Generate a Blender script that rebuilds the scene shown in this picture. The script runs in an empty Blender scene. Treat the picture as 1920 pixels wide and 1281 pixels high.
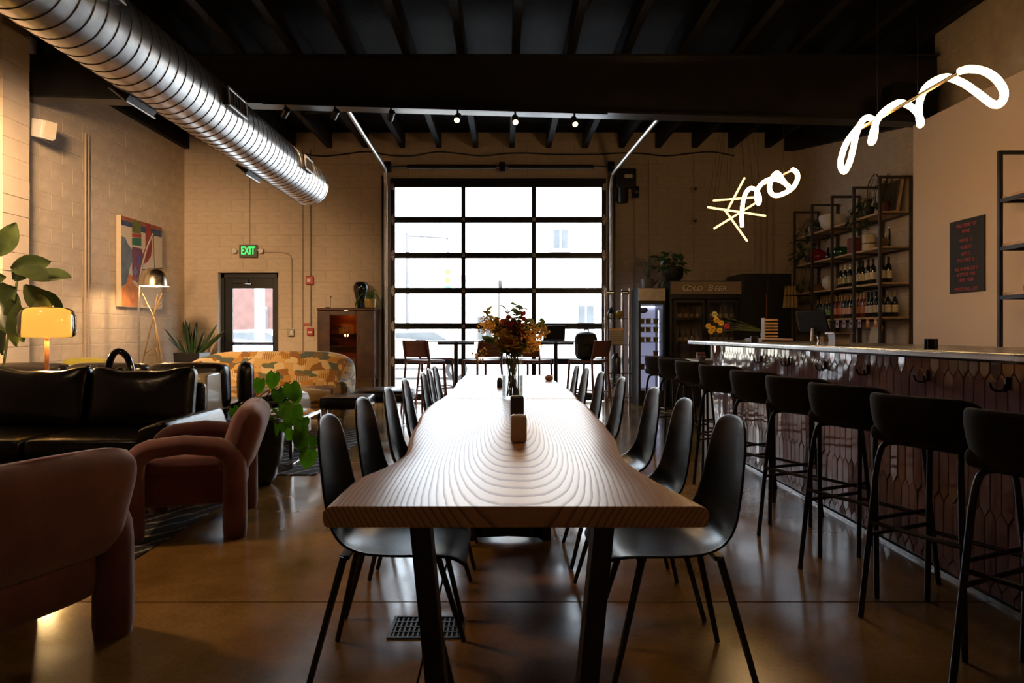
import bpy, bmesh, math, random
from mathutils import Vector, Matrix, Euler
random.seed(7)
R = math.radians
PI = math.pi
SC = bpy.context.scene
COL = SC.collection

# ---------------------------------------------------------------- camera
F, CX, CY, H = 1280.0, 945.0, 624.0, 1.15        # focal length in px, vanishing point, eye height
cam_d = bpy.data.cameras.new('camera')
cam = bpy.data.objects.new('camera', cam_d)
COL.objects.link(cam)
cam.location = (0, 0, H)
cam.rotation_euler = (R(90), 0, 0)
cam_d.sensor_width = 36.0
cam_d.lens = F / 1920 * 36
cam_d.shift_x = (960 - CX) / 1920
cam_d.shift_y = -(640.5 - CY) / 1920
cam_d.clip_start = 0.05
cam_d.clip_end = 300
SC.camera = cam

# ---------------------------------------------------------------- sky, sun, exposure
world = bpy.data.worlds.new('world')
SC.world = world
world.use_nodes = True
wn = world.node_tree
wn.nodes.clear()
wo = wn.nodes.new('ShaderNodeOutputWorld')
wb = wn.nodes.new('ShaderNodeBackground')
wb.inputs['Color'].default_value = (0.80, 0.90, 1.0, 1)
wb.inputs['Strength'].default_value = 11.0
wn.links.new(wb.outputs[0], wo.inputs[0])
sun_d = bpy.data.lights.new('sun', 'SUN')
sun_d.energy = 18.0
sun_d.angle = R(0.6)
sun_d.color = (1.0, 0.95, 0.88)
sun = bpy.data.objects.new('sun', sun_d)
COL.objects.link(sun)
sun.location = (0, 0, 20)
sun.rotation_euler = (R(42), 0, R(12))            # high sun behind the camera: lights the far side of the street


def portal(x, y, z, w, h):
    d = bpy.data.lights.new('window_portal', 'AREA')
    d.shape = 'RECTANGLE'
    d.size, d.size_y = w, h
    d.cycles.is_portal = True
    o = bpy.data.objects.new('window_portal', d)
    COL.objects.link(o)
    o.location = (x, y, z)
    o.rotation_euler = (R(-90), 0, 0)
    return o


portal(-0.09, 11.72, 1.85, 3.7, 3.7)
portal(-4.31, 11.82, 1.08, 0.98, 2.15)
SC.view_settings.view_transform = 'Standard'
SC.view_settings.look = 'None'
SC.view_settings.exposure = 0.0
SC.view_settings.gamma = 1.0
SC.view_settings.use_curve_mapping = False
cy = SC.cycles
cy.use_denoising = True
cy.max_bounces = 8
cy.diffuse_bounces = 4
cy.glossy_bounces = 4
cy.transmission_bounces = 6
cy.transparent_max_bounces = 16
cy.sample_clamp_indirect = 6.0
cy.caustics_reflective = False
cy.caustics_refractive = False
cy.use_light_tree = True


# ---------------------------------------------------------------- pixel helpers (photo pixel + distance -> metres)
def PX(x, Z): return (x - CX) * Z / F
def PH(y, Z): return H - (y - CY) * Z / F
def P(x, y, Z): return Vector((PX(x, Z), Z, PH(y, Z)))
def ZX(x, X): return X * F / (x - CX)


# ---------------------------------------------------------------- materials
MATS = {}


def nd(nt, kind, **kw):
    n = nt.nodes.new(kind)
    for k, v in kw.items():
        setattr(n, k, v)
    return n


def base_mat(name):
    m = bpy.data.materials.new(name)
    m.use_nodes = True
    nt = m.node_tree
    return m, nt, nt.nodes['Principled BSDF'], nt.nodes['Material Output']


def pm(name, col, rough=0.5, metal=0.0, var=0.12, scale=12.0, bump=0.0, bscale=60.0, coat=0.0, sheen=0.0,
       spec=0.5, emit=None, es=0.0, alt=None, rvar=0.0, rnd=0.0, detail=4.0, transl=0.0):
    """procedural material: noise-varied colour, optional bump, roughness variation and per-object variation"""
    if name in MATS:
        return MATS[name]
    m, nt, b, o = base_mat(name)
    tc = nd(nt, 'ShaderNodeTexCoord')
    nz = nd(nt, 'ShaderNodeTexNoise')
    nz.inputs['Scale'].default_value = scale
    nz.inputs['Detail'].default_value = detail
    nt.links.new(tc.outputs['Object'], nz.inputs['Vector'])
    mx = nd(nt, 'ShaderNodeMix', data_type='RGBA')
    c1 = tuple(max(0, c * (1 - var)) for c in col)
    c2 = alt if alt else tuple(min(1, c * (1 + var)) for c in col)
    mx.inputs[6].default_value = (*c1, 1)
    mx.inputs[7].default_value = (*c2, 1)
    rp = nd(nt, 'ShaderNodeMapRange')
    rp.inputs[1].default_value, rp.inputs[2].default_value = 0.3, 0.7
    nt.links.new(nz.outputs['Fac'], rp.inputs[0])
    nt.links.new(rp.outputs[0], mx.inputs[0])
    src = mx.outputs[2]
    if rnd:
        oi = nd(nt, 'ShaderNodeObjectInfo')
        hs = nd(nt, 'ShaderNodeHueSaturation')
        mr = nd(nt, 'ShaderNodeMapRange')
        mr.inputs[3].default_value, mr.inputs[4].default_value = 1 - rnd, 1 + rnd
        nt.links.new(oi.outputs['Random'], mr.inputs[0])
        nt.links.new(mr.outputs[0], hs.inputs['Value'])
        nt.links.new(src, hs.inputs['Color'])
        src = hs.outputs[0]
    nt.links.new(src, b.inputs['Base Color'])
    b.inputs['Roughness'].default_value = rough
    b.inputs['Metallic'].default_value = metal
    b.inputs['Specular IOR Level'].default_value = spec
    b.inputs['Coat Weight'].default_value = coat
    b.inputs['Sheen Weight'].default_value = sheen
    if rvar:
        r2 = nd(nt, 'ShaderNodeMapRange')
        r2.inputs[3].default_value, r2.inputs[4].default_value = rough - rvar, rough + rvar
        nt.links.new(nz.outputs['Fac'], r2.inputs[0])
        nt.links.new(r2.outputs[0], b.inputs['Roughness'])
    if bump:
        n2 = nd(nt, 'ShaderNodeTexNoise')
        n2.inputs['Scale'].default_value = bscale
        n2.inputs['Detail'].default_value = 3
        nt.links.new(tc.outputs['Object'], n2.inputs['Vector'])
        bp = nd(nt, 'ShaderNodeBump')
        bp.inputs['Strength'].default_value = bump
        bp.inputs['Distance'].default_value = 0.01
        nt.links.new(n2.outputs['Fac'], bp.inputs['Height'])
        nt.links.new(bp.outputs[0], b.inputs['Normal'])
    if emit:
        b.inputs['Emission Color'].default_value = (*emit, 1)
        b.inputs['Emission Strength'].default_value = es
    if transl:                                   # thin leaf or petal: light comes through
        tl = nd(nt, 'ShaderNodeBsdfTranslucent')
        hv = nd(nt, 'ShaderNodeHueSaturation')
        hv.inputs['Value'].default_value = 1.9
        hv.inputs['Saturation'].default_value = 1.1
        nt.links.new(src, hv.inputs['Color'])
        nt.links.new(hv.outputs[0], tl.inputs['Color'])
        ms = nd(nt, 'ShaderNodeMixShader')
        ms.inputs[0].default_value = transl
        nt.links.new(b.outputs[0], ms.inputs[1])
        nt.links.new(tl.outputs[0], ms.inputs[2])
        nt.links.new(ms.outputs[0], o.inputs[0])
    MATS[name] = m
    return m


def glass_mat(name, tint=(1, 1, 1), refl=1.0, rough=0.0):
    """thin glass: straight-through light plus Fresnel reflection"""
    if name in MATS:
        return MATS[name]
    m, nt, b, o = base_mat(name)
    nt.nodes.remove(b)
    tr = nd(nt, 'ShaderNodeBsdfTransparent')
    tr.inputs[0].default_value = (*tint, 1)
    gl = nd(nt, 'ShaderNodeBsdfGlossy')
    gl.inputs['Roughness'].default_value = rough
    fr = nd(nt, 'ShaderNodeFresnel')
    fr.inputs[0].default_value = 1.45
    mu = nd(nt, 'ShaderNodeMath', operation='MULTIPLY')
    mu.inputs[1].default_value = refl
    nt.links.new(fr.outputs[0], mu.inputs[0])
    mx = nd(nt, 'ShaderNodeMixShader')
    nt.links.new(mu.outputs[0], mx.inputs[0])
    nt.links.new(tr.outputs[0], mx.inputs[1])
    nt.links.new(gl.outputs[0], mx.inputs[2])
    nt.links.new(mx.outputs[0], o.inputs[0])
    MATS[name] = m
    return m


# ---------------------------------------------------------------- mesh builder
class MB:
    def __init__(s):
        s.v, s.f = [], []

    def add(s, verts, faces):
        o = len(s.v)
        s.v += [tuple(p) for p in verts]
        s.f += [tuple(i + o for i in f) for f in faces]
        return s

    def box(s, c, d, rot=None):
        x, y, z = d[0] / 2, d[1] / 2, d[2] / 2
        vs = [Vector(p) for p in ((-x, -y, -z), (x, -y, -z), (x, y, -z), (-x, y, -z), (-x, -y, z), (x, -y, z), (x, y, z), (-x, y, z))]
        if rot is not None:
            mt = rot if isinstance(rot, Matrix) else Euler(rot).to_matrix()
            vs = [mt @ p for p in vs]
        return s.add([p + Vector(c) for p in vs], [(0, 3, 2, 1), (4, 5, 6, 7), (0, 1, 5, 4), (1, 2, 6, 5), (2, 3, 7, 6), (3, 0, 4, 7)])

    def bar(s, a, b, w, h=None):
        """square bar from a to b"""
        a, b = Vector(a), Vector(b)
        d = b - a
        q = d.to_track_quat('Z', 'Y').to_matrix()
        return s.box((a + b) / 2, (w, h or w, d.length), q)

    def tube(s, pts, r, n=8, caps=True, flat=1.0, up=None):
        pts = [Vector(p) for p in pts]
        m = len(pts)
        rs = r if isinstance(r, (list, tuple)) else [r] * m
        tang = []
        for i in range(m):
            a, b = pts[max(0, i - 1)], pts[min(m - 1, i + 1)]
            tang.append((b - a).normalized())
        t = tang[0]
        nrm = Vector(up) if up else (Vector((0, 0, 1)) if abs(t.z) < 0.9 else Vector((1, 0, 0)))
        nrm = (nrm - t * nrm.dot(t)).normalized()
        vs, fs = [], []
        for i in range(m):
            t = tang[i]
            nrm = (nrm - t * nrm.dot(t)).normalized()
            bn = t.cross(nrm)
            for k in range(n):
                a = 2 * PI * k / n
                vs.append(pts[i] + nrm * (math.cos(a) * rs[i]) + bn * (math.sin(a) * rs[i] * flat))
        for i in range(m - 1):
            for k in range(n):
                k2 = (k + 1) % n
                fs.append((i * n + k, i * n + k2, (i + 1) * n + k2, (i + 1) * n + k))
        if caps:
            fs.append(tuple(range(n - 1, -1, -1)))
            fs.append(tuple((m - 1) * n + k for k in range(n)))
        return s.add(vs, fs)

    def lathe(s, prof, n=20, c=(0, 0, 0), caps=True, sx=1.0, sy=1.0):
        vs, fs = [], []
        for r, z in prof:
            for k in range(n):
                a = 2 * PI * k / n
                vs.append((c[0] + r * math.cos(a) * sx, c[1] + r * math.sin(a) * sy, c[2] + z))
        m = len(prof)
        for i in range(m - 1):
            for k in range(n):
                k2 = (k + 1) % n
                fs.append((i * n + k, i * n + k2, (i + 1) * n + k2, (i + 1) * n + k))
        if caps:
            fs.append(tuple(range(n - 1, -1, -1)))
            fs.append(tuple((m - 1) * n + k for k in range(n)))
        return s.add(vs, fs)

    def grid(s, rows, close=False):
        n = len(rows[0])
        vs = [p for r in rows for p in r]
        fs = []
        for i in range(len(rows) - 1):
            for k in range(n if close else n - 1):
                k2 = (k + 1) % n
                fs.append((i * n + k, i * n + k2, (i + 1) * n + k2, (i + 1) * n + k))
        return s.add(vs, fs)

    def prism(s, poly, z0, z1, mp=None):
        """extrude polygon (u,v); mp maps (u,v,w) to xyz"""
        mp = mp or (lambda u, v, w: (u, v, w))
        n = len(poly)
        vs = [mp(u, v, z0) for u, v in poly] + [mp(u, v, z1) for u, v in poly]
        fs = [tuple(range(n - 1, -1, -1)), tuple(range(n, 2 * n))]
        fs += [(k, (k + 1) % n, n + (k + 1) % n, n + k) for k in range(n)]
        return s.add(vs, fs)

    def rbox(s, c, d, r, n=6, puff=(0, 0, 0), rot=None):
        """cushion: rounded box with bulging faces"""
        hx, hy, hz = d[0] / 2, d[1] / 2, d[2] / 2
        r = min(r, hx, hy, hz)
        mt = None
        if rot is not None:
            mt = rot if isinstance(rot, Matrix) else Euler(rot).to_matrix()

        def ticks(h):
            inner = max(h - r, 1e-5)
            a = [-h, -h + r * .3, -h + r]
            k = max(1, n - 2)
            return a + [-inner + 2 * inner * i / k for i in range(1, k)] + [h - r, h - r * .3, h]
        tx, ty, tz = ticks(hx), ticks(hy), ticks(hz)

        def mp(x, y, z):
            q = Vector((max(-hx + r, min(hx - r, x)), max(-hy + r, min(hy - r, y)), max(-hz + r, min(hz - r, z))))
            e = Vector((x, y, z)) - q
            if e.length > 1e-9:
                e = e.normalized() * min(r, max(abs(e.x), abs(e.y), abs(e.z)))
            p = q + e
            u, v, w = p.x / hx, p.y / hy, p.z / hz
            p.x *= 1 + puff[0] * (1 - v * v) * (1 - w * w)
            p.y *= 1 + puff[1] * (1 - u * u) * (1 - w * w)
            p.z *= 1 + puff[2] * (1 - u * u) * (1 - v * v)
            if mt is not None:
                p = mt @ p
            return p + Vector(c)

        def face(A, B, fn, flip):
            rows = [[fn(a, b) for b in B] for a in A]
            if flip:
                rows = [list(reversed(q)) for q in rows]
            s.grid(rows)
        face(ty, tz, lambda a, b: mp(hx, a, b), False)
        face(ty, tz, lambda a, b: mp(-hx, a, b), True)
        face(tx, tz, lambda a, b: mp(a, hy, b), True)
        face(tx, tz, lambda a, b: mp(a, -hy, b), False)
        face(tx, ty, lambda a, b: mp(a, b, hz), False)
        face(tx, ty, lambda a, b: mp(a, b, -hz), True)
        s.weld = True
        return s

    def mesh(s, name, mat, smooth=40, fix=True):
        me = bpy.data.meshes.new(name)
        me.from_pydata(s.v, [], s.f)
        if getattr(s, 'weld', False) or fix:
            bm = bmesh.new()
            bm.from_mesh(me)
            if getattr(s, 'weld', False):
                bmesh.ops.remove_doubles(bm, verts=bm.verts, dist=1e-5)
            bmesh.ops.recalc_face_normals(bm, faces=bm.faces)
            bm.to_mesh(me)
            bm.free()
        if smooth:
            me.shade_smooth()
            if smooth < 180:
                me.set_sharp_from_angle(angle=R(smooth))
        if mat is not None:
            me.materials.append(mat)
        return me

    def build(s, name, mat, parent=None, smooth=40, bevel=0.0, seg=2, sub=0, solid=0.0, loc=None, rot=None, fix=True):
        o = bpy.data.objects.new(name, s.mesh(name, mat, smooth, fix))
        COL.objects.link(o)
        if parent is not None:
            o.parent = parent
        if loc is not None:
            o.location = loc
        if rot is not None:
            o.rotation_euler = rot
        if solid:
            md = o.modifiers.new('solidify', 'SOLIDIFY')
            md.thickness = solid
            md.offset = 0
        if bevel:
            md = o.modifiers.new('bevel', 'BEVEL')
            md.width = bevel
            md.segments = seg
            md.limit_method = 'ANGLE'
            md.angle_limit = R(35)
            md.harden_normals = False
        if sub:
            md = o.modifiers.new('subsurf', 'SUBSURF')
            md.levels = md.render_levels = sub
        return o


def tag(o, label, cat, group=None, kind=None):
    if label:
        o['label'] = label
    if cat:
        o['category'] = cat
    if group:
        o['group'] = group
    if kind:
        o['kind'] = kind
    return o


def thing(name, label, cat, loc=(0, 0, 0), rz=0.0, group=None):
    o = bpy.data.objects.new(name, None)
    o.empty_display_size = 0.1
    COL.objects.link(o)
    o.location = loc
    o.rotation_euler = (0, 0, rz)
    return tag(o, label, cat, group)


def share(name, me, parent=None, loc=(0, 0, 0), rot=(0, 0, 0), scale=(1, 1, 1)):
    o = bpy.data.objects.new(name, me)
    COL.objects.link(o)
    o.parent = parent
    o.location, o.rotation_euler, o.scale = loc, rot, scale
    return o


KIDS = {}


def copy_tree(o, parent=None):
    c = o.copy()
    COL.objects.link(c)
    c.parent = parent
    for ch in list(o.children):
        copy_tree(ch, c)
    return c


def dup(root, loc, rz=None, label=None, group=None):
    c = copy_tree(root)
    c.location = loc
    if rz is not None:
        c.rotation_euler = (0, 0, rz)
    if label:
        c['label'] = label
    if group:
        c['group'] = group
    return c


def text_mesh(body, size, mat, name='lettering', extrude=0.001, align='CENTER', shear=0.0, sx=1.0, bold=0.0):
    cu = bpy.data.curves.new('txt', 'FONT')
    cu.body = body
    cu.size = size
    cu.extrude = extrude
    cu.align_x = align
    cu.align_y = 'CENTER'
    cu.shear = shear
    cu.offset = bold
    cu.resolution_u = 3
    ob = bpy.data.objects.new('txt', cu)
    COL.objects.link(ob)
    dg = bpy.context.evaluated_depsgraph_get()
    me = bpy.data.meshes.new_from_object(ob.evaluated_get(dg))
    bpy.data.objects.remove(ob)
    bpy.data.curves.remove(cu)
    me.name = name
    me.materials.clear()
    me.materials.append(mat)
    if sx != 1.0:
        me.transform(Matrix.Scale(sx, 4, (1, 0, 0)))
    return me


def smooth_path(pts, k=6, closed=False):
    """Catmull-Rom through points"""
    pts = [Vector(p) for p in pts]
    n = len(pts)
    out = []
    rng = n if closed else n - 1
    for i in range(rng):
        p1, p2 = pts[i], pts[(i + 1) % n]
        p0 = pts[(i - 1) % n] if (closed or i > 0) else p1 * 2 - p2
        p3 = pts[(i + 2) % n] if (closed or i + 2 < n) else p2 * 2 - p1
        for j in range(k):
            t = j / k
            out.append(0.5 * ((2 * p1) + (p2 - p0) * t + (2 * p0 - 5 * p1 + 4 * p2 - p3) * t * t + (3 * p1 - p0 - 3 * p2 + p3) * t ** 3))
    if not closed:
        out.append(pts[-1])
    return out


def lerp1(xs, ys, x):
    if x <= xs[0]:
        return ys[0]
    for i in range(len(xs) - 1):
        if x <= xs[i + 1]:
            t = (x - xs[i]) / (xs[i + 1] - xs[i])
            return ys[i] + (ys[i + 1] - ys[i]) * t
    return ys[-1]


# ---------------------------------------------------------------- material library
M_WALL = pm('painted block', (0.64, 0.52, 0.40), 0.75, var=0.09, scale=2.2, bump=0.45, bscale=45, rnd=0.012)
M_JOINT = pm('painted joint', (0.60, 0.49, 0.38), 0.8, var=0.15, scale=6, bump=0.3, bscale=40)
M_DRY = pm('smooth wall paint', (0.74, 0.575, 0.445), 0.8, var=0.02, scale=1.2)
M_BLACKCEIL = pm('black ceiling paint', (0.0035, 0.003, 0.003), 0.75, var=0.5, scale=3, bump=0.4, bscale=25, spec=0.12)
M_JOIST = pm('black painted timber', (0.005, 0.004, 0.004), 0.65, var=0.4, scale=5, bump=0.3, bscale=40, spec=0.2)
M_STEEL = pm('dark steel', (0.020, 0.019, 0.020), 0.4, metal=0.6, var=0.3, scale=9)
M_BLACK = pm('matt black', (0.010, 0.010, 0.011), 0.42, var=0.3, scale=15)
M_BLKMETAL = pm('black powder coat', (0.008, 0.008, 0.009), 0.38, var=0.2, scale=20)
M_SHELL = pm('black moulded plastic', (0.007, 0.0065, 0.0065), 0.27, var=0.1, scale=14, bump=0.03, bscale=300, spec=0.10)
M_LEATHER = pm('black leather', (0.011, 0.009, 0.008), 0.27, var=0.3, scale=8, bump=0.35, bscale=14, detail=6)
M_VELVET = pm('dusty pink velvet', (0.195, 0.066, 0.064), 0.8, var=0.22, scale=7, sheen=0.4, bump=0.15, bscale=30, detail=6)
M_FABRIC = pm('black wool fabric', (0.011, 0.009, 0.008), 0.9, spec=0.25, var=0.4, scale=120, sheen=0.10, bump=0.25, bscale=350)
M_CHROME = pm('chrome', (0.75, 0.75, 0.76), 0.12, metal=1.0, var=0.05, scale=6)
M_GALV = pm('galvanised steel', (0.60, 0.60, 0.60), 0.30, metal=1.0, var=0.16, scale=9, rvar=0.06, bump=0.012, bscale=14)
M_TRACKSTEEL = pm('galvanised track', (0.62, 0.63, 0.63), 0.38, metal=1.0, var=0.1, scale=10)
M_ZINC = pm('zinc bar top', (0.34, 0.35, 0.37), 0.26, metal=1.0, var=0.25, scale=3.5, rvar=0.1)
M_TILE = pm('mauve glazed tile', (0.29, 0.165, 0.168), 0.075, var=0.08, scale=10, coat=0.4, rnd=0.16, bump=0.05, bscale=22)
M_GROUT = pm('tile grout', (0.27, 0.17, 0.165), 0.85, var=0.2, scale=30)
M_DKWOOD = pm('dark varnished wood', (0.060, 0.022, 0.012), 0.28, var=0.4, scale=5, alt=(0.095, 0.036, 0.018))
M_OAK = pm('oak shelf board', (0.56, 0.35, 0.17), 0.5, var=0.25, scale=9)
M_WALNUT = pm('teak lamp stem', (0.36, 0.15, 0.055), 0.45, var=0.2, scale=12)
M_WHITE = pm('white paint', (0.75, 0.72, 0.68), 0.5, var=0.04, scale=8)
M_CREAM = pm('cream ceramic', (0.72, 0.62, 0.48), 0.35, var=0.06, scale=9)
M_CONDUIT = pm('painted conduit', (0.45, 0.35, 0.26), 0.5, var=0.08, scale=6)
M_RED = pm('fire alarm red', (0.42, 0.025, 0.022), 0.35, var=0.1, scale=8)
M_GREENLEAF = pm('green leaf', (0.055, 0.14, 0.025), 0.38, transl=.35, var=0.35, scale=9, rnd=0.25, alt=(0.09, 0.22, 0.03))
M_BRIGHTLEAF = pm('bright pothos leaf', (0.05, 0.155, 0.016), 0.34, transl=.26, var=0.3, scale=14, rnd=0.45, alt=(0.10, 0.25, 0.026))
M_DARKLEAF = pm('dark rubber leaf', (0.040, 0.062, 0.020), 0.3, var=0.4, scale=8, rnd=0.35, alt=(0.075, 0.095, 0.03), transl=.15)
M_STEM = pm('plant stem', (0.10, 0.12, 0.04), 0.6, var=0.3, scale=20)
M_SOIL = pm('potting soil', (0.03, 0.02, 0.014), 0.95, var=0.5, scale=60, bump=0.6, bscale=90)
M_GLASS = glass_mat('clear glass', (0.97, 0.98, 0.98))
M_PANE = glass_mat('window pane', (0.95, 0.97, 0.98), 0.6)
M_NEON = pm('warm light tube', (1.0, 0.9, 0.7), 0.5, emit=(1.0, 0.60, 0.25), es=42.0, var=0.01)
M_STICK = pm('warm light stick', (1.0, 0.85, 0.5), 0.5, emit=(1.0, 0.66, 0.22), es=3.2, var=0.01)
M_BRASS = pm('brass', (0.62, 0.36, 0.14), 0.25, metal=1.0, var=0.1, scale=12)
M_MAUVEPL = pm('mauve moulded plastic', (0.22, 0.085, 0.08), 0.42, var=0.12, scale=10)
M_PAPER = pm('paper', (0.70, 0.66, 0.60), 0.7, var=0.06, scale=14)

# ================================================================ THE SETTING
XL, XR, XP = -5.41, 4.90, 4.50          # left wall, rear right wall, smooth partition face
YB, YF = 11.55, -4.0                    # back wall face, wall behind the camera
ZD = 4.54                               # ceiling deck
GX0, GX1, GZ = -1.905, 1.716, 3.746     # overhead door opening
DX0, DX1, DZ = -4.84, -3.82, 2.17       # entry door opening


def structure(o, label=None, cat=None):
    o['kind'] = 'structure'
    if label:
        o['label'] = label
    if cat:
        o['category'] = cat
    return o


# ---- floor: polished concrete slabs with saw-cut joints
def floor_mat():
    m, nt, b, o = base_mat('polished stained concrete')
    tc = nd(nt, 'ShaderNodeTexCoord')
    geo = nd(nt, 'ShaderNodeNewGeometry')
    n1 = nd(nt, 'ShaderNodeTexNoise'); n1.inputs['Scale'].default_value = 0.9; n1.inputs['Detail'].default_value = 7; n1.inputs['Roughness'].default_value = 0.62
    n2 = nd(nt, 'ShaderNodeTexNoise'); n2.inputs['Scale'].default_value = 60; n2.inputs['Detail'].default_value = 4
    n3 = nd(nt, 'ShaderNodeTexNoise'); n3.inputs['Scale'].default_value = 3.2; n3.inputs['Detail'].default_value = 2
    for n in (n1, n2, n3):
        nt.links.new(geo.outputs['Position'], n.inputs['Vector'])
    cr = nd(nt, 'ShaderNodeValToRGB')
    e = cr.color_ramp.elements
    e[0].position, e[0].color = 0.38, (0.125, 0.074, 0.016, 1)
    e[1].position, e[1].color = 0.64, (0.345, 0.190, 0.058, 1)
    k = e.new(0.5); k.color = (0.230, 0.120, 0.028, 1)
    nt.links.new(n1.outputs['Fac'], cr.inputs[0])
    mx = nd(nt, 'ShaderNodeMix', data_type='RGBA', blend_type='MULTIPLY')
    mx.inputs[0].default_value = 0.27
    c2 = nd(nt, 'ShaderNodeValToRGB')
    c2.color_ramp.elements[0].position, c2.color_ramp.elements[0].color = 0.36, (0.45, 0.42, 0.4, 1)
    c2.color_ramp.elements[1].position, c2.color_ramp.elements[1].color = 0.56, (1, 1, 1, 1)
    nt.links.new(n2.outputs['Fac'], c2.inputs[0])
    nt.links.new(cr.outputs[0], mx.inputs[6])
    nt.links.new(c2.outputs[0], mx.inputs[7])
    nt.links.new(mx.outputs[2], b.inputs['Base Color'])
    rr = nd(nt, 'ShaderNodeMapRange')
    rr.inputs[1].default_value, rr.inputs[2].default_value = 0.3, 0.7
    rr.inputs[3].default_value, rr.inputs[4].default_value = 0.13, 0.24
    nt.links.new(n3.outputs['Fac'], rr.inputs[0])
    nt.links.new(rr.outputs[0], b.inputs['Roughness'])
    b.inputs['Specular IOR Level'].default_value = 0.5
    b1 = nd(nt, 'ShaderNodeBump'); b1.inputs['Strength'].default_value = 0.003; b1.inputs['Distance'].default_value = 0.02
    nt.links.new(n3.outputs['Fac'], b1.inputs['Height'])
    b2 = nd(nt, 'ShaderNodeBump'); b2.inputs['Strength'].default_value = 0.015; b2.inputs['Distance'].default_value = 0.002
    nt.links.new(n2.outputs['Fac'], b2.inputs['Height'])
    nt.links.new(b1.outputs[0], b2.inputs['Normal'])
    nt.links.new(b1.outputs[0], b.inputs['Normal'])
    nt.nodes.remove(b2)
    return m


M_FLOOR = floor_mat()
M_SUB = pm('joint filler', (0.015, 0.010, 0.007), 0.9, var=0.3, scale=20)
fl = structure(MB().box((-0.25, 3.93, -0.06), (10.9, 16.4, 0.08)).build('floor', M_SUB, smooth=0), 'polished brown stained concrete floor', 'floor')
ycuts = [-4.2, 2.915, 6.05, 9.15, 12.0]
xcuts = [-5.6, -0.285, 5.1]
for i in range(4):
    for j in range(2):
        g = 0.003
        x0, x1, y0, y1 = xcuts[j] + g, xcuts[j + 1] - g, ycuts[i] + g, ycuts[i + 1] - g
        MB().box(((x0 + x1) / 2, (y0 + y1) / 2, -0.01), (x1 - x0, y1 - y0, 0.02)).build('slab', M_FLOOR, fl, smooth=0, bevel=0.002, seg=1)


# ---- block walls
def block_mesh():
    """unit block, chamfered on its face: u,z in 0..1, proud along w"""
    c, d = 0.012, 0.024
    v = [(0, 0, 0), (1, 0, 0), (1, 1, 0), (0, 1, 0), (c, d, 1), (1 - c, d, 1), (1 - c, 1 - d, 1), (c, 1 - d, 1)]
    f = [(4, 5, 6, 7), (0, 1, 5, 4), (1, 2, 6, 5), (2, 3, 7, 6), (3, 0, 4, 7)]
    return v, f


def block_wall(parent, org, ud, wd, u0, u1, z0, z1, holes, keep=300, seed=1, prefer=None):
    rnd = random.Random(seed)
    bv, bf = block_mesh()
    me = bpy.data.meshes.new('block')
    me.from_pydata([Vector(ud) * p[0] + Vector((0, 0, p[1])) + Vector(wd) * p[2] for p in bv], [], bf)
    bm = bmesh.new(); bm.from_mesh(me); bmesh.ops.recalc_face_normals(bm, faces=bm.faces)
    bm.faces.ensure_lookup_table()
    if bm.faces[0].normal.dot(Vector(wd)) < 0:
        bmesh.ops.reverse_faces(bm, faces=bm.faces)
    bm.to_mesh(me); bm.free()
    me.materials.append(M_WALL)
    j = 0.005
    cells = []
    row = 0
    z = z0
    while z < z1 - 0.02:
        off = 0.2 if row % 2 else 0.0
        u = u0 - off
        while u < u1 - 0.02:
            a, b, c, d = max(u, u0) + j, min(u + 0.4, u1) - j, z + j, min(z + 0.2, z1) - j
            segs = [(a, b, c, d)]
            for (h0, h1, k0, k1) in holes:
                nxt = []
                for (a, b, c, d) in segs:
                    if b <= h0 or a >= h1 or d <= k0 or c >= k1:
                        nxt.append((a, b, c, d)); continue
                    if a < h0: nxt.append((a, h0, c, d))
                    if b > h1: nxt.append((h1, b, c, d))
                    aa, bb = max(a, h0), min(b, h1)
                    if d > k1: nxt.append((aa, bb, k1, d))
                    if c < k0: nxt.append((aa, bb, c, k0))
                segs = nxt
            cells += [s for s in segs if s[1] - s[0] > 0.03 and s[3] - s[2] > 0.03]
            u += 0.4
        z += 0.2
        row += 1
    if prefer:
        cells.sort(key=prefer)
    ws = Vector(wd)
    rest = MB()
    for i, (a, b, c, d) in enumerate(cells):
        pr = rnd.uniform(0.0022, 0.0040)
        sc = [1, 1, d - c]
        for ax in range(2):
            if abs(ud[ax]) > 0.5: sc[ax] = b - a
            if abs(wd[ax]) > 0.5: sc[ax] = pr
        loc = Vector(org) + Vector(ud) * a + Vector((0, 0, c))
        if i < keep:
            share('block', me, parent, loc, (0, 0, 0), sc)
        else:
            rest.add([(loc.x + v.co.x * sc[0], loc.y + v.co.y * sc[1], loc.z + v.co.z * sc[2]) for v in me.vertices], [tuple(p.vertices) for p in me.polygons])
    if rest.f:
        o = rest.build('block_courses', M_WALL, parent, smooth=0, fix=False)
        o['kind'] = 'stuff'
    return len(cells)


wl = structure(MB().box((XL - 0.15, (YB + YF) / 2, 2.3), (0.3, YB - YF + 0.6, 4.6)).build('wall_left', M_JOINT, smooth=0), 'cream painted concrete block wall on the left', 'wall')
block_wall(wl, (XL, 0, 0), (0, 1, 0), (1, 0, 0), 6.75, YB, 0.0, 4.54, [], 300, 2, prefer=lambda c: -abs(c[0] - 6) * 0 + (c[2] < 0.5))
wbk = MB()
for (x0, x1, z0, z1) in ((XL - .3, DX0, 0, 4.6), (DX0, DX1, DZ, 4.6), (DX1, GX0, 0, 4.6), (GX0, GX1, GZ, 4.6), (GX1, XR + .3, 0, 4.6)):
    wbk.box(((x0 + x1) / 2, YB + 0.15, (z0 + z1) / 2), (x1 - x0, 0.3, z1 - z0))
wb_ = structure(wbk.build('wall_back', M_JOINT, smooth=0), 'cream painted block wall around the overhead glass door', 'wall')
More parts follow.
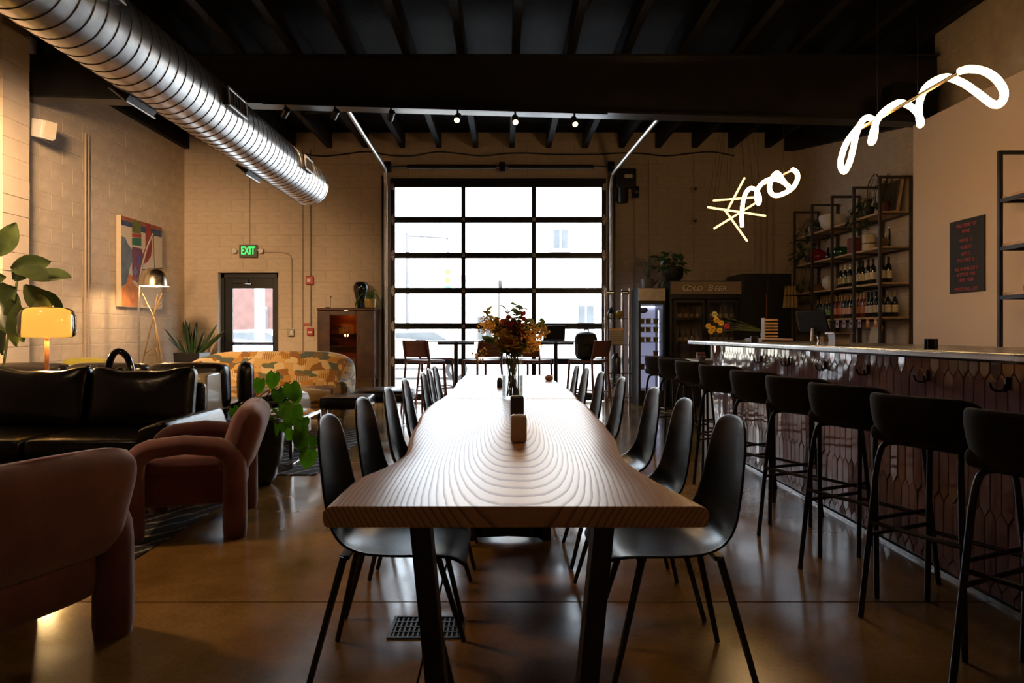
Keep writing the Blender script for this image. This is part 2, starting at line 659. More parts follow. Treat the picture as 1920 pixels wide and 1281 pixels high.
block_wall(wb_, (0, YB, 0), (1, 0, 0), (0, -1, 0), XL, XR, 0.0, 4.54, [(GX0 - .02, GX1 + .02, -1, GZ + .01), (DX0, DX1, -1, DZ)], 300, 3,
           prefer=lambda c: (c[2] < 0.9) + (c[0] > 2.2) * 0.5 + (c[2] > 4.2) * .7)
wr = structure(MB().box((XR + 0.15, (YB + YF) / 2, 2.3), (0.3, YB - YF + 0.6, 4.6)).build('wall_right', M_JOINT, smooth=0), 'painted block wall behind the bottle shelves', 'wall')
block_wall(wr, (XR, 0, 0), (0, 1, 0), (-1, 0, 0), 6.9, YB, 0.8, 4.54, [], 300, 4)
structure(MB().box(((XP + XR) / 2 - .001, (7.51 + YF) / 2, 1.715), (XR - XP, 7.51 - YF, 3.43)).build('wall_right_inner', M_DRY, smooth=0, bevel=.004), 'smooth beige drywall partition on the right', 'wall')
structure(MB().box((-0.25, YF - 0.15, 2.3), (10.9, 0.3, 4.6)).build('wall_front', M_DRY, smooth=0), 'plain wall behind the viewpoint', 'wall')
# pilaster on the left wall
pil = MB()
for k in range(23):
    pil.box((-5.303, 7.28, 0.1 + k * 0.2), (0.206, 0.40, 0.192))
pilo = MB().box((-5.305, 7.28, 2.27), (0.195, 0.39, 4.54)).build('trim_1', M_JOINT, smooth=0)
structure(pilo, 'painted block pier standing out from left wall', 'pier')
pm_ = MB().box((0, 0, 0), (0.206, 0.40, 0.190)).mesh('block', M_WALL, 0)
for k in range(23):
    share('block', pm_, pilo, (-5.303 + random.uniform(-.003, .003), 7.28, 0.1 + k * 0.2))

# ---- ceiling: deck boards, joists, steel girder
cl = structure(MB().box((-0.25, 3.93, ZD + 0.05), (10.9, 16.4, 0.1)).build('ceiling', M_BLACKCEIL, smooth=0), 'black painted ceiling deck with exposed joists', 'ceiling')
jm = MB().box((0, 3.75, ZD - 0.14), (0.085, 15.5, 0.28)).mesh('joist', M_JOIST, 0)
for k in range(-9, 9):
    x = 0.135 + k * 0.614
    if XL + 0.05 < x < XR - 0.05:
        share('joist', jm, cl, (x, 0, 0))
for y in (1.5, 4.6, 9.7):                     # blocking between joists
    for k in range(-9, 8):
        x = 0.135 + k * 0.614 + 0.307
        if (k * 7 + int(y)) % 3 and XL + .3 < x < XR - .3:
            MB().box((x, y + random.uniform(-.15, .15), ZD - 0.12), (0.527, 0.045, 0.22)).build('blocking', M_JOIST, cl, smooth=0)
led = MB().box((XL + 0.045, (7.9 + YB) / 2, 4.40), (0.09, YB - 7.9, 0.28))
led.build('ledger', M_JOIST, cl, smooth=0)
led = MB()
led.add([(XR - .16, YB, 4.22), (XR - .01, YB, 4.22), (XR - .01, 7.75, 3.55), (XR - .16, 7.75, 3.55), (XR - .16, YB, 4.53), (XR - .01, YB, 4.53), (XR - .01, 7.75, 4.53), (XR - .16, 7.75, 4.53)],
        [(0, 1, 2, 3), (4, 5, 6, 7), (0, 1, 5, 4), (1, 2, 6, 5), (2, 3, 7, 6), (3, 0, 4, 7)])
led.build('ledger', M_JOIST, cl, smooth=0)
M_GIRD = pm('glossy black girder paint', (0.016, 0.015, 0.015), 0.30, var=0.3, scale=4)


def gz(x): return 3.78 - (x - XL) * 0.0278


def girder(y0, y1, z0f, z1, m):
    """sloping plate across the room between depths y0 and y1"""
    a, b = XL + 0.01, XR - 0.02
    m.add([(a, y0, gz(a) + z0f), (b, y0, gz(b) + z0f), (b, y1, gz(b) + z0f), (a, y1, gz(a) + z0f),
           (a, y0, gz(a) + z1 if z1 < 1 else 4.255), (b, y0, gz(b) + z1 if z1 < 1 else 4.255), (b, y1, gz(b) + z1 if z1 < 1 else 4.255), (a, y1, gz(a) + z1 if z1 < 1 else 4.255)],
          [(0, 3, 2, 1), (4, 5, 6, 7), (0, 1, 5, 4), (1, 2, 6, 5), (2, 3, 7, 6), (3, 0, 4, 7)])
    return m


gd = structure(girder(7.60, 7.82, 0.0, 0.022, MB()).build('trim_2', M_GIRD, smooth=0), 'black steel girder crossing the room below the joists', 'girder')
girder(7.695, 7.725, 0.0222, 2, MB()).build('girder_web', M_GIRD, gd, smooth=0)
MB().box((-0.25, 7.71, 4.245), (10.2, 0.22, 0.02)).build('girder_flange', M_GIRD, gd, smooth=0)
# splintered timber stub on top of the smooth partition at the girder's end
stub = MB().box((4.42, 7.45, 3.66), (0.5, 0.26, 0.34), (0.05, 0.1, 0.0))
structure(stub.build('trim_3', M_JOIST, smooth=0, bevel=0.02), 'rough black timber end on the partition top', 'beam')

# ================================================================ OVERHEAD GLASS DOOR (door_1)
M_DOORFR = pm('dark anodised door frame', (0.012, 0.013, 0.016), 0.35, metal=0.3, var=0.2, scale=10)
d1 = structure(thing('door_1', 'black framed overhead door with six rows of glass panes', 'garage door', (0, 0, 0)))
YD = 11.50
d1.location = (0, YD, 0)
rows = [(3.597 - 0.5965 * k, 3.10 - 0.5965 * k) for k in range(6)]
cols = [(-1.833, -0.719), (-0.647, 0.467), (0.539, 1.644)]
fx0, fx1 = -1.905, 1.716
for k, (zt, zb) in enumerate(rows):
    top = 3.746 if k == 0 else rows[k - 1][1] - 0.0482
    bot = zb - 0.048 if k < 5 else 0.012
    sec = MB()
    sec.box(((fx0 + fx1) / 2, 0, (top + zt) / 2), (fx1 - fx0, 0.045, top - zt))
    sec.box(((fx0 + fx1) / 2, 0, (zb + bot) / 2), (fx1 - fx0, 0.045, zb - bot))
    so = sec.build('section_rails', M_DOORFR, d1, smooth=0, bevel=.004, seg=1)
    xs = [fx0, cols[0][0], cols[0][1], cols[1][0], cols[1][1], cols[2][0], cols[2][1], fx1]
    for q in range(0, 8, 2):
        MB().box(((xs[q] + xs[q + 1]) / 2, 0.001, (zt + zb) / 2), (xs[q + 1] - xs[q], 0.043, zt - zb)).build('stile', M_DOORFR, so, smooth=0)
    for (a, b) in cols:
        MB().box(((a + b) / 2, 0.006, (zt + zb) / 2), (b - a, 0.006, zt - zb)).build('pane', M_PANE, so, smooth=0)
M_HINGE = pm('zinc hinge', (0.42, 0.38, 0.34), 0.45, metal=0.9, var=0.2, scale=20)
hg = MB()
hg.prism([(-.032, -.005), (.032, -.005), (.026, -.04), (.008, -.085), (-.008, -.085), (-.026, -.04)], 0, 0.008)
hg.prism([(-.032, .005), (-.026, .04), (-.008, .085), (.008, .085), (.026, .04), (.032, .005)], 0, 0.008)
hg.tube([(-.04, 0, .008), (.04, 0, .008)], 0.009, 8)
hm = hg.mesh('hinge', M_HINGE, 40)
hs = MB().box((0, 0, 0.004), (.05, .06, .008)).tube([(-.03, 0, .008), (.03, 0, .008)], 0.008, 8).mesh('hinge', M_HINGE, 40)
for k in range(5):
    z = rows[k][1] - 0.05
    for x in (fx0 + 0.036, fx1 - 0.036):
        share('hinge', hm, d1, (x, -0.0235, z), (R(90), 0, 0))
    for x in (-0.683, 0.503):
        share('hinge', hs, d1, (x, -0.0235, z), (R(90), 0, 0))
for x in (fx0 + .03, fx1 - .03):
    MB().box((x, -0.03, 3.60), (0.05, 0.05, 0.10)).build('top_roller_bracket', M_HINGE, d1, smooth=0, bevel=.006)
# tracks: vertical, curve, horizontal run back to the girder
TL = [(-1.985, 11.44, 0.02), (-1.985, 11.44, 3.45), (-1.983, 11.43, 3.65), (-1.978, 11.36, 3.80), (-1.965, 11.15, 3.865), (-1.93, 9.6, 3.86), (-1.895, 8.28, 3.855)]
TR = [(1.80, 11.44, 0.02), (1.80, 11.44, 3.42), (1.80, 11.43, 3.62), (1.803, 11.36, 3.75), (1.815, 11.15, 3.80), (1.855, 9.6, 3.79), (1.893, 8.28, 3.775)]
for T in (TL, TR):
    pts = [Vector(p) - Vector((0, YD, 0)) for p in T]
    pts = [pts[0]] + smooth_path(pts[1:], 5)
    MB().tube(pts, 0.032, 8, flat=0.8).build('track', M_TRACKSTEEL, d1, smooth=60)
for x in (-1.985, 1.80):
    MB().box((x - 0.05 * (1 if x < 0 else -1), 0.015, 1.9), (0.05, 0.06, 3.8)).build('jamb_angle', M_DOORFR, d1, smooth=0)
MB().tube([(-1.99, -0.06, 3.93), (1.85, -0.06, 3.93)], 0.014, 8).build('torsion_shaft', M_BLKMETAL, d1)
for (a, b) in ((-1.62, -0.13), (0.07, 1.5)):
    sp = MB()
    n = 46
    sp.lathe([(0.040 if i % 2 else 0.034, (b - a) * i / (n * 2)) for i in range(n * 2 + 1)], 10)
    sp.build('torsion_spring', M_BLKMETAL, d1, smooth=180, loc=(a, -0.06, 3.93), rot=(0, R(90), 0))
MB().box((-0.03, -0.04, 3.93), (0.10, 0.10, 0.16)).build('spring_bracket', M_BLKMETAL, d1, smooth=0, bevel=.006)
for x in (-1.95, 1.79):
    MB().box((x, -0.05, 3.93), (0.11, 0.10, 0.17)).build('end_bearing', M_BLKMETAL, d1, smooth=0, bevel=.006)
    MB().tube([(x + .05, -0.06, 3.93), (x - .02, -0.06, 3.93)], 0.075, 14).build('cable_drum', M_BLKMETAL, d1)
# motor of the overhead door
mo = thing('door_operator', 'black motor box high on the wall right of the glass door', 'motor', (2.04, 11.39, 3.60))
MB().box((0, 0, 0.12), (0.30, 0.2, 0.30)).build('motor_body', M_BLACK, mo, smooth=0, bevel=.02)
MB().tube([(-.05, 0, -.28), (-.05, 0, 0)], 0.085, 14).build('motor_cylinder', M_BLACK, mo)
MB().tube([(.12, 0, -.1), (.20, 0, -.1)], 0.10, 14).build('chain_wheel', M_BLACK, mo)
MB().box((.02, -.102, .14), (.13, .004, .06)).build('maker_plate', M_PAPER, mo, smooth=0)
MB().box((0, .11, 0.1), (0.2, 0.1, 0.1)).build('mounting_bracket', M_BLACK, mo, smooth=0)

# ================================================================ ENTRY DOOR (door_2)
d2 = structure(thing('door_2', 'black framed glass entry door under the exit sign', 'door', (0, 11.72, 0)))
fr = MB()
fr.box((DX0 + .03, 0, DZ / 2), (.06, .12, DZ)).box((DX1 - .03, 0, DZ / 2), (.06, .12, DZ)).box(((DX0 + DX1) / 2, 0, DZ - .04), (DX1 - DX0, .12, .08))
fr.build('door_frame', M_BLKMETAL, d2, smooth=0)
gx0, gx1 = -4.65, -3.965
leaf = MB()
leaf.box(((DX0 + .06 + gx0) / 2, 0, 1.05), (gx0 - DX0 - .06, .05, 2.08)).box(((gx1 + DX1 - .06) / 2, 0, 1.05), (DX1 - .06 - gx1, .05, 2.08))
leaf.box(((gx0 + gx1) / 2, 0, 2.0), (gx1 - gx0, .05, .14 + .04)).box(((gx0 + gx1) / 2, 0, .14), (gx1 - gx0, .05, .26)).box(((gx0 + gx1) / 2, 0, .965), (gx1 - gx0, .05, .055))
leaf.build('door_leaf', M_BLKMETAL, d2, smooth=0, bevel=.003, seg=1)
for (a, b) in ((.27, .938), (.992, 1.91)):
    MB().box(((gx0 + gx1) / 2, .005, (a + b) / 2), (gx1 - gx0, .006, b - a)).build('pane', M_PANE, d2, smooth=0)
MB().tube([(gx0 - .02, -.07, .97), (gx1 + .02, -.07, .97)], .016, 8).build('push_bar', M_BLKMETAL, d2)
cl_ = MB().box((-4.50, -.05, 2.03), (.26, .06, .07)).build('door_closer', M_BLACK, d2, smooth=0, bevel=.008)
MB().tube([(-4.45, -.06, 1.99), (-4.30, -.12, 1.985), (-4.36, -.05, 2.0)], .010, 6).build('closer_arm', M_CHROME, cl_)
rev = MB()
rev.box((DX0 - .004, -.02, DZ / 2), (.012, .29, DZ))
structure(rev.build('trim_4', M_WHITE, d2, smooth=0))

# ================================================================ OUTSIDE
M_ASPHALT = pm('sunlit asphalt', (0.32, 0.32, 0.33), 0.9, var=0.15, scale=2)
M_WALK = pm('pale pavement', (0.55, 0.53, 0.50), 0.9, var=0.08, scale=3)
M_PALEB = pm('pale painted facade', (0.72, 0.68, 0.64), 0.85, var=0.05, scale=1.5)
M_BRICK = pm('red brick facade', (0.095, 0.047, 0.040), 0.9, var=0.18, scale=3)
M_FACWIN = pm('facade window glass', (0.045, 0.05, 0.055), 0.1, var=0.3, scale=2)
M_FACFR = pm('facade window frame', (0.085, 0.08, 0.085), 0.6, var=0.1, scale=4)
structure(MB().box((0, 40, -0.25), (120, 56, 0.1)).build('street', M_ASPHALT, smooth=0), 'sunlit asphalt street beyond the glass door', 'street')
structure(MB().box((0, 13.35, -0.12), (60, 2.9, 0.16)).build('pavement', M_WALK, smooth=0), 'pale pavement just outside the glass door', 'pavement')
structure(MB().box((0, 28.9, -0.12), (90, 2.6, 0.16)).build('pavement', M_WALK, smooth=0), 'pale pavement across the street', 'pavement')


def facade(name, label, x0, x1, y, h, mat, wins, sign=None):
    t = thing(name, label, 'building', ((x0 + x1) / 2, y, -0.1))
    cx = (x0 + x1) / 2
    MB().box((0, 4, h / 2), (x1 - x0, 8, h)).build('wall', mat, t, smooth=0)
    MB().box((0, 3.95, h + .1), (x1 - x0 + .3, 8.2, .2)).build('parapet', M_PALEB, t, smooth=0)
    for (a, b, c, d) in wins:
        f = MB().box(((a + b) / 2 - cx, -.03, (c + d) / 2), (b - a, .1, d - c)).build('window', M_FACFR, t, smooth=0)
        n = 2
        for k in range(n):
            w = (b - a) / n
            MB().box((a + w * (k + .5) - cx, -.085, (c + d) / 2), (w - .12, .02, d - c - .16)).build('pane', M_FACWIN, f, smooth=0)
        MB().box(((a + b) / 2 - cx, -.1, c - .06), (b - a + .2, .25, .1)).build('sill', M_PALEB, f, smooth=0)
    return t


YF2 = 30.2


def wpx(x0, y0, x1, y1, Z=YF2): return (PX(x0, Z), PX(x1, Z), PH(y1, Z) + .1, PH(y0, Z) + .1)


fa = facade('pale_building', 'tall pale building with small windows behind the glass door', 0.1, 16, YF2, 7.6, M_PALEB,
            [wpx(1036, 428, 1066, 468), wpx(1083, 571, 1114, 618), (7.5, 8.6, 4.2, 5.6), (9.5, 10.6, 4.2, 5.6), (7.2, 8.8, .8, 2.4)])
fb = facade('low_white_building', 'low white building with a lettered sign across the street', -6.2, -0.25, YF2 + .1, 3.6, M_PALEB, [(-5.9, -5.3, .9, 2.0), (-1.2, -.5, 0.9, 2.0)])
MB().box((-.9, -.09, 2.05), (3.6, .08, .75)).build('sign_panel', M_WHITE, fb, smooth=0)
M_SIGNTXT = pm('grey sign letters', (0.22, 0.22, 0.24), 0.6, var=0.1)
share('lettering', text_mesh('397 80', .55, M_SIGNTXT, extrude=.01), fb, (-.9, -.14, 2.05), (R(90), 0, 0))
fc = facade('brick_building', 'red brick building with a barred window seen through the entry door', -22, -6.6, 24.0, 6.0, M_BRICK,
            [(PX(481, 24), PX(503, 24), PH(615, 24), PH(570, 24)), (-15.5, -14, 1.0, 3.0)])
for k in range(4):
    MB().box((PX(481, 24) + .06 + k * .1 + 14.3, -.12, 1.6), (.03, .04, .9)).build('window_bar', M_FACFR, fc, smooth=0)
po = thing('roof_post', 'white post standing just outside the entry door', 'post', (PX(487, 16.5), 16.5, -0.1))
MB().box((0, 0, 1.75), (.20, .2, 3.5)).build('shaft', M_WHITE, po, smooth=0, bevel=.03)
MB().box((0, 0, .08), (.3, .3, .16)).build('plinth', M_WHITE, po, smooth=0)
# traffic light hanging over the crossing
tl = thing('traffic_light', 'yellow traffic light hanging over the street', 'traffic light', (PX(840, 27), 27, -0.1))
MB().tube([(0, 0, 0), (0, 0, 5.2)], .07, 8).build('pole', M_FACFR, tl, loc=(-1.6, 0, 0))
MB().tube([(-1.6, 0, 5.1), (0, 0, 5.0)], .05, 8).build('mast_arm', M_FACFR, tl)
zc = PH(526, 27) + .1
MB().tube([(0, 0, zc), (0, 0, 5.0)], .025, 6).build('hanger', M_FACFR, tl)
hd = MB().box((0, 0, zc), (.36, .25, 1.0)).build('housing', pm('traffic yellow', (.80, .72, .50), .5), tl, smooth=0, bevel=.03)
for k, (c, nme) in enumerate((((.9, .08, .03), 'red'), ((.9, .45, .03), 'amber'), ((.05, .25, .1), 'green'))):
    MB().tube([(0, -.14, zc + .32 - k * .32), (0, -.10, zc + .32 - k * .32)], .12, 14).build('lens', pm('lens ' + nme, c, .3), hd)


def make_car(label, loc, rz, col):
    t = thing('car', label, 'car', loc, rz, 'parked cars across the street')
    paint = pm('car paint %s' % label[:6], col, .25, coat=.6, var=.03)
    prof = [(-2.1, .35), (-2.15, .75), (-1.95, .95), (-1.25, 1.02), (-.55, 1.42), (.75, 1.45), (1.5, 1.05), (2.05, .95), (2.12, .6), (2.05, .32)]
    m = MB()
    m.prism(prof, -.78, .78, lambda u, v, w: (u, w * (1 - max(0, v - .95) * .35), v))
    m.build('body', paint, t, smooth=35, bevel=.08, seg=3)
    for s in (-1, 1):
        g = MB()
        g.add([(-1.05, s * .752, 1.03), (1.22, s * .752, 1.05), (.68, s * .675, 1.36), (-.5, s * .675, 1.35)], [(0, 1, 2, 3)])
        g.build('side_glass', M_FACWIN, t, smooth=0)
    MB().add([(-1.27, -.68, 1.06), (-1.27, .68, 1.06), (-.62, .58, 1.40), (-.62, -.58, 1.40)], [(0, 1, 2, 3)]).build('windscreen', M_FACWIN, t, smooth=0, loc=(-.03, 0, .02))
    MB().box((2.06, 0, .78), (.06, 1.3, .12)).build('tail_lights', M_RED, t, smooth=0)
    for x in (-1.3, 1.3):
        for s in (-1, 1):
            w = MB().tube([(x, s * .62, .31), (x, s * .82, .31)], .31, 18).build('wheel', M_BLACK, t)
            MB().tube([(x, s * .825, .31), (x, s * .83, .31)], .19, 14).build('hubcap', M_CHROME, w)
    return t


make_car('white car parked behind the entry door post', (PX(462, 19.5), 19.5, -.2), R(8), (.7, .7, .7))
make_car('silver car parked left of the low white building', (PX(775, 25.5), 25.5, -.2), R(0), (.45, .47, .5))
make_car('cream car parked nearer, low in the left door panes', (PX(772, 20.0), 20.0, -.2), R(4), (.6, .55, .45))

# ================================================================ DINING TABLES
def table_mat():
    m, nt, b, o = base_mat('live edge ash')
    tc = nd(nt, 'ShaderNodeTexCoord')
    sp = nd(nt, 'ShaderNodeSeparateXYZ')
    nz = nd(nt, 'ShaderNodeTexNoise'); nz.inputs['Scale'].default_value = 1.6; nz.inputs['Detail'].default_value = 1.5
    mp = nd(nt, 'ShaderNodeMapping'); mp.inputs['Scale'].default_value = (1.0, 0.35, 1.0)
    nt.links.new(tc.outputs['Object'], mp.inputs[0]); nt.links.new(mp.outputs[0], nz.inputs['Vector'])
    nt.links.new(tc.outputs['Object'], sp.inputs[0])

    def ma(op, a, b_=None, c=None):
        n = nd(nt, 'ShaderNodeMath', operation=op)
        for i, q in enumerate((a, b_, c)):
            if q is None: continue
            if isinstance(q, (int, float)): n.inputs[i].default_value = q
            else: nt.links.new(q, n.inputs[i])
        return n.outputs[0]
    x = ma('ADD', sp.outputs[0], -0.02)
    y = ma('MULTIPLY', ma('ABSOLUTE', ma('ADD', sp.outputs[1], -0.37)), 0.125)
    z = ma('MULTIPLY', ma('ADD', sp.outputs[2], -0.76), -0.6)
    xx = ma('ADD', ma('ABSOLUTE', x), z)
    r = ma('POWER', ma('ADD', ma('POWER', xx, 2.8), ma('POWER', y, 2.8)), 1 / 2.8)
    r = ma('ADD', r, ma('MULTIPLY', ma('ADD', nz.outputs['Fac'], -0.5), 0.075))
    nf = nd(nt, 'ShaderNodeTexNoise'); nf.inputs['Scale'].default_value = 26; nf.inputs['Detail'].default_value = 3
    nt.links.new(mp.outputs[0], nf.inputs['Vector'])
    r = ma('ADD', r, ma('MULTIPLY', ma('ADD', nf.outputs['Fac'], -0.5), 0.0045))
    s = ma('FRACT', ma('MULTIPLY', r, 84.0))
    # each ring: pale wood, sharp dark line
    cr = nd(nt, 'ShaderNodeValToRGB')
    e = cr.color_ramp.elements
    e[0].position, e[0].color = 0.0, (0.49, 0.255, 0.11, 1)
    e[1].position, e[1].color = 1.0, (0.20, 0.085, 0.035, 1)
    k = e.new(0.66); k.color = (0.47, 0.24, 0.10, 1)
    k = e.new(0.90); k.color = (0.22, 0.095, 0.04, 1)
    nt.links.new(s, cr.inputs[0])
    nt.links.new(cr.outputs[0], b.inputs['Base Color'])
    b.inputs['Roughness'].default_value = 0.36
    b.inputs['Specular IOR Level'].default_value = 0.5
    b.inputs['Coat Weight'].default_value = 0.22
    b.inputs['Coat Roughness'].default_value = 0.30
    rg = nd(nt, 'ShaderNodeMapRange'); rg.inputs[1].default_value = 0.5; rg.inputs[3].default_value = 0.34; rg.inputs[4].default_value = 0.46
    nt.links.new(s, rg.inputs[0]); nt.links.new(rg.outputs[0], b.inputs['Roughness'])
    bp = nd(nt, 'ShaderNodeBump'); bp.inputs['Strength'].default_value = 0.16; bp.inputs['Distance'].default_value = 0.002; bp.invert = True
    pw = ma('POWER', s, 6.0)
    nt.links.new(pw, bp.inputs['Height']); nt.links.new(bp.outputs[0], b.inputs['Normal'])
    return m


M_ASH = table_mat()


def slab_table(label, y0, y1, lx, ly, rx, ry, legs):
    cy0 = (y0 + y1) / 2
    t = thing('dining_table', label, 'table', (0.02, cy0, 0), 0, 'live-edge dining tables')
    zt, th = 0.76, 0.048
    n = 56
    rows = []
    for i in range(n + 1):
        y = y0 + (y1 - y0) * i / n
        a, b = lerp_s(ly, lx, y), lerp_s(ry, rx, y)
        wob = 0.0025 * math.sin(y * 9) + 0.0012 * math.sin(y * 17 + 1)
        a += wob; b += wob * .8
        sec = []
        pr = [(0, -.5), (-.008, -.42), (-.012, 0), (-.010, .25), (-.003, .42), (.010, .5)]
        for (dx, dz) in pr:
            sec.append((a + dx + .012 - .02, y - cy0, zt - th / 2 + dz * th))
        for q in range(1, 8):
            sec.append((a + .022 + (b - a - .044) * q / 8 - .02, y - cy0, zt))
        for (dx, dz) in reversed(pr):
            sec.append((b - dx - .012 - .02, y - cy0, zt - th / 2 + dz * th))
        rows.append(sec)
    m = MB()
    m.grid(rows, close=True)
    k = len(rows[0])
    L = len(m.v)
    m.f.append(tuple(range(k - 1, -1, -1)))
    m.f.append(tuple(L - k + q for q in range(k)))
    m.build('tabletop', M_ASH, t, smooth=38, bevel=.0025, seg=2)
    for yl in legs:
        g = thing_part('leg_frame', t)
        yy = yl - cy0
        for s in (-1, 1):
            MB().bar((s * .232, yy, .705), (s * .165, yy, .02), .07, .05).build('leg', M_BLKMETAL, g, smooth=0, bevel=.004)
        MB().box((0, yy, .708), (.60, .09, .008)).build('mounting_plate', M_BLKMETAL, g, smooth=0)
        MB().prism([(-.24, .0), (-.20, .0), (-.17, .018), (0, .026), (.17, .018), (.20, 0), (.24, 0), (.24, .10), (-.24, .10)], yy - .035, yy + .035, lambda u, v, w: (u, w, v)).build('foot_bar', M_BLKMETAL, g, smooth=0, bevel=.003)
    return t


def lerp_s(xs, ys, x):
    """smoothstep-ish interpolation"""
    if x <= xs[0]: return ys[0]
    for i in range(len(xs) - 1):
        if x <= xs[i + 1]:
            t = (x - xs[i]) / (xs[i + 1] - xs[i])
            m0 = (ys[i + 1] - ys[i - 1]) / (xs[i + 1] - xs[i - 1]) if i > 0 else (ys[1] - ys[0]) / (xs[1] - xs[0])
            m1 = (ys[i + 2] - ys[i]) / (xs[i + 2] - xs[i]) if i + 2 < len(xs) else (ys[i + 1] - ys[i]) / (xs[i + 1] - xs[i])
            h = xs[i + 1] - xs[i]
            return ys[i] * (2 * t ** 3 - 3 * t * t + 1) + h * m0 * (t ** 3 - 2 * t * t + t) + ys[i + 1] * (-2 * t ** 3 + 3 * t * t) + h * m1 * (t ** 3 - t * t)
    return ys[-1]


def thing_part(name, parent):
    o = bpy.data.objects.new(name, None)
    o.empty_display_size = .05
    COL.objects.link(o)
    o.parent = parent
    return o


def edge(pts):
    ys = [0.39 * F / (y - CY) for x, y in pts]
    return [PX(x, Z) for (x, y), Z in zip(pts, ys)], ys


le = edge([(601, 950), (640, 917), (672, 893), (706, 880), (740, 863), (759, 843), (769, 815), (779, 793), (793, 770), (808, 756), (824, 748)])
re_ = edge([(1329, 950), (1275, 921), (1220, 892), (1187, 869), (1164, 848), (1157, 822), (1137, 797), (1113, 770), (1098, 756), (1086, 748)])
slab_table('long live-edge wooden table nearest the viewer with black steel legs', le[1][0], 4.02, le[0], le[1], re_[0], re_[1], (1.72, 3.80))
le2 = edge([(824, 747.5), (838, 737), (848, 727), (857, 716), (868, 706), (872, 702.5)])
re2 = edge([(1086, 747.5), (1078, 738), (1066, 728), (1045, 715), (1028, 706), (1024, 702.5)])
slab_table('second live-edge wooden table, farther away, pushed end to end with the first', 4.035, 6.3, le2[0], le2[1], re2[0], re2[1], (4.60, 6.24))

# ================================================================ SHELL CHAIRS
def make_chair():
    t = thing('shell_chair', 'x', 'chair', (0, 0, 0), 0, 'black shell chairs along the dining tables')
    prof = [(-.230, .872), (-.224, .80), (-.214, .71), (-.202, .62), (-.188, .54), (-.160, .480), (-.110, .448), (-.04, .436), (.06, .438), (.15, .444), (.215, .442), (.250, .428), (.262, .410)]
    wid = [.125, .165, .185, .200, .212, .220, .226, .228, .228, .226, .220, .206, .18]
    cup = [.018, .022, .026, .030, .036, .044, .040, .030, .022, .016, .010, .004, 0]
    rows = []
    n = 12
    pp = smooth_path([Vector((a, w, c)) for (a, c), w in zip(prof, wid)], 2)
    cc = [lerp1(list(range(len(cup))), cup, i / 2) for i in range(len(pp))]
    for i, (p, c) in enumerate(zip(pp, cc)):
        a = pp[max(0, i - 1)]; b = pp[min(len(pp) - 1, i + 1)]
        tx, tz = b.x - a.x, b.z - a.z
        l = math.hypot(tx, tz)
        nx, nz = -tz / l, tx / l                 # normal towards sitter
        if nx < 0 and nz < 0: nx, nz = -nx, -nz
        row = []
        for k in range(n + 1):
            u = -1 + 2 * k / n
            d = c * abs(u) ** 2.4
            drop = 0
            if i < 3: drop = -(.030 - .010 * i) * abs(u) ** 3
            row.append((p.x + nx * d, p.y * u, p.z + nz * d + drop))
        rows.append(row)
    MB().grid(rows).build('seat_shell', M_SHELL, t, smooth=180, solid=.010, sub=1)
    for sy in (-1, 1):
        for (x0, x1) in ((-.13, -.235), (.12, .235)):
            MB().tube([(x0, sy * .135, .428), (x1, sy * .21, .004)], [.0125, .0095], 8).build('leg', M_BLKMETAL, t)
    fr = MB().box((-.13, 0, .424), (.03, .26, .014)).box((.12, 0, .424), (.03, .26, .014)).box((0, 0, .424), (.24, .05, .012))
    fr.build('under_frame', M_BLKMETAL, t, smooth=0)
    return t


ORD = ['nearest', 'second', 'third', 'fourth', 'fifth', 'sixth', 'farthest']
ch = make_chair()
lb = [(-.610, 2.33), (-.620, 2.94), (-.605, 3.51), (-.615, 4.19), (-.586, 4.88), (-.592, 5.34), (-.595, 5.80)]
rb = [(.785, 2.32), (.785, 2.92), (.785, 3.52), (.755, 4.32), (.710, 4.92), (.665, 5.45), (.645, 5.97)]
first = True
for side, L, rz in (('left', lb, 0), ('right', rb, PI)):
    for i, (x, y) in enumerate(L):
        lab = '%s black shell chair in the row on the %s side of the dining tables' % (ORD[i], side)
        xc = x + (.225 if side == 'left' else -.225)
        rr = rz + R(random.uniform(-2, 2))
        if first:
            ch.location = (xc, y, 0); ch.rotation_euler = (0, 0, rr); ch['label'] = lab; first = False
        else:
            dup(ch, (xc, y, 0), rr, lab)

# ================================================================ BAR
bar = thing('bar_counter', 'bar front clad in mauve picket tiles below the zinc top', 'bar', (2.1, 0, 0))
BY0, BY1 = 1.55, 6.87
MB().box((.35, (BY0 + BY1) / 2, .515), (.66, BY1 - BY0, 1.03)).build('bar_body', M_GROUT, bar, smooth=0)
MB().box((-.008, (BY0 + BY1) / 2, .008), (.016, BY1 - BY0, .016)).build('base_strip', pm('brushed base strip', (.62, .62, .64), .3, metal=1, var=.1), bar, smooth=0)
W, PT, PITCH = .069, .040, .296


def clip_poly(poly, z0, z1):
    def cut(pl, f):
        out = []
        for i in range(len(pl)):
            a, b = pl[i], pl[(i + 1) % len(pl)]
            fa, fb = f(a), f(b)
            if fa >= 0: out.append(a)
            if (fa >= 0) != (fb >= 0):
                q = fa / (fa - fb)
                out.append((a[0] + (b[0] - a[0]) * q, a[1] + (b[1] - a[1]) * q))
        return out
    return cut(cut(poly, lambda p: p[1] - z0), lambda p: z1 - p[1])


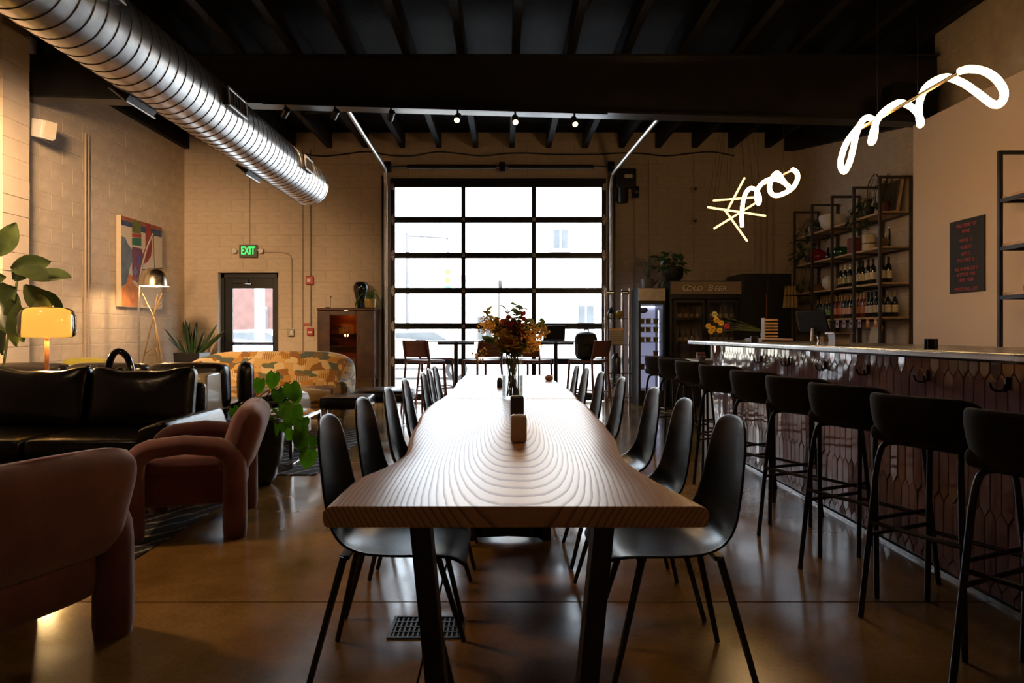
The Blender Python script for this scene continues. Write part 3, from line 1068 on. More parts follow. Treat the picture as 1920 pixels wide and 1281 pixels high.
tile_meshes = []
for r in range(-1, 4):
    top = .981 - r * PITCH
    g = .0011
    hexa = [(-W / 2 + g, top - PT), (0, top - g), (W / 2 - g, top - PT), (W / 2 - g, top - PITCH), (0, top - PITCH - PT + g), (-W / 2 + g, top - PITCH)]
    pl = clip_poly(hexa, .026, 1.026)
    if len(pl) < 3:
        tile_meshes.append(None); continue
    cx = sum(p[0] for p in pl) / len(pl); cz = sum(p[1] for p in pl) / len(pl)
    inn = []
    for (u, v) in pl:                      # inset for the bevelled edge
        du, dv = cx - u, cz - v
        inn.append((u + max(-.0028, min(.0028, du)), v + max(-.0035, min(.0035, dv))))
    m = MB()
    n = len(pl)
    m.add([(0, u, v - cz) for u, v in pl] + [(-.006, u, v - cz) for u, v in pl] + [(-.0078, u, v - cz) for u, v in inn],
          [tuple(range(2 * n, 3 * n))] + [(k, (k + 1) % n, n + (k + 1) % n, n + k) for k in range(n)] + [(n + k, n + (k + 1) % n, 2 * n + (k + 1) % n, 2 * n + k) for k in range(n)])
    tile_meshes.append((m.mesh('tile', M_TILE, 0), cz))
ncol = int((BY1 - 2.62) / W)
extra = MB()
tcount = 0
cells = []
for r, tm in enumerate(tile_meshes):
    if tm is None: continue
    off = W / 2 if r % 2 else 0
    k = 0
    while True:
        y = BY1 - W / 2 - off - k * W
        if y < BY0 + W / 2: break
        cells.append((y, tm)); k += 1
cells.sort(key=lambda c: abs(c[0] - 2.6) if c[0] > 2.6 else 100 + (2.6 - c[0]))
for i, (y, (me, cz)) in enumerate(cells):
    rot = (0, R(random.gauss(0, .55)), R(random.gauss(0, .9)))
    if i < 300:
        share('tile', me, bar, (-.001, y, cz), rot)
    else:
        mt = Matrix.Translation((-.001, y, cz)) @ Euler(rot).to_matrix().to_4x4()
        extra.add([mt @ v.co for v in me.vertices], [tuple(p.vertices) for p in me.polygons])
if extra.f:
    o = extra.build('tile_rows', M_TILE, bar, smooth=0, fix=False); o['kind'] = 'stuff'
hk = MB()
hk.tube([(0, 0, .028), (-.004, 0, .02), (-.004, 0, -.022)], .009, 8)
hk.tube(smooth_path([(-.004, 0, -.012), (-.022, -.012, -.028), (-.040, -.034, -.022), (-.046, -.044, .004)], 4), .0055, 7)
hk.tube(smooth_path([(-.004, 0, -.012), (-.022, .012, -.028), (-.040, .034, -.022), (-.046, .044, .004)], 4), .0055, 7)
hkm = hk.mesh('coat_hook', M_BLKMETAL, 60)
for x in (1421, 1473, 1540, 1619, 1730, 1878):
    share('coat_hook', hkm, bar, (-.013, ZX(x, 2.06), .935), (0, 0, 0), (1.0, 1.0, 1.0))

bt = thing('zinc_worktop', 'long zinc bar top with a rounded front edge', 'worktop', (2.1, 0, 1.03))
tp = MB()
out = []
for a in range(0, 91, 15):
    out.append((-.17 + .12 - .12 * math.cos(R(90 - a)) * 1 - 0, 7.28 - .12 + .12 * math.sin(R(90 - a))))
out = [(-.17, 1.45), (-.17, 7.16)] + [(-.17 + .12 * (1 - math.cos(R(a))), 7.16 + .12 * math.sin(R(a))) for a in range(15, 91, 15)] + [(.72, 7.28), (.72, 1.45)]
tp.prism(out, 0, .04)
tp.build('worktop_slab', M_ZINC, bt, smooth=30, bevel=.012, seg=3)

low = thing('low_counter', 'low pale wood ledge at the far end of the bar', 'counter', (2.35, 7.35, 0))
M_PALEW = pm('pale wood panel', (.52, .40, .27), .5, var=.15, scale=6)
MB().box((0, .1, .84), (.62, .60, .03)).build('ledge_top', M_PALEW, low, smooth=0, bevel=.004)
MB().box((-.12, .05, .41), (.05, .45, .82)).build('support_panel', M_PALEW, low, smooth=0, bevel=.003)
MB().box((-.10, -.05, .945), (.05, .12, .165)).build('upright_block', M_PALEW, low, smooth=0, bevel=.003)

# ================================================================ BAR STOOLS
def make_stool():
    t = thing('bar_stool', 'x', 'stool', (0, 0, 0), 0, 'black upholstered stools along the bar')
    # forward = +x, feet span +-.205; seat shell .73-.78, low wrapped back to .91
    m = MB()
    m.rbox((.01, 0, .752), (.39, .39, .075), .036, 6, (0, 0, .12))
    m.build('seat', M_FABRIC, t, smooth=180, sub=1)
    rows = []
    n = 22
    for i in range(n + 1):
        a = -1 + 2 * i / n
        ang = a * R(96)
        # plan: squarish rounded path around the rear
        r = .186 / (abs(math.cos(ang)) ** 4 + abs(math.sin(ang)) ** 4) ** .25
        px, py = -r * math.cos(ang), r * math.sin(ang)
        fall = max(0.0, (abs(a) - .50) / .50)
        top = .915 - .165 * fall ** 1.5
        bot = .722
        hgt = top - bot
        th = .022
        nx, ny = -math.cos(ang), math.sin(ang)
        lean = .022
        sec = []
        for q in range(12):
            an = 2 * PI * q / 12
            cx_, cz_ = math.cos(an), math.sin(an)
            sx = abs(cx_) ** .6 * (1 if cx_ > 0 else -1)
            sz = abs(cz_) ** .45 * (1 if cz_ > 0 else -1)
            zz = bot + hgt * (.5 + .5 * sz)
            o = sx * th + lean * (zz - bot) / .19 - (.05 * max(0, (.80 - zz) / .08) ** 2 * .5)
            sec.append((px + nx * o, py + ny * o, zz))
        rows.append(sec)
    b = MB()
    b.grid(rows, close=True)
    k = 12
    L = len(b.v)
    b.f.append(tuple(range(k)))
    b.f.append(tuple(L - k + q for q in range(k)))
    b.build('backrest', M_FABRIC, t, smooth=180, sub=1)
    for sx in (-1, 1):
        for sy in (-1, 1):
            pts = smooth_path([(sx * .08, sy * .13, .712), (sx * .135, sy * .150, .705), (sx * .155, sy * .160, .66), (sx * .165, sy * .168, .58)], 3) + [Vector((sx * .205, sy * .205, .003))]
            MB().tube(pts, .0115, 8).build('leg', M_BLKMETAL, t, smooth=60)
    zf, e = .34, .183
    fr = [((-e, -e, zf), (e, -e, zf)), ((-e, e, zf), (e, e, zf)), ((-e, -e, zf + .05), (-e, e, zf + .05)), ((e, -e, zf - .03), (e, e, zf - .03))]
    for a, b_ in fr:
        MB().tube([a, b_], .009, 8).build('footrest_bar', M_BLKMETAL, t)
    MB().box((0, 0, .712), (.24, .30, .012)).build('mounting_plate', M_BLKMETAL, t, smooth=0)
    return t


st = make_stool()
ang = math.atan2(.41, .91)
sa = [7.15, 6.55, 5.90, 5.18, 4.46, 3.86, 3.32, 2.757, 2.195]
names9 = ['farthest bar stool, at the end of the row by the lit cooler', 'second bar stool from the far end of the bar', 'third bar stool from the far end of the bar', 'fourth bar stool from the far end of the bar',
          'middle one of the nine black bar stools', 'fourth bar stool counted from the nearest one', 'third bar stool counted from the nearest one', 'second nearest black bar stool, fully in view', 'nearest black bar stool, cut off by the right edge']
for i, z in enumerate(sa):
    a_i = ang + R((-2, 3, 0, 2, -3, 1, 0, 0, 2)[i])
    fx, fy = math.cos(a_i), math.sin(a_i)
    # rear-far foot at (1.44, z): centre = foot + .205*forward - .205*left
    cxs = 1.44 + .205 * fx + .205 * fy
    cys = z + .205 * fy - .205 * fx
    if i == 0:
        st.location = (cxs, cys, 0); st.rotation_euler = (0, 0, a_i); st['label'] = names9[i]
    else:
        dup(st, (cxs, cys, 0), a_i, names9[i])

# ================================================================ SPIRAL DUCT
DXc, DZc, DR = -2.63, 3.13, 0.262
duct = thing('spiral_duct', 'galvanised spiral air duct hanging along the upper left', 'duct', (DXc, 9.15, DZc))
L0 = 9.15 - 1.2
MB().lathe([(DR, 0), (DR, L0)], 40, caps=False).build('duct_shell', M_GALV, duct, smooth=180, rot=(R(90), 0, 0))
MB().lathe([(.002, 0), (DR * .8, 0.002), (DR * .97, .0), (DR + .003, -.012), (DR + .003, -.05)], 40, caps=True).build('end_cap', M_GALV, duct, smooth=50, rot=(R(90), 0, 0))
seam = MB()
pitch = .125
pts = []
for i in range(int(L0 / pitch * 32)):
    a = 2 * PI * i / 32
    pts.append((DR * math.cos(a) * 1.004, -.06 - pitch * i / 32, DR * math.sin(a) * 1.004))
seam.tube(pts, .0045, 4, caps=False)
seam.build('spiral_seam', pm('dark duct seam', (.18, .17, .16), .45, metal=.8, var=.2), duct, smooth=0)
M_VENT = pm('aluminium register', (.66, .66, .66), .35, metal=.8, var=.08)
M_VENTDK = pm('register louvre', (.05, .05, .05), .5, var=.2)


def register(ang, y, lw=.42, wd=.17):
    """ang: direction from duct axis, 0 = +x, 90 = up"""
    a = R(ang)
    ux, uz = math.cos(a), math.sin(a)
    g = thing_part('air_register', duct)
    g.location = (ux * (DR - .01), y - 9.15, uz * (DR - .01))
    g.rotation_euler = (0, -a + R(90), 0)
    # local z = outward, y = along the duct, x = across
    MB().box((0, 0, .025), (wd - .03, lw - .03, .05)).build('collar', M_VENTDK, g, smooth=0)
    f = MB()
    for s in (-1, 1):
        f.box((s * (wd / 2 - .012), 0, .052), (.024, lw, .014)).box((0, s * (lw / 2 - .012), .052), (wd, .024, .014))
    f.build('register_frame', M_VENT, g, smooth=0, bevel=.003, seg=1)
    for k in range(6):
        MB().box((0, -lw / 2 + .05 + k * (lw - .1) / 5, .053), (wd - .05, .006, .016), (R(35), 0, 0)).build('louvre', M_VENTDK, g, smooth=0)


register(-128, ZX(258, DXc - .15))
register(5, ZX(437, DXc + .26))
register(-128, ZX(470, DXc - .15))
register(5, ZX(573, DXc + .26), .36)
register(20, ZX(163, DXc + .20))
for y in (8.9, 6.1, 3.6):
    MB().tube([(0, y - 9.15, DR), (-.02, y - 9.15, 4.5 - DZc)], .003, 5).build('hanger_wire', M_STEEL, duct)

# ================================================================ TRACK LIGHTS ON THE GIRDER
tk = thing('track_light', 'black lighting track with six spot heads under the girder', 'track light', (0, 7.60, 0))
Yt = 7.55


def tpt(x, y): return P(x, y, Yt) - Vector((0, 7.60, 0))


a, b = tpt(493, 193.5), tpt(1139, 213)
MB().bar(a, b, .035, .03).build('track_rail', M_BLKMETAL, tk, smooth=0)
for x in (520, 700, 850, 1090):
    q = tpt(x, 193.5 + (x - 493) * .0302)
    MB().bar(q, (q.x, .03, gz(q.x) + .003), .02).build('rail_bracket', M_BLKMETAL, tk, smooth=0)
M_LENS = pm('lit spot lens', (1, .8, .5), .4, emit=(1.0, .60, .26), es=7, var=.01)


def head(x, yb, aim, energy, name, tilt_w=62):
    q = tpt(x, 193.5 + (x - 493) * .0302)
    top = q + Vector((0, 0, -.015))
    c = q + Vector((0, 0, -.10))
    d = (Vector(aim) - (c + Vector((0, 7.60, 0)))).normalized()
    g = thing_part('spot_head', tk)
    MB().tube([top, c + Vector((0, 0, .03))], .011, 8).build('stem', M_BLKMETAL, g)
    MB().tube([c - d * .06, c + d * .055], .036, 14).build('head_cylinder', M_BLKMETAL, g)
    MB().tube([c + d * .0555, c + d * .058], .030, 14).build('lens', M_LENS, g)
    ld = bpy.data.lights.new('spot_lamp', 'SPOT')
    ld.energy = energy
    ld.color = (1.0, .63, .32)
    ld.spot_size = R(tilt_w)
    ld.spot_blend = .7
    ld.shadow_soft_size = .04
    lo = bpy.data.objects.new('spot_lamp', ld)
    COL.objects.link(lo)
    lo.parent = g
    lo.location = c + d * .07
    lo.rotation_euler = d.to_track_quat('-Z', 'Y').to_euler()


head(535, 215, (-5.3, 11.2, 1.6), 80, 'a')
head(628, 217, (-4.6, 11.55, 1.2), 55, 'b')
head(733, 220, (-3.0, 11.5, 1.0), 45, 'c')
head(858, 228, (-.9, 4.2, .6), 55, 'd', 70)
head(966, 229, (.3, 4.6, .6), 45, 'e', 70)
head(1077, 233, (1.2, 4.9, .5), 45, 'f', 70)

# a second track in front of the girder, above the frame: washes the left wall and lounge
tk2 = thing('track_light', 'black lighting track over the lounge washing the left wall', 'track light', (-3.85, 3.8, 3.45))
MB().box((0, 0, 0), (.035, 2.6, .03)).build('track_rail', M_BLKMETAL, tk2, smooth=0)
for k in range(3):
    MB().tube([(0, -1.1 + k * 1.1, .01), (0, -1.1 + k * 1.1, 1.08)], .006, 6).build('rail_hanger', M_BLKMETAL, tk2, smooth=0)


def head2(tk_, y, aim, energy, w=70, x=0.0):
    c = Vector((x, y, -.12))
    org = Vector(tk_.location)
    d = (Vector(aim) - (c + org)).normalized()
    g = thing_part('spot_head', tk_)
    MB().tube([(x, y, -.015), (x, y, -.09)], .011, 8).build('stem', M_BLKMETAL, g)
    MB().tube([c - d * .06, c + d * .055], .036, 12).build('head_cylinder', M_BLKMETAL, g)
    MB().tube([c + d * .0555, c + d * .058], .030, 12).build('lens', M_LENS, g)
    ld = bpy.data.lights.new('spot_lamp', 'SPOT')
    ld.energy = energy
    ld.color = (1.0, .64, .34)
    ld.spot_size = R(w)
    ld.spot_blend = .8
    ld.shadow_soft_size = .16
    lo = bpy.data.objects.new('spot_lamp', ld)
    COL.objects.link(lo)
    lo.parent = g
    lo.location = c + d * .075
    lo.rotation_euler = d.to_track_quat('-Z', 'Y').to_euler()


head2(tk2, 1.2, (-5.4, 9.2, 1.2), 640, 85)
head2(tk2, 0.5, (-5.4, 8.2, 1.1), 430, 80)
# a third track above the frame, over the near end of the dining tables
tk3 = thing('track_light', 'black lighting track over the near end of the dining tables', 'track light', (0.3, 1.0, 4.22))
MB().box((0, 0, 0), (2.4, .035, .03)).build('track_rail', M_BLKMETAL, tk3, smooth=0)
for k in range(2):
    MB().box((-.9 + k * 1.8, 0, .03), (.03, .03, .04)).build('rail_bracket', M_BLKMETAL, tk3, smooth=0)
head2(tk3, 0, (0.0, 4.1, 0.9), 95, 40, -.5)
head2(tk3, 0, (0.05, 2.0, 0.76), 30, 40, .2)
head2(tk3, 0, (1.0, 3.2, 0.0), 8, 50, 1.0)
head2(tk2, -0.3, (-1.0, 3.2, 0.0), 190, 46)
head2(tk2, -1.0, (-2.9, 4.9, 0.5), 25, 70)

# ================================================================ LIGHT SQUIGGLES OVER THE BAR
def squiggle(label, rod, path, wires):
    a = P(*rod[0]); b = P(*rod[1])
    t = thing('tube_pendant_lamp', label, 'lamp', (a + b) / 2, 0, 'glowing squiggle pendants above the bar')
    o = (a + b) / 2
    MB().tube([a - o, b - o], .011, 8).build('brass_rod', M_BRASS, t)
    pts = smooth_path([P(*p) - o for p in path], 6)
    MB().tube(pts, .0185, 10).build('light_tube', M_NEON, t, smooth=180)
    for f in wires:
        p = a.lerp(b, f) - o
        MB().tube([p, Vector((p.x, p.y, 4.5 - o.z))], .0015, 4).build('hanging_wire', M_STEEL, t)
    return t


def z2(x, y, Z): return (1540 + x / 4.926, 80 + y / 4.926, Z)


squiggle('near squiggle of glowing tube above the right of the bar',
         (z2(365, 795, 4.60), z2(1300, 258, 3.58)),
         [z2(1285, 262, 3.60), z2(1370, 243, 3.50), z2(1500, 262, 3.42), z2(1610, 330, 3.36), z2(1680, 430, 3.36), z2(1685, 510, 3.38), z2(1640, 570, 3.42), z2(1570, 560, 3.50),
          z2(1450, 470, 3.62), z2(1330, 385, 3.72), z2(1230, 340, 3.78), z2(1150, 318, 3.83), z2(1060, 345, 3.87), z2(975, 405, 3.92), z2(925, 490, 3.96), z2(902, 590, 4.0), z2(905, 690, 4.02), z2(914, 760, 4.06),
          z2(918, 715, 4.12), z2(890, 655, 4.15), z2(840, 602, 4.17), z2(780, 568, 4.19), z2(715, 553, 4.22), z2(640, 590, 4.26), z2(575, 640, 4.30), z2(520, 710, 4.33), z2(488, 790, 4.36), z2(465, 870, 4.38), z2(460, 925, 4.42),
          z2(486, 890, 4.47), z2(500, 810, 4.49), z2(495, 745, 4.51), z2(470, 705, 4.53), z2(425, 692, 4.55), z2(375, 730, 4.58), z2(325, 840, 4.60), z2(298, 960, 4.62), z2(262, 1100, 4.62), z2(215, 1190, 4.64), z2(180, 1150, 4.68), z2(185, 1060, 4.72), z2(230, 930, 4.74), z2(300, 830, 4.70), z2(350, 770, 4.64)],
         (.2, .62))


def z1(x, y, Z): return (1140 + x / 4.745, 220 + y / 4.745, Z)


squiggle('far squiggle of glowing tube above the middle of the bar',
         (z1(1290, 640, 6.5), z1(1640, 470, 5.7)),
         [z1(1640, 465, 5.70), z1(1678, 490, 5.66), z1(1685, 550, 5.64), z1(1650, 620, 5.66), z1(1590, 665, 5.70), z1(1510, 695, 5.74), z1(1455, 680, 5.78), z1(1437, 620, 5.82), z1(1460, 540, 5.86), z1(1500, 495, 5.88),
          z1(1530, 520, 5.80), z1(1570, 580, 5.72), z1(1630, 640, 5.66), z1(1590, 600, 5.72), z1(1520, 560, 5.9), z1(1440, 552, 6.05), z1(1370, 590, 6.14), z1(1330, 650, 6.2), z1(1322, 720, 6.24), z1(1338, 768, 6.28),
          z1(1350, 730, 6.33), z1(1335, 675, 6.38), z1(1300, 636, 6.42), z1(1255, 638, 6.46), z1(1215, 700, 6.52), z1(1195, 800, 6.56), z1(1190, 900, 6.6), z1(1193, 975, 6.62)],
         (.15, .8))

# stick chandelier
sc_ = thing('stick_chandelier', 'chandelier of crossed thin glowing sticks behind the bar lamps', 'lamp', P(1380, 390, 8.2))
o = Vector(sc_.location)
for (p, q) in (((940, 740, 8.0), (1300, 712, 8.4)), ((885, 800, 8.3), (1405, 878, 8.0)), ((1215, 540, 8.3), (1070, 812, 8.1)), ((945, 990, 8.1), (1305, 768, 8.4)), ((1040, 825, 8.0), (1237, 1100, 8.3))):
    A, B = P(*z1(*p)) - o, P(*z1(*q)) - o
    MB().tube([A, B], .012, 8).build('light_stick', M_STICK, sc_)
    for e, f in ((A, -1), (B, 1)):
        MB().tube([e, Vector((.03 * f, 0, 4.50 - o.z))], .0018, 4, caps=False).build('hanging_wire', M_STEEL, sc_)
MB().tube([(0, 0, 4.49 - o.z), (0, 0, 4.53 - o.z)], .06, 16).build('ceiling_rose', M_BLACK, sc_)

# ================================================================ WALL FITTINGS
ex = thing('exit_sign', 'lit green exit sign with two lamp heads above the entry door', 'exit sign', P(466, 471, 11.50))
EW, EH = .28, .19
MB().box((0, 0, 0), (EW + .02, .05, EH + .02)).build('sign_housing', pm('exit sign face', (.10, .11, .09), .5), ex, smooth=0, bevel=.006)
M_EXIT = pm('exit green light', (.05, .6, .12), .5, emit=(.03, .85, .14), es=1.6, var=.01)
share('lettering', text_mesh('EXIT', .185, M_EXIT, extrude=.003, sx=.62, bold=.004), ex, (0, -.028, 0), (R(90), 0, 0))
for s in (-1, 1):
    MB().tube([(s * .15, 0, .02), (s * .19, 0, .02)], .012, 8).build('lamp_arm', M_WHITE, ex)
    MB().tube([(s * .22, .01, .02), (s * .22, -.055, .0)], [.03, .042], 12).build('emergency_lamp', M_WHITE, ex)


def conduit(name, label, pts, r=.011, k=4, mat=None, smooth_it=True):
    c = [Vector(p) for p in pts]
    o = c[0]
    q = [p - o for p in c]
    ob = MB().tube(q, r, 8).build(name, mat or M_CONDUIT, None, smooth=60)
    ob.location = o
    return tag(ob, label, 'conduit')


def wb(x, y, d=.02): return P(x, y, YB - d)


conduit('conduit', 'thin conduit dropping from the ceiling to the exit sign', [wb(468, 280), wb(468, 459)], .008)
bend = [wb(487, 473)] + [wb(530, 473.5)] + [wb(538, 475), wb(544.5, 480), wb(547, 489)] + [wb(547.5, 615)]
conduit('conduit', 'bent conduit from the exit sign down to the light switch', bend, .010)
conduit('conduit', 'left one of two conduits running down to the sofa', [wb(567, 280), wb(567.5, 756)], .010)
conduit('conduit', 'grey conduit linking the red fire alarm devices', [wb(582, 280), wb(582.5, 520)], .011, mat=pm('grey conduit', (.22, .20, .18), .45, metal=.4))
conduit('conduit', 'short grey conduit between the two red alarm devices', [wb(582.5, 535), wb(583, 612)], .011, mat=MATS['grey conduit'])
conduit('conduit', 'thin conduit behind the cabinet top left', [wb(1189, 370), wb(1190, 640)], .008)
MB()
sw = thing('light_switch', 'metal switch box at the foot of the bent conduit', 'switch', wb(545.5, 624, .03))
MB().box((0, 0, 0), (.115, .06, .115)).build('switch_box', pm('switch metal', (.32, .28, .24), .4, metal=.8), sw, smooth=0, bevel=.006)
MB().box((.015, -.033, 0), (.035, .008, .07)).build('rocker', M_WHITE, sw, smooth=0, bevel=.003)
fa_ = thing('fire_alarm', 'red fire alarm strobe on the back wall', 'fire alarm', wb(581, 526, .035))
MB().box((0, 0, 0), (.125, .06, .14)).build('alarm_body', M_RED, fa_, smooth=0, bevel=.01)
MB().box((-.01, -.035, 0), (.055, .014, .06)).build('strobe', M_WHITE, fa_, smooth=0, bevel=.004)
pl = thing('pull_station', 'red fire pull station below the alarm strobe', 'fire alarm', wb(582, 622, .03))
MB().box((0, 0, 0), (.11, .05, .13)).build('station_body', M_RED, pl, smooth=0, bevel=.008)
MB().box((0, -.03, -.01), (.07, .016, .03)).build('pull_handle', M_WHITE, pl, smooth=0, bevel=.004)
ps = thing('fire_sign', 'small red sign above the pull station', 'sign', wb(575.5, 609, .006))
MB().box((0, 0, 0), (.095, .008, .045)).build('sign_plate', M_RED, ps, smooth=0)
MB().box((0, -.005, 0), (.07, .002, .008)).build('sign_line', M_WHITE, ps, smooth=0)
for (y, lab) in ((355, 'upper'), (415, 'lower')):
    e = thing('junction_box', '%s round junction box on the conduit right of the glass door' % lab, 'junction box', wb(1301, y, .03))
    MB().tube([(0, .03, 0), (0, -.02, 0)], .058, 16).build('box_body', M_CONDUIT, e)
    MB().tube([(-.012, -.02, 0), (.03, -.05, 0)], .018, 8).build('knockout_plug', M_STEEL, e)
conduit('conduit', 'conduit joining the two round junction boxes', [wb(1301, 290), wb(1301, 500)], .009)
for k, x in enumerate((1216, 1416, 1427, 1438, 1450)):
    conduit('conduit', ('thin conduit just right of the door motor', 'first of the pipes left of the far shelves', 'second of the pipes left of the far shelves', 'third of the pipes left of the far shelves', 'fourth of the pipes left of the far shelves')[k],
            [wb(x, 300 if k == 0 else 345), wb(x, 620 if k == 0 else 520)], .010 if k == 0 else .018)
# conduits on the left wall
for (x, r, lab) in ((161, .014, 'thicker conduit running down the left wall'), (167.5, .008, 'thin conduit beside the thick one on the left wall')):
    Z = ZX(x, XL + .03)
    conduit('conduit', lab, [(XL + .025, Z, .05), (XL + .025, Z, 3.72)], r)
# black cables along the joist ends
cp = []
for k, x in enumerate(range(560, 1420, 43)):
    cp.append(P(x, 288 + 3 * math.sin(k * 1.7) + (2 if k % 3 else -1), 11.46))
o = cp[0]
tag(MB().tube(smooth_path([p - o for p in cp], 3), .012, 6).build('cable_run', M_BLACK, None, smooth=60, loc=o), 'black cable looping along the joist ends on the back wall', 'cable')
# wedge-shaped white box light high on the left wall
wl_ = thing('wall_speaker', 'white box mounted high on the left wall by the pier', 'speaker', (XL + .12, 7.68, PH(243, 7.68)))
MB().box((.10, .0, 0), (.18, .16, .20), (0, R(12), R(-20))).build('speaker_box', M_WHITE, wl_, smooth=0, bevel=.008)
MB().box((.20, -.02, -.01), (.006, .14, .18), (0, R(12), R(-20))).build('grille', M_CREAM, wl_, smooth=0)
MB().tube([(-.12, 0, 0), (.05, 0, 0)], .02, 8).build('mount_arm', M_WHITE, wl_)

# painting on the left wall
pt = thing('painting', 'large abstract painting with an orange bottle shape on the left wall', 'painting', (XL + .045, 10.1, 2.1))
XC = XL + .08


def pp_(x, y):
    Z = ZX(x, XC)
    return (Z, PH(y, Z))


def q4(x, y): return pp_(200 + x / 4.0, 380 + y / 4.0)


c4 = [q4(105, 95), q4(413, 183), q4(418, 797), q4(110, 783)]
y0, y1 = (c4[0][0] + c4[3][0]) / 2, (c4[1][0] + c4[2][0]) / 2
z1_, z0_ = (c4[0][1] + c4[1][1]) / 2, (c4[2][1] + c4[3][1]) / 2
OX = Vector(pt.location)
MB().box((.002, (y0 + y1) / 2 - OX.y, (z0_ + z1_) / 2 - OX.z), (.066, y1 - y0, z1_ - z0_)).build('canvas', pm('cream canvas', (.66, .55, .42), .8, var=.05), pt, smooth=0)
SH = [((.30, .09, .04), [(105, 95), (413, 183), (413, 215), (105, 128)]),
      ((.035, .065, .14), [(105, 126), (190, 152), (190, 188), (105, 165)]), ((.035, .065, .14), [(250, 170), (300, 185), (300, 232), (250, 220)]), ((.035, .065, .14), [(320, 190), (413, 215), (410, 262), (322, 240)]),
      ((.13, .14, .03), [(190, 130), (255, 150), (255, 235), (190, 225)]), ((.35, .05, .03), [(190, 228), (258, 238), (258, 265), (190, 258)]), ((.03, .14, .09), [(190, 262), (258, 270), (258, 325), (190, 318)]),
      ((.30, .035, .03), [(290, 150), (325, 165), (338, 320), (330, 400), (300, 450), (272, 460), (265, 400), (290, 340)]),
      ((.16, .05, .10), [(190, 330), (258, 345), (272, 400), (262, 480), (245, 540), (230, 600), (195, 560), (190, 480)]), ((.06, .08, .26), [(235, 385), (255, 440), (240, 470), (225, 450)]), ((.17, .18, .30), [(208, 470), (232, 520), (215, 550), (195, 525)]),
      ((.14, .17, .20), [(107, 252), (135, 262), (155, 310), (185, 350), (190, 430), (165, 500), (160, 560), (140, 610), (110, 625)]),
      ((.62, .22, .05), [(160, 535), (185, 545), (190, 595), (235, 650), (235, 783), (112, 775), (115, 640), (145, 605)]),
      ((.30, .08, .09), [(190, 555), (235, 570), (235, 592), (190, 580)]), ((.02, .02, .02), [(262, 498), (330, 508), (330, 514), (262, 506)]), ((.02, .02, .02), [(365, 492), (415, 488), (415, 496), (365, 500)])]
for k, (c, poly) in enumerate(SH):
    pl_ = [q4(*p) for p in poly]
    MB().prism(pl_, .0352, .0362 + k * .0006, lambda u, v, w: (w, max(y0 + .002, min(y1 - .002, u)) - OX.y, max(z0_ + .002, min(z1_ - .002, v)) - OX.z)).build('painted_shape', pm('paint %d' % k, c, .7, var=.25, scale=9), pt, smooth=0)

# ================================================================ LOUNGE: velvet armchairs
def make_armchair():
    """forward = +x; loops of padded tube as arms and legs"""
    t = thing('velvet_armchair', 'x', 'armchair', (0, 0, 0), 0, 'dusty pink velvet armchairs')
    for s in (-1, 1):
        y = s * .335
        x0, x1, ht = -.26, .27, .515
        pts = [(x0, y, .0), (x0, y, .05), (x0, y, .22), (x0, y, .36)]
        for a in (15, 35, 55, 75):
            pts.append((x0 + .13 * (1 - math.cos(R(a))), y, ht - .13 + .13 * math.sin(R(a)) * .98))
        pts += [(x0 + .18, y, ht + .003), (0, y, ht + .012), (x1 - .18, y, ht + .003)]
        for a in (75, 55, 35, 15):
            pts.append((x1 - .13 * (1 - math.cos(R(a))), y, ht - .13 + .13 * math.sin(R(a)) * .98))
        pts += [(x1, y, .36), (x1, y, .22), (x1, y, .05), (x1, y, .0)]
        MB().tube(pts, [.060, .066, .066, .065, .063, .060, .057, .055] + [.054] * (len(pts) - 16) + [.055, .057, .060, .063, .065, .066, .066, .060], 18, flat=1.15, up=(1, 0, 0)).build('arm_loop', M_VELVET, t, smooth=60)
    MB().rbox((.02, 0, .27), (.60, .56, .22), .06, 6, (.02, 0, .03)).build('seat_base', M_VELVET, t, smooth=180, sub=1)
    MB().rbox((.06, 0, .395), (.58, .56, .12), .058, 6, (.02, 0, .12)).build('seat_cushion', M_VELVET, t, smooth=180, sub=1)
    MB().rbox((-.285, 0, .525), (.18, .72, .42), .093, 7, (.10, 0, .05), (0, R(-18), 0)).build('backrest', M_VELVET, t, smooth=180, sub=1)
    MB().tube(smooth_path([(-.340, -.30, .712), (-.350, -.18, .727), (-.353, 0, .732), (-.350, .18, .727), (-.340, .30, .712)], 4), .0035, 6).build('back_seam', pm('pink piping', (.42, .17, .17), .8), t)
    return t


ac = make_armchair()
ac['label'] = 'pink velvet armchair with looped arms seen from the side, by the potted vine'
ac.location = (-1.86, 4.12, 0)
ac.rotation_euler = (0, 0, PI + R(15))
dup(ac, (-1.85, 2.38, 0), PI - R(20), 'pink velvet armchair in the near left corner, seen from behind')

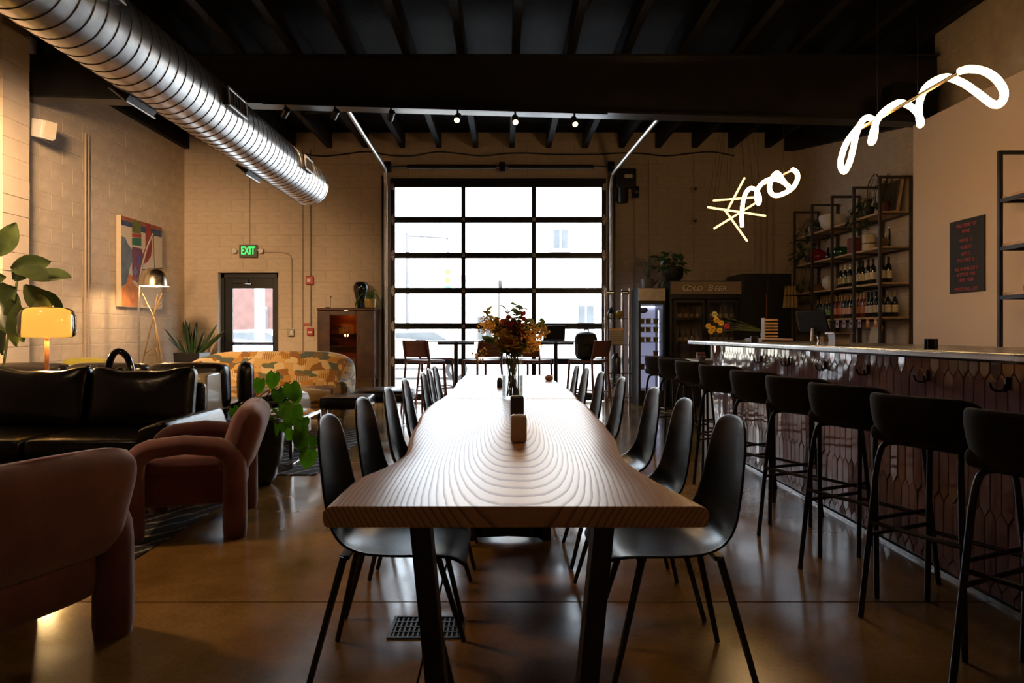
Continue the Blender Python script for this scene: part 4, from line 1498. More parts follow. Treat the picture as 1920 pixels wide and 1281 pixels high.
# ---- rugs
def rug_mat():
    m, nt, b, o = base_mat('dark rug with pale lines')
    tc = nd(nt, 'ShaderNodeTexCoord')
    mp = nd(nt, 'ShaderNodeMapping'); mp.inputs['Rotation'].default_value = (0, 0, R(62)); mp.inputs['Scale'].default_value = (1, .3, 1)
    wv = nd(nt, 'ShaderNodeTexWave'); wv.inputs['Scale'].default_value = 5.2; wv.inputs['Distortion'].default_value = 4.5; wv.inputs['Detail'].default_value = 2
    nt.links.new(tc.outputs['Object'], mp.inputs[0]); nt.links.new(mp.outputs[0], wv.inputs[0])
    cr = nd(nt, 'ShaderNodeValToRGB')
    cr.color_ramp.elements[0].position, cr.color_ramp.elements[0].color = .86, (.018, .018, .022, 1)
    cr.color_ramp.elements[1].position, cr.color_ramp.elements[1].color = .95, (.34, .30, .25, 1)
    nt.links.new(wv.outputs['Fac'], cr.inputs[0]); nt.links.new(cr.outputs[0], b.inputs['Base Color'])
    b.inputs['Roughness'].default_value = .9
    nz = nd(nt, 'ShaderNodeTexNoise'); nz.inputs['Scale'].default_value = 250
    bp = nd(nt, 'ShaderNodeBump'); bp.inputs['Strength'].default_value = .5; bp.inputs['Distance'].default_value = .004
    nt.links.new(tc.outputs['Object'], nz.inputs['Vector']); nt.links.new(nz.outputs['Fac'], bp.inputs['Height']); nt.links.new(bp.outputs[0], b.inputs['Normal'])
    return m


M_RUG = rug_mat()
for (x0, x1, y0, y1, lab) in ((-4.95, -1.87, 3.38, 5.44, 'dark rug with wavy pale lines under the pink armchair'), (-5.25, -1.52, 5.50, 8.0, 'second dark lined rug under the chrome table')):
    r = MB().box((0, 0, .004), (x1 - x0, y1 - y0, .008)).build('rug', M_RUG, None, smooth=0, bevel=.003, seg=1, loc=((x0 + x1) / 2, (y0 + y1) / 2, 0))
    tag(r, lab, 'rug')

# ---- leather sofas (forward = -y towards the viewer)
M_PIPE = pm('leather piping', (.02, .018, .017), .25, var=.2)


def leather_sofa(label, loc, rz, n=3, w=.80, back=.87, seat_z=.42):
    t = thing('leather_sofa', label, 'sofa', loc, rz)
    W_ = n * w
    MB().rbox((0, .05, .20), (W_ + .1, .86, .22), .03, 5).build('sofa_base', M_LEATHER, t, smooth=180)
    for k in range(n):
        x = -W_ / 2 + w * (k + .5)
        MB().rbox((x, -.06, .365), (w - .012, .80, .15), .05, 6, (0, .0, .12)).build('seat_cushion', M_LEATHER, t, smooth=180, sub=1)
        cm = MB().rbox((0, 0, 0), (w - .008, .22, .45), .07, 10, (0, .42, 0))
        hw = (w - .008) / 2
        ear = lambda u: .040 * abs(u) ** 3 - .016 * (1 - u * u) + .006 * math.sin(u * 9 + k)
        cm.v = [(a_, b_ * (1 - .35 * abs(a_ / hw) ** 4), c_ + (ear(a_ / hw) if c_ > .05 else 0)) for a_, b_, c_ in cm.v]
        c = cm.build('back_cushion', M_LEATHER, t, smooth=180, sub=1, loc=(x, .32, .635), rot=(R(-10), 0, R((1.5, -1, .5)[k % 3])))
        MB().tube(smooth_path([(q * hw * .93, 0, .222 + ear(q * .93)) for q in (-1, -.75, -.5, -.25, 0, .25, .5, .75, 1)], 3), .006, 6).build('piping', M_PIPE, c)
    MB().rbox((0, .44, .47), (W_ + .06, .10, .56), .04, 5).build('back_frame', M_LEATHER, t, smooth=180)
    for s in (-1, 1):
        a = MB().rbox((s * (W_ / 2 + .13), -.02, .33), (.22, .94, .44), .05, 6, (.05, 0, .04), (0, R(-18) * s, 0)).build('arm', M_LEATHER, t, smooth=180, sub=1)
        for y in (-.38, .42):
            MB().tube([(s * (W_ / 2), y, .0), (s * (W_ / 2), y, .10)], .022, 10).build('leg', M_CHROME, t)
    return t


s1 = leather_sofa('black leather sofa facing the viewer behind the pink armchairs', (-3.58, 4.94, .008), 0, 3, .80)

s2 = thing('leather_sofa', 'second black leather sofa behind the first, with a pale curved side', 'sofa', (-3.98, 6.90, .008))
for k in range(3):
    x = -.80 + k * .80
    MB().rbox((x, 0, .60), (.81, .24, .46), .085, 8, (0, .25, .05), (R(6), 0, R(random.uniform(-3, 3)))).build('back_cushion', M_LEATHER, s2, smooth=180, sub=1)
    MB().rbox((x, .45, .34), (.80, .80, .16), .05, 6, (0, 0, .1)).build('seat_cushion', M_LEATHER, s2, smooth=180, sub=1)
MB().rbox((0, .35, .18), (2.36, .95, .24), .03, 5).build('sofa_base', M_LEATHER, s2, smooth=180)
M_IVORY = pm('ivory lacquered side', (.66, .56, .42), .22, var=.05, scale=5, coat=.3)
arc = [(-.45, .08), (-.45, .72), (-.40, .75), (-.15, .755)] + [(-.15 + .29 * math.sin(R(q)), .465 + .29 * math.cos(R(q))) for q in range(20, 91, 14)] + [(.14, .08)]
MB().prism(arc, 1.19, 1.29, lambda u, v, w: (w - .12, u, v)).build('curved_side', M_IVORY, s2, smooth=50, bevel=.02)
MB().rbox((1.24, .34, .60), (.16, .30, .46), .075, 7, (.1, .15, .05), (0, 0, R(20))).build('side_cushion', M_LEATHER, s2, smooth=180, sub=1)
for x in (-1.1, 1.1):
    for y in (0.0, .75):
        MB().tube([(x, y, 0), (x, y, .08)], .02, 8).build('leg', M_CHROME, s2)

# pale lounge seat beside the chrome table
ls = thing('lounge_seat', 'low black leather lounge seat with ivory side catching window light', 'lounge chair', (-2.45, 7.22, .008))
MB().rbox((0, 0, .40), (.52, .60, .15), .06, 6, (0, 0, .14), (R(2), R(-6), 0)).build('seat_cushion', M_LEATHER, ls, smooth=180, sub=1)
MB().rbox((.02, -.02, .46), (.40, .44, .10), .045, 6, (0, 0, .14), (R(2), R(-14), R(12))).build('loose_cushion', M_LEATHER, ls, smooth=180, sub=1)
MB().prism([(-.34, .06), (-.34, .44), (-.22, .51), (.0, .53), (.18, .50), (.28, .40), (.30, .06)], .26, .33, lambda u, v, w: (w, u, v)).build('curved_side', M_IVORY, ls, smooth=50, bevel=.02)
MB().rbox((0, 0, .20), (.50, .56, .24), .03, 5).build('seat_base', M_LEATHER, ls, smooth=180)
for x in (-.2, .2):
    for y in (-.22, .22):
        MB().tube([(x, y, 0), (x, y, .09)], .018, 8).build('leg', M_CHROME, ls)

# ---- patterned sofa
def pattern_mat():
    m, nt, b, o = base_mat('mustard patchwork upholstery')
    tc = nd(nt, 'ShaderNodeTexCoord')
    mp = nd(nt, 'ShaderNodeMapping'); mp.inputs['Scale'].default_value = (.85, .6, 1.5)
    nt.links.new(tc.outputs['Object'], mp.inputs[0])
    wz = nd(nt, 'ShaderNodeTexNoise'); wz.inputs['Scale'].default_value = 3.2; wz.inputs['Detail'].default_value = 0
    nt.links.new(mp.outputs[0], wz.inputs['Vector'])
    va = nd(nt, 'ShaderNodeVectorMath', operation='MULTIPLY_ADD'); va.inputs[1].default_value = (.20, .20, .12)
    nt.links.new(wz.outputs['Color'], va.inputs[0]); nt.links.new(mp.outputs[0], va.inputs[2])
    vo = nd(nt, 'ShaderNodeTexVoronoi', distance='CHEBYCHEV'); vo.inputs['Scale'].default_value = 8.5; vo.inputs['Randomness'].default_value = .75
    nt.links.new(va.outputs[0], vo.inputs['Vector'])
    sx = nd(nt, 'ShaderNodeSeparateColor'); nt.links.new(vo.outputs['Color'], sx.inputs[0])
    cr = nd(nt, 'ShaderNodeValToRGB'); cr.color_ramp.interpolation = 'CONSTANT'
    cols_ = [(0, (.64, .40, .14)), (.26, (.72, .54, .29)), (.52, (.30, .13, .025)), (.68, (.13, .15, .085)), (.80, (.50, .25, .05)), (.92, (.10, .12, .10))]
    e = cr.color_ramp.elements
    e[0].position, e[0].color = 0, (*cols_[0][1], 1)
    e[1].position, e[1].color = cols_[1][0], (*cols_[1][1], 1)
    for p, c in cols_[2:]:
        q = e.new(p); q.color = (*c, 1)
    nt.links.new(sx.outputs[0], cr.inputs[0])
    # comb-like stripes in some patches
    sp = nd(nt, 'ShaderNodeSeparateXYZ'); nt.links.new(tc.outputs['Object'], sp.inputs[0])
    mm = nd(nt, 'ShaderNodeMath', operation='MULTIPLY'); mm.inputs[1].default_value = 36
    fr = nd(nt, 'ShaderNodeMath', operation='FRACT'); gt = nd(nt, 'ShaderNodeMath', operation='GREATER_THAN'); gt.inputs[1].default_value = .62
    nt.links.new(sp.outputs[0], mm.inputs[0]); nt.links.new(mm.outputs[0], fr.inputs[0]); nt.links.new(fr.outputs[0], gt.inputs[0])
    g2 = nd(nt, 'ShaderNodeMath', operation='GREATER_THAN'); g2.inputs[1].default_value = .74
    nt.links.new(sx.outputs[1], g2.inputs[0])
    an = nd(nt, 'ShaderNodeMath', operation='MULTIPLY'); nt.links.new(gt.outputs[0], an.inputs[0]); nt.links.new(g2.outputs[0], an.inputs[1])
    mx = nd(nt, 'ShaderNodeMix', data_type='RGBA'); mx.inputs[7].default_value = (.26, .12, .03, 1)
    nt.links.new(an.outputs[0], mx.inputs[0]); nt.links.new(cr.outputs[0], mx.inputs[6])
    nt.links.new(mx.outputs[2], b.inputs['Base Color'])
    b.inputs['Roughness'].default_value = .8
    b.inputs['Sheen Weight'].default_value = .2
    nz = nd(nt, 'ShaderNodeTexNoise'); nz.inputs['Scale'].default_value = 300
    bp = nd(nt, 'ShaderNodeBump'); bp.inputs['Strength'].default_value = .2; bp.inputs['Distance'].default_value = .004
    nt.links.new(tc.outputs['Object'], nz.inputs['Vector']); nt.links.new(nz.outputs['Fac'], bp.inputs['Height']); nt.links.new(bp.outputs[0], b.inputs['Normal'])
    return m


M_PATCH = pattern_mat()
ps_ = thing('patterned_sofa', 'mustard patchwork sofa with a rounded wraparound back', 'sofa', (-3.05, 8.75, 0))
plan = smooth_path([(-1.02, -.42, .55), (-1.03, -.25, .58), (-1.02, 0, .68), (-.93, .28, .82), (-.70, .43, .895), (-.3, .46, .905), (.3, .46, .905), (.70, .43, .895), (.93, .28, .82), (1.02, 0, .68), (1.03, -.25, .58), (1.02, -.42, .55)], 5)
rows = []
for i, p in enumerate(plan):
    a_, b_ = plan[max(0, i - 1)], plan[min(len(plan) - 1, i + 1)]
    tx, ty = b_.x - a_.x, b_.y - a_.y
    l = math.hypot(tx, ty)
    nx, ny = -ty / l, tx / l
    sec = []
    th = .095
    for q in range(14):
        an = 2 * PI * q / 14
        c_, s_ = math.cos(an), math.sin(an)
        sx_ = abs(c_) ** .6 * (1 if c_ > 0 else -1)
        sz_ = abs(s_) ** .5 * (1 if s_ > 0 else -1)
        z = .10 + (p.z - .10) * (.5 + .5 * sz_)
        o_ = sx_ * th + .06 * (z - .1) / .8
        sec.append((p.x + nx * o_, p.y + ny * o_, z))
    rows.append(sec)
m = MB(); m.grid(rows, close=True)
m.f.append(tuple(range(14))); m.f.append(tuple(len(m.v) - 14 + q for q in range(14)))
m.build('wraparound_back', M_PATCH, ps_, smooth=180, sub=1)
for s in (-1, 1):
    MB().rbox((s * .47, -.03, .37), (.92, .82, .17), .06, 6, (0, 0, .12)).build('seat_cushion', M_PATCH, ps_, smooth=180, sub=1)
MB().rbox((0, .0, .19), (1.95, .84, .20), .03, 5).build('sofa_base', M_PATCH, ps_, smooth=180)
for x in (-.9, .9):
    for y in (-.35, .35):
        MB().tube([(x, y, 0), (x, y, .1)], [.018, .026], 8).build('foot', M_DKWOOD, ps_)

# ---- black ottoman bench with chrome sled legs
def bench(label, loc, sx, sy, rz, rounded):
    t = thing('leather_bench', label, 'ottoman', loc, rz)
    if rounded:
        MB().lathe([(.05, .30), (sx * .46, .30), (sx * .5, .33), (sx * .5, .395), (sx * .46, .43), (.05, .44)], 32, sy=sy / sx).build('seat_pad', M_LEATHER, t, smooth=60)
    else:
        MB().rbox((0, 0, .365), (sx, sy, .12), .03, 6, (0, 0, .08)).build('seat_pad', M_LEATHER, t, smooth=180, sub=1)
    MB().box((0, 0, .295), (sx * .8, sy * .8, .02)).build('seat_rail', M_DKWOOD, t, smooth=0)
    for s in (-1, 1):
        e = sx * .36
        w = sy * .36
        pts = [(s * e, -w, .29), (s * e, -w, .02), (s * e, w, .02), (s * e, w, .29)]
        q = MB()
        for a_, b_ in zip(pts, pts[1:]):
            q.bar(a_, b_, .018)
        q.build('sled_leg', M_CHROME, t, smooth=0)
    return t


bench('black leather bench on chrome legs in front of the patterned sofa', (-1.80, 7.88, 0), .56, .56, R(4), False)
bench('round black leather ottoman beside the dark cabinet', (-1.52, 8.75, 0), .78, .86, 0, True)

# ---- chrome coffee table
ct = thing('chrome_table', 'square chrome frame coffee table with glass top behind the potted vine', 'coffee table', (-2.24, 6.18, .008))
fr = MB()
hx, hy, hz = .45, .44, .38
for sx in (-1, 1):
    for sy in (-1, 1):
        MB().box((sx * hx, sy * hy, hz / 2 + .01), (.028, .028, hz)).build('leg', M_CHROME, ct, smooth=0, bevel=.002, seg=1)
for z in (.022, hz):
    for s in (-1, 1):
        MB().box((0, s * hy, z), (hx * 2 - .03, .028, .028)).build('rail', M_CHROME, ct, smooth=0, bevel=.002, seg=1)
        MB().box((s * hx, 0, z), (.028, hy * 2 - .03, .028)).build('rail', M_CHROME, ct, smooth=0, bevel=.002, seg=1)
MB().box((0, 0, hz + .022), (hx * 2 + .02, hy * 2 + .02, .010)).build('glass_top', M_GLASS, ct, smooth=0)
bk = thing('magazine', 'open pale magazine lying on the chrome table', 'magazine', (-2.12, 6.30, .4152), R(-20))
MB().box((0, 0, .004), (.30, .40, .008)).build('pages', M_PAPER, bk, smooth=0)
MB().box((.0, 0, .0095), (.29, .39, .003), (0, R(1.0), 0)).build('cover', M_WHITE, bk, smooth=0)

# ---- leaves
def leaf_mesh(name, mat, ln, wd, kind='heart', bend=.25, fold=.12):
    rows = []
    n = 7
    for i in range(n + 1):
        t = i / n
        if kind == 'heart':
            w = wd * (math.sin(PI * min(1, t * .80 + .20)) ** .75) * (1 if t > .0 else .75)
            x = ln * t
        elif kind == 'blade':
            w = wd * (.55 + .45 * math.sin(PI * min(.5, t) * 1.0)) * (1 - t ** 5)
            x = ln * t
        else:
            w = wd * math.sin(PI * (t * .96 + .02)) ** .8
            x = ln * t
        z = -bend * ln * t * t
        row = []
        for q in (-1, -.5, 0, .5, 1):
            back = -.16 * ln * abs(q) ** 1.3 * (1 - t) ** 3 if kind == 'heart' else 0
            row.append((x + back, w * q, z + fold * wd * abs(q)))
        rows.append(row)
    return MB().grid(rows).mesh(name, mat, 180)


def put_leaf(me, parent, pos, az, pitch, roll=0, s=1.0, name='leaf'):
    o = share(name, me, parent, pos)
    o.rotation_euler = (Matrix.Rotation(az, 3, 'Z') @ Matrix.Rotation(-pitch, 3, 'Y') @ Matrix.Rotation(roll, 3, 'X')).to_euler()
    o.scale = (s, s, s)
    return o


def leaf_dir(me, parent, pos, d, nrm, s=1.0, name='leaf'):
    d = Vector(d).normalized()
    n_ = Vector(nrm)
    n_ = (n_ - d * n_.dot(d)).normalized()
    y_ = n_.cross(d)
    o = share(name, me, parent, pos)
    o.rotation_euler = Matrix((d, y_, n_)).transposed().to_euler()
    o.scale = (s, s, s)
    return o


# pothos in tall black pot, next to the armchair
pv = thing('potted_vine', 'bright green heart-leaved vine in a tall black pot behind the armchair', 'plant', (-1.885, 5.20, 0))
MB().lathe([(.11, 0), (.145, .05), (.195, .22), (.205, .38), (.19, .50), (.175, .50), (.165, .46)], 28).build('pot', pm('glossy black pot', (.010, .010, .011), .25, var=.2), pv, smooth=60)
MB().lathe([(.0, .455), (.168, .455)], 20, caps=False).build('soil', M_SOIL, pv)
hl = leaf_mesh('leaf', M_BRIGHTLEAF, .125, .060, 'heart', .3)
LV = [(515, 712, 4.95, 1.0), (488, 722, 5.1, .9), (545, 733, 4.9, 1.1), (520, 741, 5.0, .9), (560, 745, 4.95, .85), (551, 776, 4.75, 1.25), (438, 776, 5.0, .9), (567, 807, 4.7, 1.05), (563, 825, 4.62, 1.15), (582, 858, 4.6, 1.1), (590, 830, 4.8, .7), (536, 770, 5.0, .8), (570, 792, 4.9, .8), (495, 790, 5.1, .8), (530, 800, 5.0, .7), (510, 806, 5.1, .8), (548, 815, 4.9, .7)]
o = Vector(pv.location)
for (x, y, Z, s) in LV:
    p = P(x, y, Z) - o
    t_ = random.uniform(-.5, .5)
    leaf_dir(hl, pv, p + Vector((0, 0, .045 * s)), Vector((math.sin(t_), -.25, -math.cos(t_))), Vector((random.uniform(-.45, .45), -1, random.uniform(-.1, .5))), s * .95)
    base = Vector((random.uniform(-.08, .08), random.uniform(-.08, .08), .47))
    mid = base.lerp(p, .5) + Vector((0, 0, .10))
    st_ = MB().tube(smooth_path([base, mid, p + Vector((0, 0, .06 * s))], 5), .0032, 5).build('vine_stem', M_STEM, pv)
for k in range(14):
    put_leaf(hl, pv, Vector((random.uniform(-.15, .22), random.uniform(-.15, .1), random.uniform(.47, .62))), random.uniform(0, 6.28), R(random.uniform(-50, 20)), random.uniform(-.6, .6), random.uniform(.5, .9))

# rubber plant at the left edge
rp_ = thing('rubber_plant', 'dark big-leaved rubber plant at the left edge beside the lamp', 'plant', (-4.55, 6.0, 0))
MB().lathe([(.14, 0), (.19, .30), (.20, .34), (.185, .34), (.18, .30)], 24).build('pot', M_CREAM, rp_, smooth=50)
MB().lathe([(0, .31), (.18, .31)], 20, caps=False).build('soil', M_SOIL, rp_)
rl = leaf_mesh('leaf', M_DARKLEAF, .23, .062, 'oval', .15, .2)
for k, (dx, dy) in enumerate(((0, 0), (.05, .04), (-.05, .03))):
    MB().tube(smooth_path([(dx, dy, .30), (dx * 2, dy * 2, .9), (dx * 2 + .12 * (k + 1) * .5, dy * 2, 1.65)], 6), .011, 7).build('trunk', M_STEM, rp_)
o = Vector(rp_.location)
RL = [(8, 480, 60, 1), (30, 505, 10, 1.1), (48, 500, -20, 1.0), (20, 520, 190, 1.2), (60, 520, 5, 1.2), (40, 540, 200, 1.1), (12, 530, -70, 1.2), (55, 535, -50, 1.1), (72, 545, -40, 1.2), (30, 560, -80, 1.2), (15, 555, 215, 1.1), (45, 568, -85, 1.2), (5, 585, -100, 1.2), (14, 597, -95, 1.0), (65, 555, -35, 1.0), (2, 520, 150, 1.1), (35, 525, 40, .9), (5, 560, -60, 1.1), (25, 575, -75, .9)]
for (x, y, a_, s) in RL:
    Z = random.uniform(5.7, 6.1)
    p = P(x - 8, y, Z) - o
    leaf_dir(rl, rp_, p, Vector((math.cos(R(a_)), random.uniform(-.4, .1), math.sin(R(a_)))), Vector((random.uniform(-.4, .5), -.8, random.uniform(-.1, 1.0))), s * 1.35)

# table lamp on console behind the first sofa
con = thing('console_table', 'slim dark console behind the front leather sofa', 'table', (-3.78, 5.68, .008))
MB().box((0, 0, .66), (2.08, .32, .03)).build('table_top', M_DKWOOD, con, smooth=0, bevel=.004)
for x in (-1.0, 1.0):
    for y in (-.12, .12):
        MB().box((x, y, .325), (.035, .035, .65)).build('leg', M_DKWOOD, con, smooth=0)
LZ = 5.68
lp = thing('table_lamp', 'table lamp with a glowing yellow shade and chrome edge', 'lamp', (PX(88, LZ), LZ, .683))
MB().lathe([(.10, 0), (.10, .012), (.02, .02)], 24).build('base', M_WALNUT, lp, smooth=40)
zsb, zst = PH(634, LZ) - .675, PH(580, LZ) - .675
MB().tube([(0, 0, .01), (0, 0, zst)], .016, 10).build('stem', M_WALNUT, lp)
rr = 48 * LZ / F
sh_in = rr * .83
M_SHADE = pm('yellow glowing glass shade', (.85, .62, .22), .35, var=.03, emit=(1.0, .52, .09), es=1.15)
MB().lathe([(sh_in, zsb), (sh_in * 1.0, zsb + .04), (sh_in * .97, zst - .05), (sh_in * .90, zst - .015), (sh_in * .7, zst)], 32, caps=False).build('inner_shade', M_SHADE, lp, smooth=180, solid=.004)
MB().lathe([(rr * .80, zsb - .006), (rr * .95, zsb + .01), (rr, zsb + .04), (rr * .98, zst - .07), (rr * .90, zst - .02), (rr * .74, zst + .004), (rr * .2, zst + .008)], 32, caps=False).build('outer_shade', glass_mat('smoked clear shade', (.93, .86, .72), 1.6, .02), lp, smooth=180)
MB().lathe([(.0, zst + .012), (.05, zst + .012), (.05, zst + .022), (0, zst + .024)], 20, caps=False).build('cap', M_BRASS, lp, smooth=50)
ld = bpy.data.lights.new('lamp_bulb', 'POINT'); ld.energy = 26; ld.color = (1.0, .62, .25); ld.shadow_soft_size = .05
lo = bpy.data.objects.new('lamp_bulb', ld); COL.objects.link(lo); lo.parent = lp; lo.location = (0, 0, zsb - .02)

# black arch sculpture on the console
sz_ = 5.70
sc2 = thing('arch_sculpture', 'glossy black looped arch sculpture behind the front sofa', 'sculpture', (PX(224, sz_), sz_, .683))
M_GLOSSBLK = pm('glossy black ceramic', (.008, .008, .009), .08, var=.2, coat=.5)
ah = PH(656, sz_) - .675 - .02
MB().tube(smooth_path([(-.105, 0, 0), (-.10, 0, ah * .45), (-.06, 0, ah * .88), (.0, 0, ah), (.07, .0, ah * .82), (.105, 0, ah * .4), (.115, 0, 0)], 6), .026, 14, flat=1.3).build('outer_arch', M_GLOSSBLK, sc2, smooth=60)
MB().tube(smooth_path([(-.035, .01, 0), (-.025, .01, ah * .42), (.0, .01, ah * .50), (.03, .01, ah * .40), (.05, .01, 0)], 6), .018, 12, flat=1.3).build('inner_arch', M_GLOSSBLK, sc2, smooth=60)

# yellow-green chair back behind sofas
yc = thing('green_armchair', 'olive yellow armchair back showing over the leather sofas', 'armchair', (-4.98, 8.12, 0), R(0))
M_OLIVE = pm('olive yellow fabric', (.34, .29, .035), .85, var=.12, scale=60, sheen=.3)
MB().rbox((0, 0, .64), (.52, .16, .42), .07, 6, (0, .1, .03), (R(-6), 0, 0)).build('backrest', M_OLIVE, yc, smooth=180, sub=1)
MB().rbox((0, .36, .40), (.58, .60, .16), .06, 6).build('seat', M_OLIVE, yc, smooth=180)
for x in (-.22, .22):
    for y in (.06, .6):
        MB().tube([(x, y, 0), (x, y, .34)], .018, 8).build('leg', M_DKWOOD, yc)

# arc floor lamp with chrome dome
AZ = 9.3
al = thing('arc_floor_lamp', 'arc floor lamp with a chrome dome shade before the painting', 'lamp', (PX(260, AZ), AZ, 0))


def ap(x, y, Z=AZ): return P(x, y, Z) - Vector(al.location)


q8 = lambda x, y, Z=AZ: ap(200 + x / 4.0, 380 + y / 4.0, Z)
MB().tube([(0, 0, 0), (0, 0, .03)], .14, 24).build('base', M_BLACK, al)
stem = [Vector((0, 0, .02)), q8(242, 1200), q8(241, 780), q8(243, 640), q8(256, 520), q8(280, 420), q8(312, 315), q8(350, 232)]
MB().tube([stem[0]] + smooth_path(stem[1:], 5), .013, 8).build('arc_stem', pm('brushed nickel', (.42, .38, .33), .35, metal=1), al, smooth=60)
top = q8(352, 232)
dc = q8(358, 628)
MB().tube([top, Vector((dc.x, dc.y, dc.z + .24))], .003, 5).build('cord', M_STEEL, al)
rr = 105 / 4.0 * AZ / F
MB().lathe([(rr, 0), (rr * .985, .05), (rr * .90, .13), (rr * .72, .20), (rr * .45, .235), (.03, .245)], 32, c=dc, caps=False).build('dome_shade', pm('warm chrome', (.80, .68, .50), .24, metal=1, var=.04), al, smooth=180)
MB().lathe([(rr * .965, .003), (rr * .95, .05), (rr * .86, .125), (rr * .68, .19), (.0, .225)], 32, c=dc, caps=False).build('dome_lining', pm('white lamp lining', (.85, .78, .62), .6, emit=(1, .68, .32), es=.6), al, smooth=180)
MB().lathe([(0, .0), (.03, .01), (.042, .045), (.03, .08), (0, .09)], 14, c=dc + Vector((0, 0, .07)), caps=False).build('bulb', pm('warm bulb', (1, .9, .7), .5, emit=(1, .7, .35), es=12), al, smooth=180)
ld = bpy.data.lights.new('dome_bulb', 'POINT'); ld.energy = 30; ld.color = (1.0, .65, .32); ld.shadow_soft_size = .04
lo = bpy.data.objects.new('dome_bulb', ld); COL.objects.link(lo); lo.parent = al; lo.location = dc + Vector((0, 0, .05))

# twig stand
tw = thing('twig_coat_stand', 'metal twig-like coat stand of crossing branches beside the arc lamp', 'coat stand', (PX(288, 9.6), 9.6, 0))
o = Vector(tw.location)
M_TWIG = pm('bronze twig metal', (.40, .28, .17), .4, metal=.8, var=.15)


def t8(x, y, Z=9.6): return P(200 + x / 4.0, 380 + y / 4.0, Z) - o


for pts, nm in (([(-.28, -.05, 0), t8(290, 1110), t8(352, 850), t8(415, 680)], 'branch'), ([(.22, .10, 0), t8(412, 1160), t8(360, 880), t8(300, 750), t8(268, 680)], 'branch'), ([(.10, .16, 0), t8(390, 1130), t8(362, 900), t8(352, 850), t8(382, 690)], 'branch'),
                ([t8(302, 770), t8(268, 758)], 'twig'), ([t8(385, 775), t8(412, 755)], 'twig'), ([t8(296, 1132), t8(335, 1096)], 'twig'), ([t8(385, 1140), t8(372, 1090)], 'twig'), ([t8(268, 682), t8(252, 690), t8(246, 710)], 'twig')):
    MB().tube(pts if len(pts) < 3 else smooth_path(pts, 4), .011 if nm == 'branch' else .008, 7).build(nm, M_TWIG, tw, smooth=60)

# side table with small black cup
sd = thing('side_table', 'small side table with a pink rim behind the sofas', 'side table', (PX(300, 8.2), 8.2, 0))
MB().tube([(0, 0, 0), (0, 0, .02)], .16, 20).build('base', M_BLACK, sd)
MB().tube([(0, 0, .02), (0, 0, .62)], .018, 8).build('stem', M_BLACK, sd)
MB().tube([(0, 0, .62), (0, 0, .645)], .22, 28).build('table_top', pm('pink tray', (.50, .20, .32), .4), sd)
cu = thing('black_cup', 'small black cup standing on the pink side table', 'cup', (PX(297, 8.2), 8.16, .645))
MB().lathe([(.035, 0), (.042, .01), (.042, .085), (.038, .085), (.036, .02)], 18).build('cup_body', M_BLACK, cu, smooth=40)
MB().lathe([(0, .07), (.036, .07)], 14, caps=False).build('candle_wax', M_CREAM, cu)

# snake plant in black box planter
sn = thing('snake_plant', 'snake plant in a black square planter left of the entry door', 'plant', (PX(360, 10.9), 10.9, 0))
zt_ = PH(661, 10.9)
MB().lathe([(.22, 0), (.29, zt_), (.265, zt_), (.26, zt_ - .05)], 4).build('planter', M_BLACK, sn, smooth=0, rot=(0, 0, R(45)), bevel=.01)
MB().lathe([(0, zt_ - .05), (.26, zt_ - .05)], 4, caps=False).build('soil', M_SOIL, sn, rot=(0, 0, R(45)))
bl = leaf_mesh('leaf', pm('snake plant leaf', (.035, .075, .028), .4, var=.5, scale=16, rnd=.2), .55, .034, 'blade', -.12, .25)
for k in range(26):
    a_ = k * 2.4
    put_leaf(bl, sn, Vector((math.cos(a_) * .08, math.sin(a_) * .08, zt_ - .05)), a_, R(35 + (k * 37) % 48), random.uniform(-1, 1), .62 + (k * 13 % 10) * .055)

# dark cabinet with glassware
cb = thing('glass_cabinet', 'dark wooden cabinet with an amber glass door by the overhead door', 'cabinet', (PX(652, 11.2), 11.28, 0))
cw, cz0, cz1 = .93, PH(712, 11.1), PH(578, 11.1)
dp = .40


def cbx(c, d, nm, mt=None, par=None, bev=.004):
    return MB().box(c, d).build(nm, mt or M_DKWOOD, par or cb, smooth=0, bevel=bev, seg=2)


cbx((0, 0, cz1 - .02), (cw + .03, dp + .02, .04), 'top_panel', bev=.012)
cbx((0, 0, cz0 + .02), (cw, dp, .04), 'bottom_panel')
for s in (-1, 1):
    cbx((s * (cw / 2 - .015), 0, (cz0 + cz1) / 2), (.03, dp, cz1 - cz0 - .08), 'side_panel')
cbx((0, dp / 2 - .01, (cz0 + cz1) / 2), (cw - .06, .02, cz1 - cz0 - .08), 'back_panel', pm('cabinet back', (.13, .045, .015), .5))
gx0_, gx1_, gz0_, gz1_ = -.26, .16, PH(672, 11.08), PH(592, 11.08)
fy = -dp / 2
cbx((-.355, fy, (cz0 + cz1) / 2), (.19, .03, cz1 - cz0 - .09), 'front_panel')
cbx((.31, fy, (cz0 + cz1) / 2), (.30 - .03, .03, cz1 - cz0 - .09), 'front_panel')
dr = cbx((-.05, fy - .005, (gz1_ + cz1 - .04) / 2), (.42, .03, cz1 - .05 - gz1_), 'door_rail')
cbx((-.05, fy - .005, (gz0_ + cz0 + .04) / 2), (.42, .03, gz0_ - cz0 - .05), 'drawer_front')
MB().box((-.05, fy, (gz0_ + gz1_) / 2), (.42, .006, gz1_ - gz0_)).build('glass_door', glass_mat('amber cabinet glass', (.95, .62, .33), .7), cb, smooth=0)
for x, y in ((-.44, -.17), (.44, -.17), (-.44, .17), (.44, .17)):
    MB().lathe([(.012, 0), (.024, cz0)], 10, c=(x, y, 0)).build('leg', M_DKWOOD, cb)
for z in (PH(625, 11.1), PH(649, 11.1)):
    cbx((0, .02, z), (cw - .07, dp - .08, .012), 'shelf')
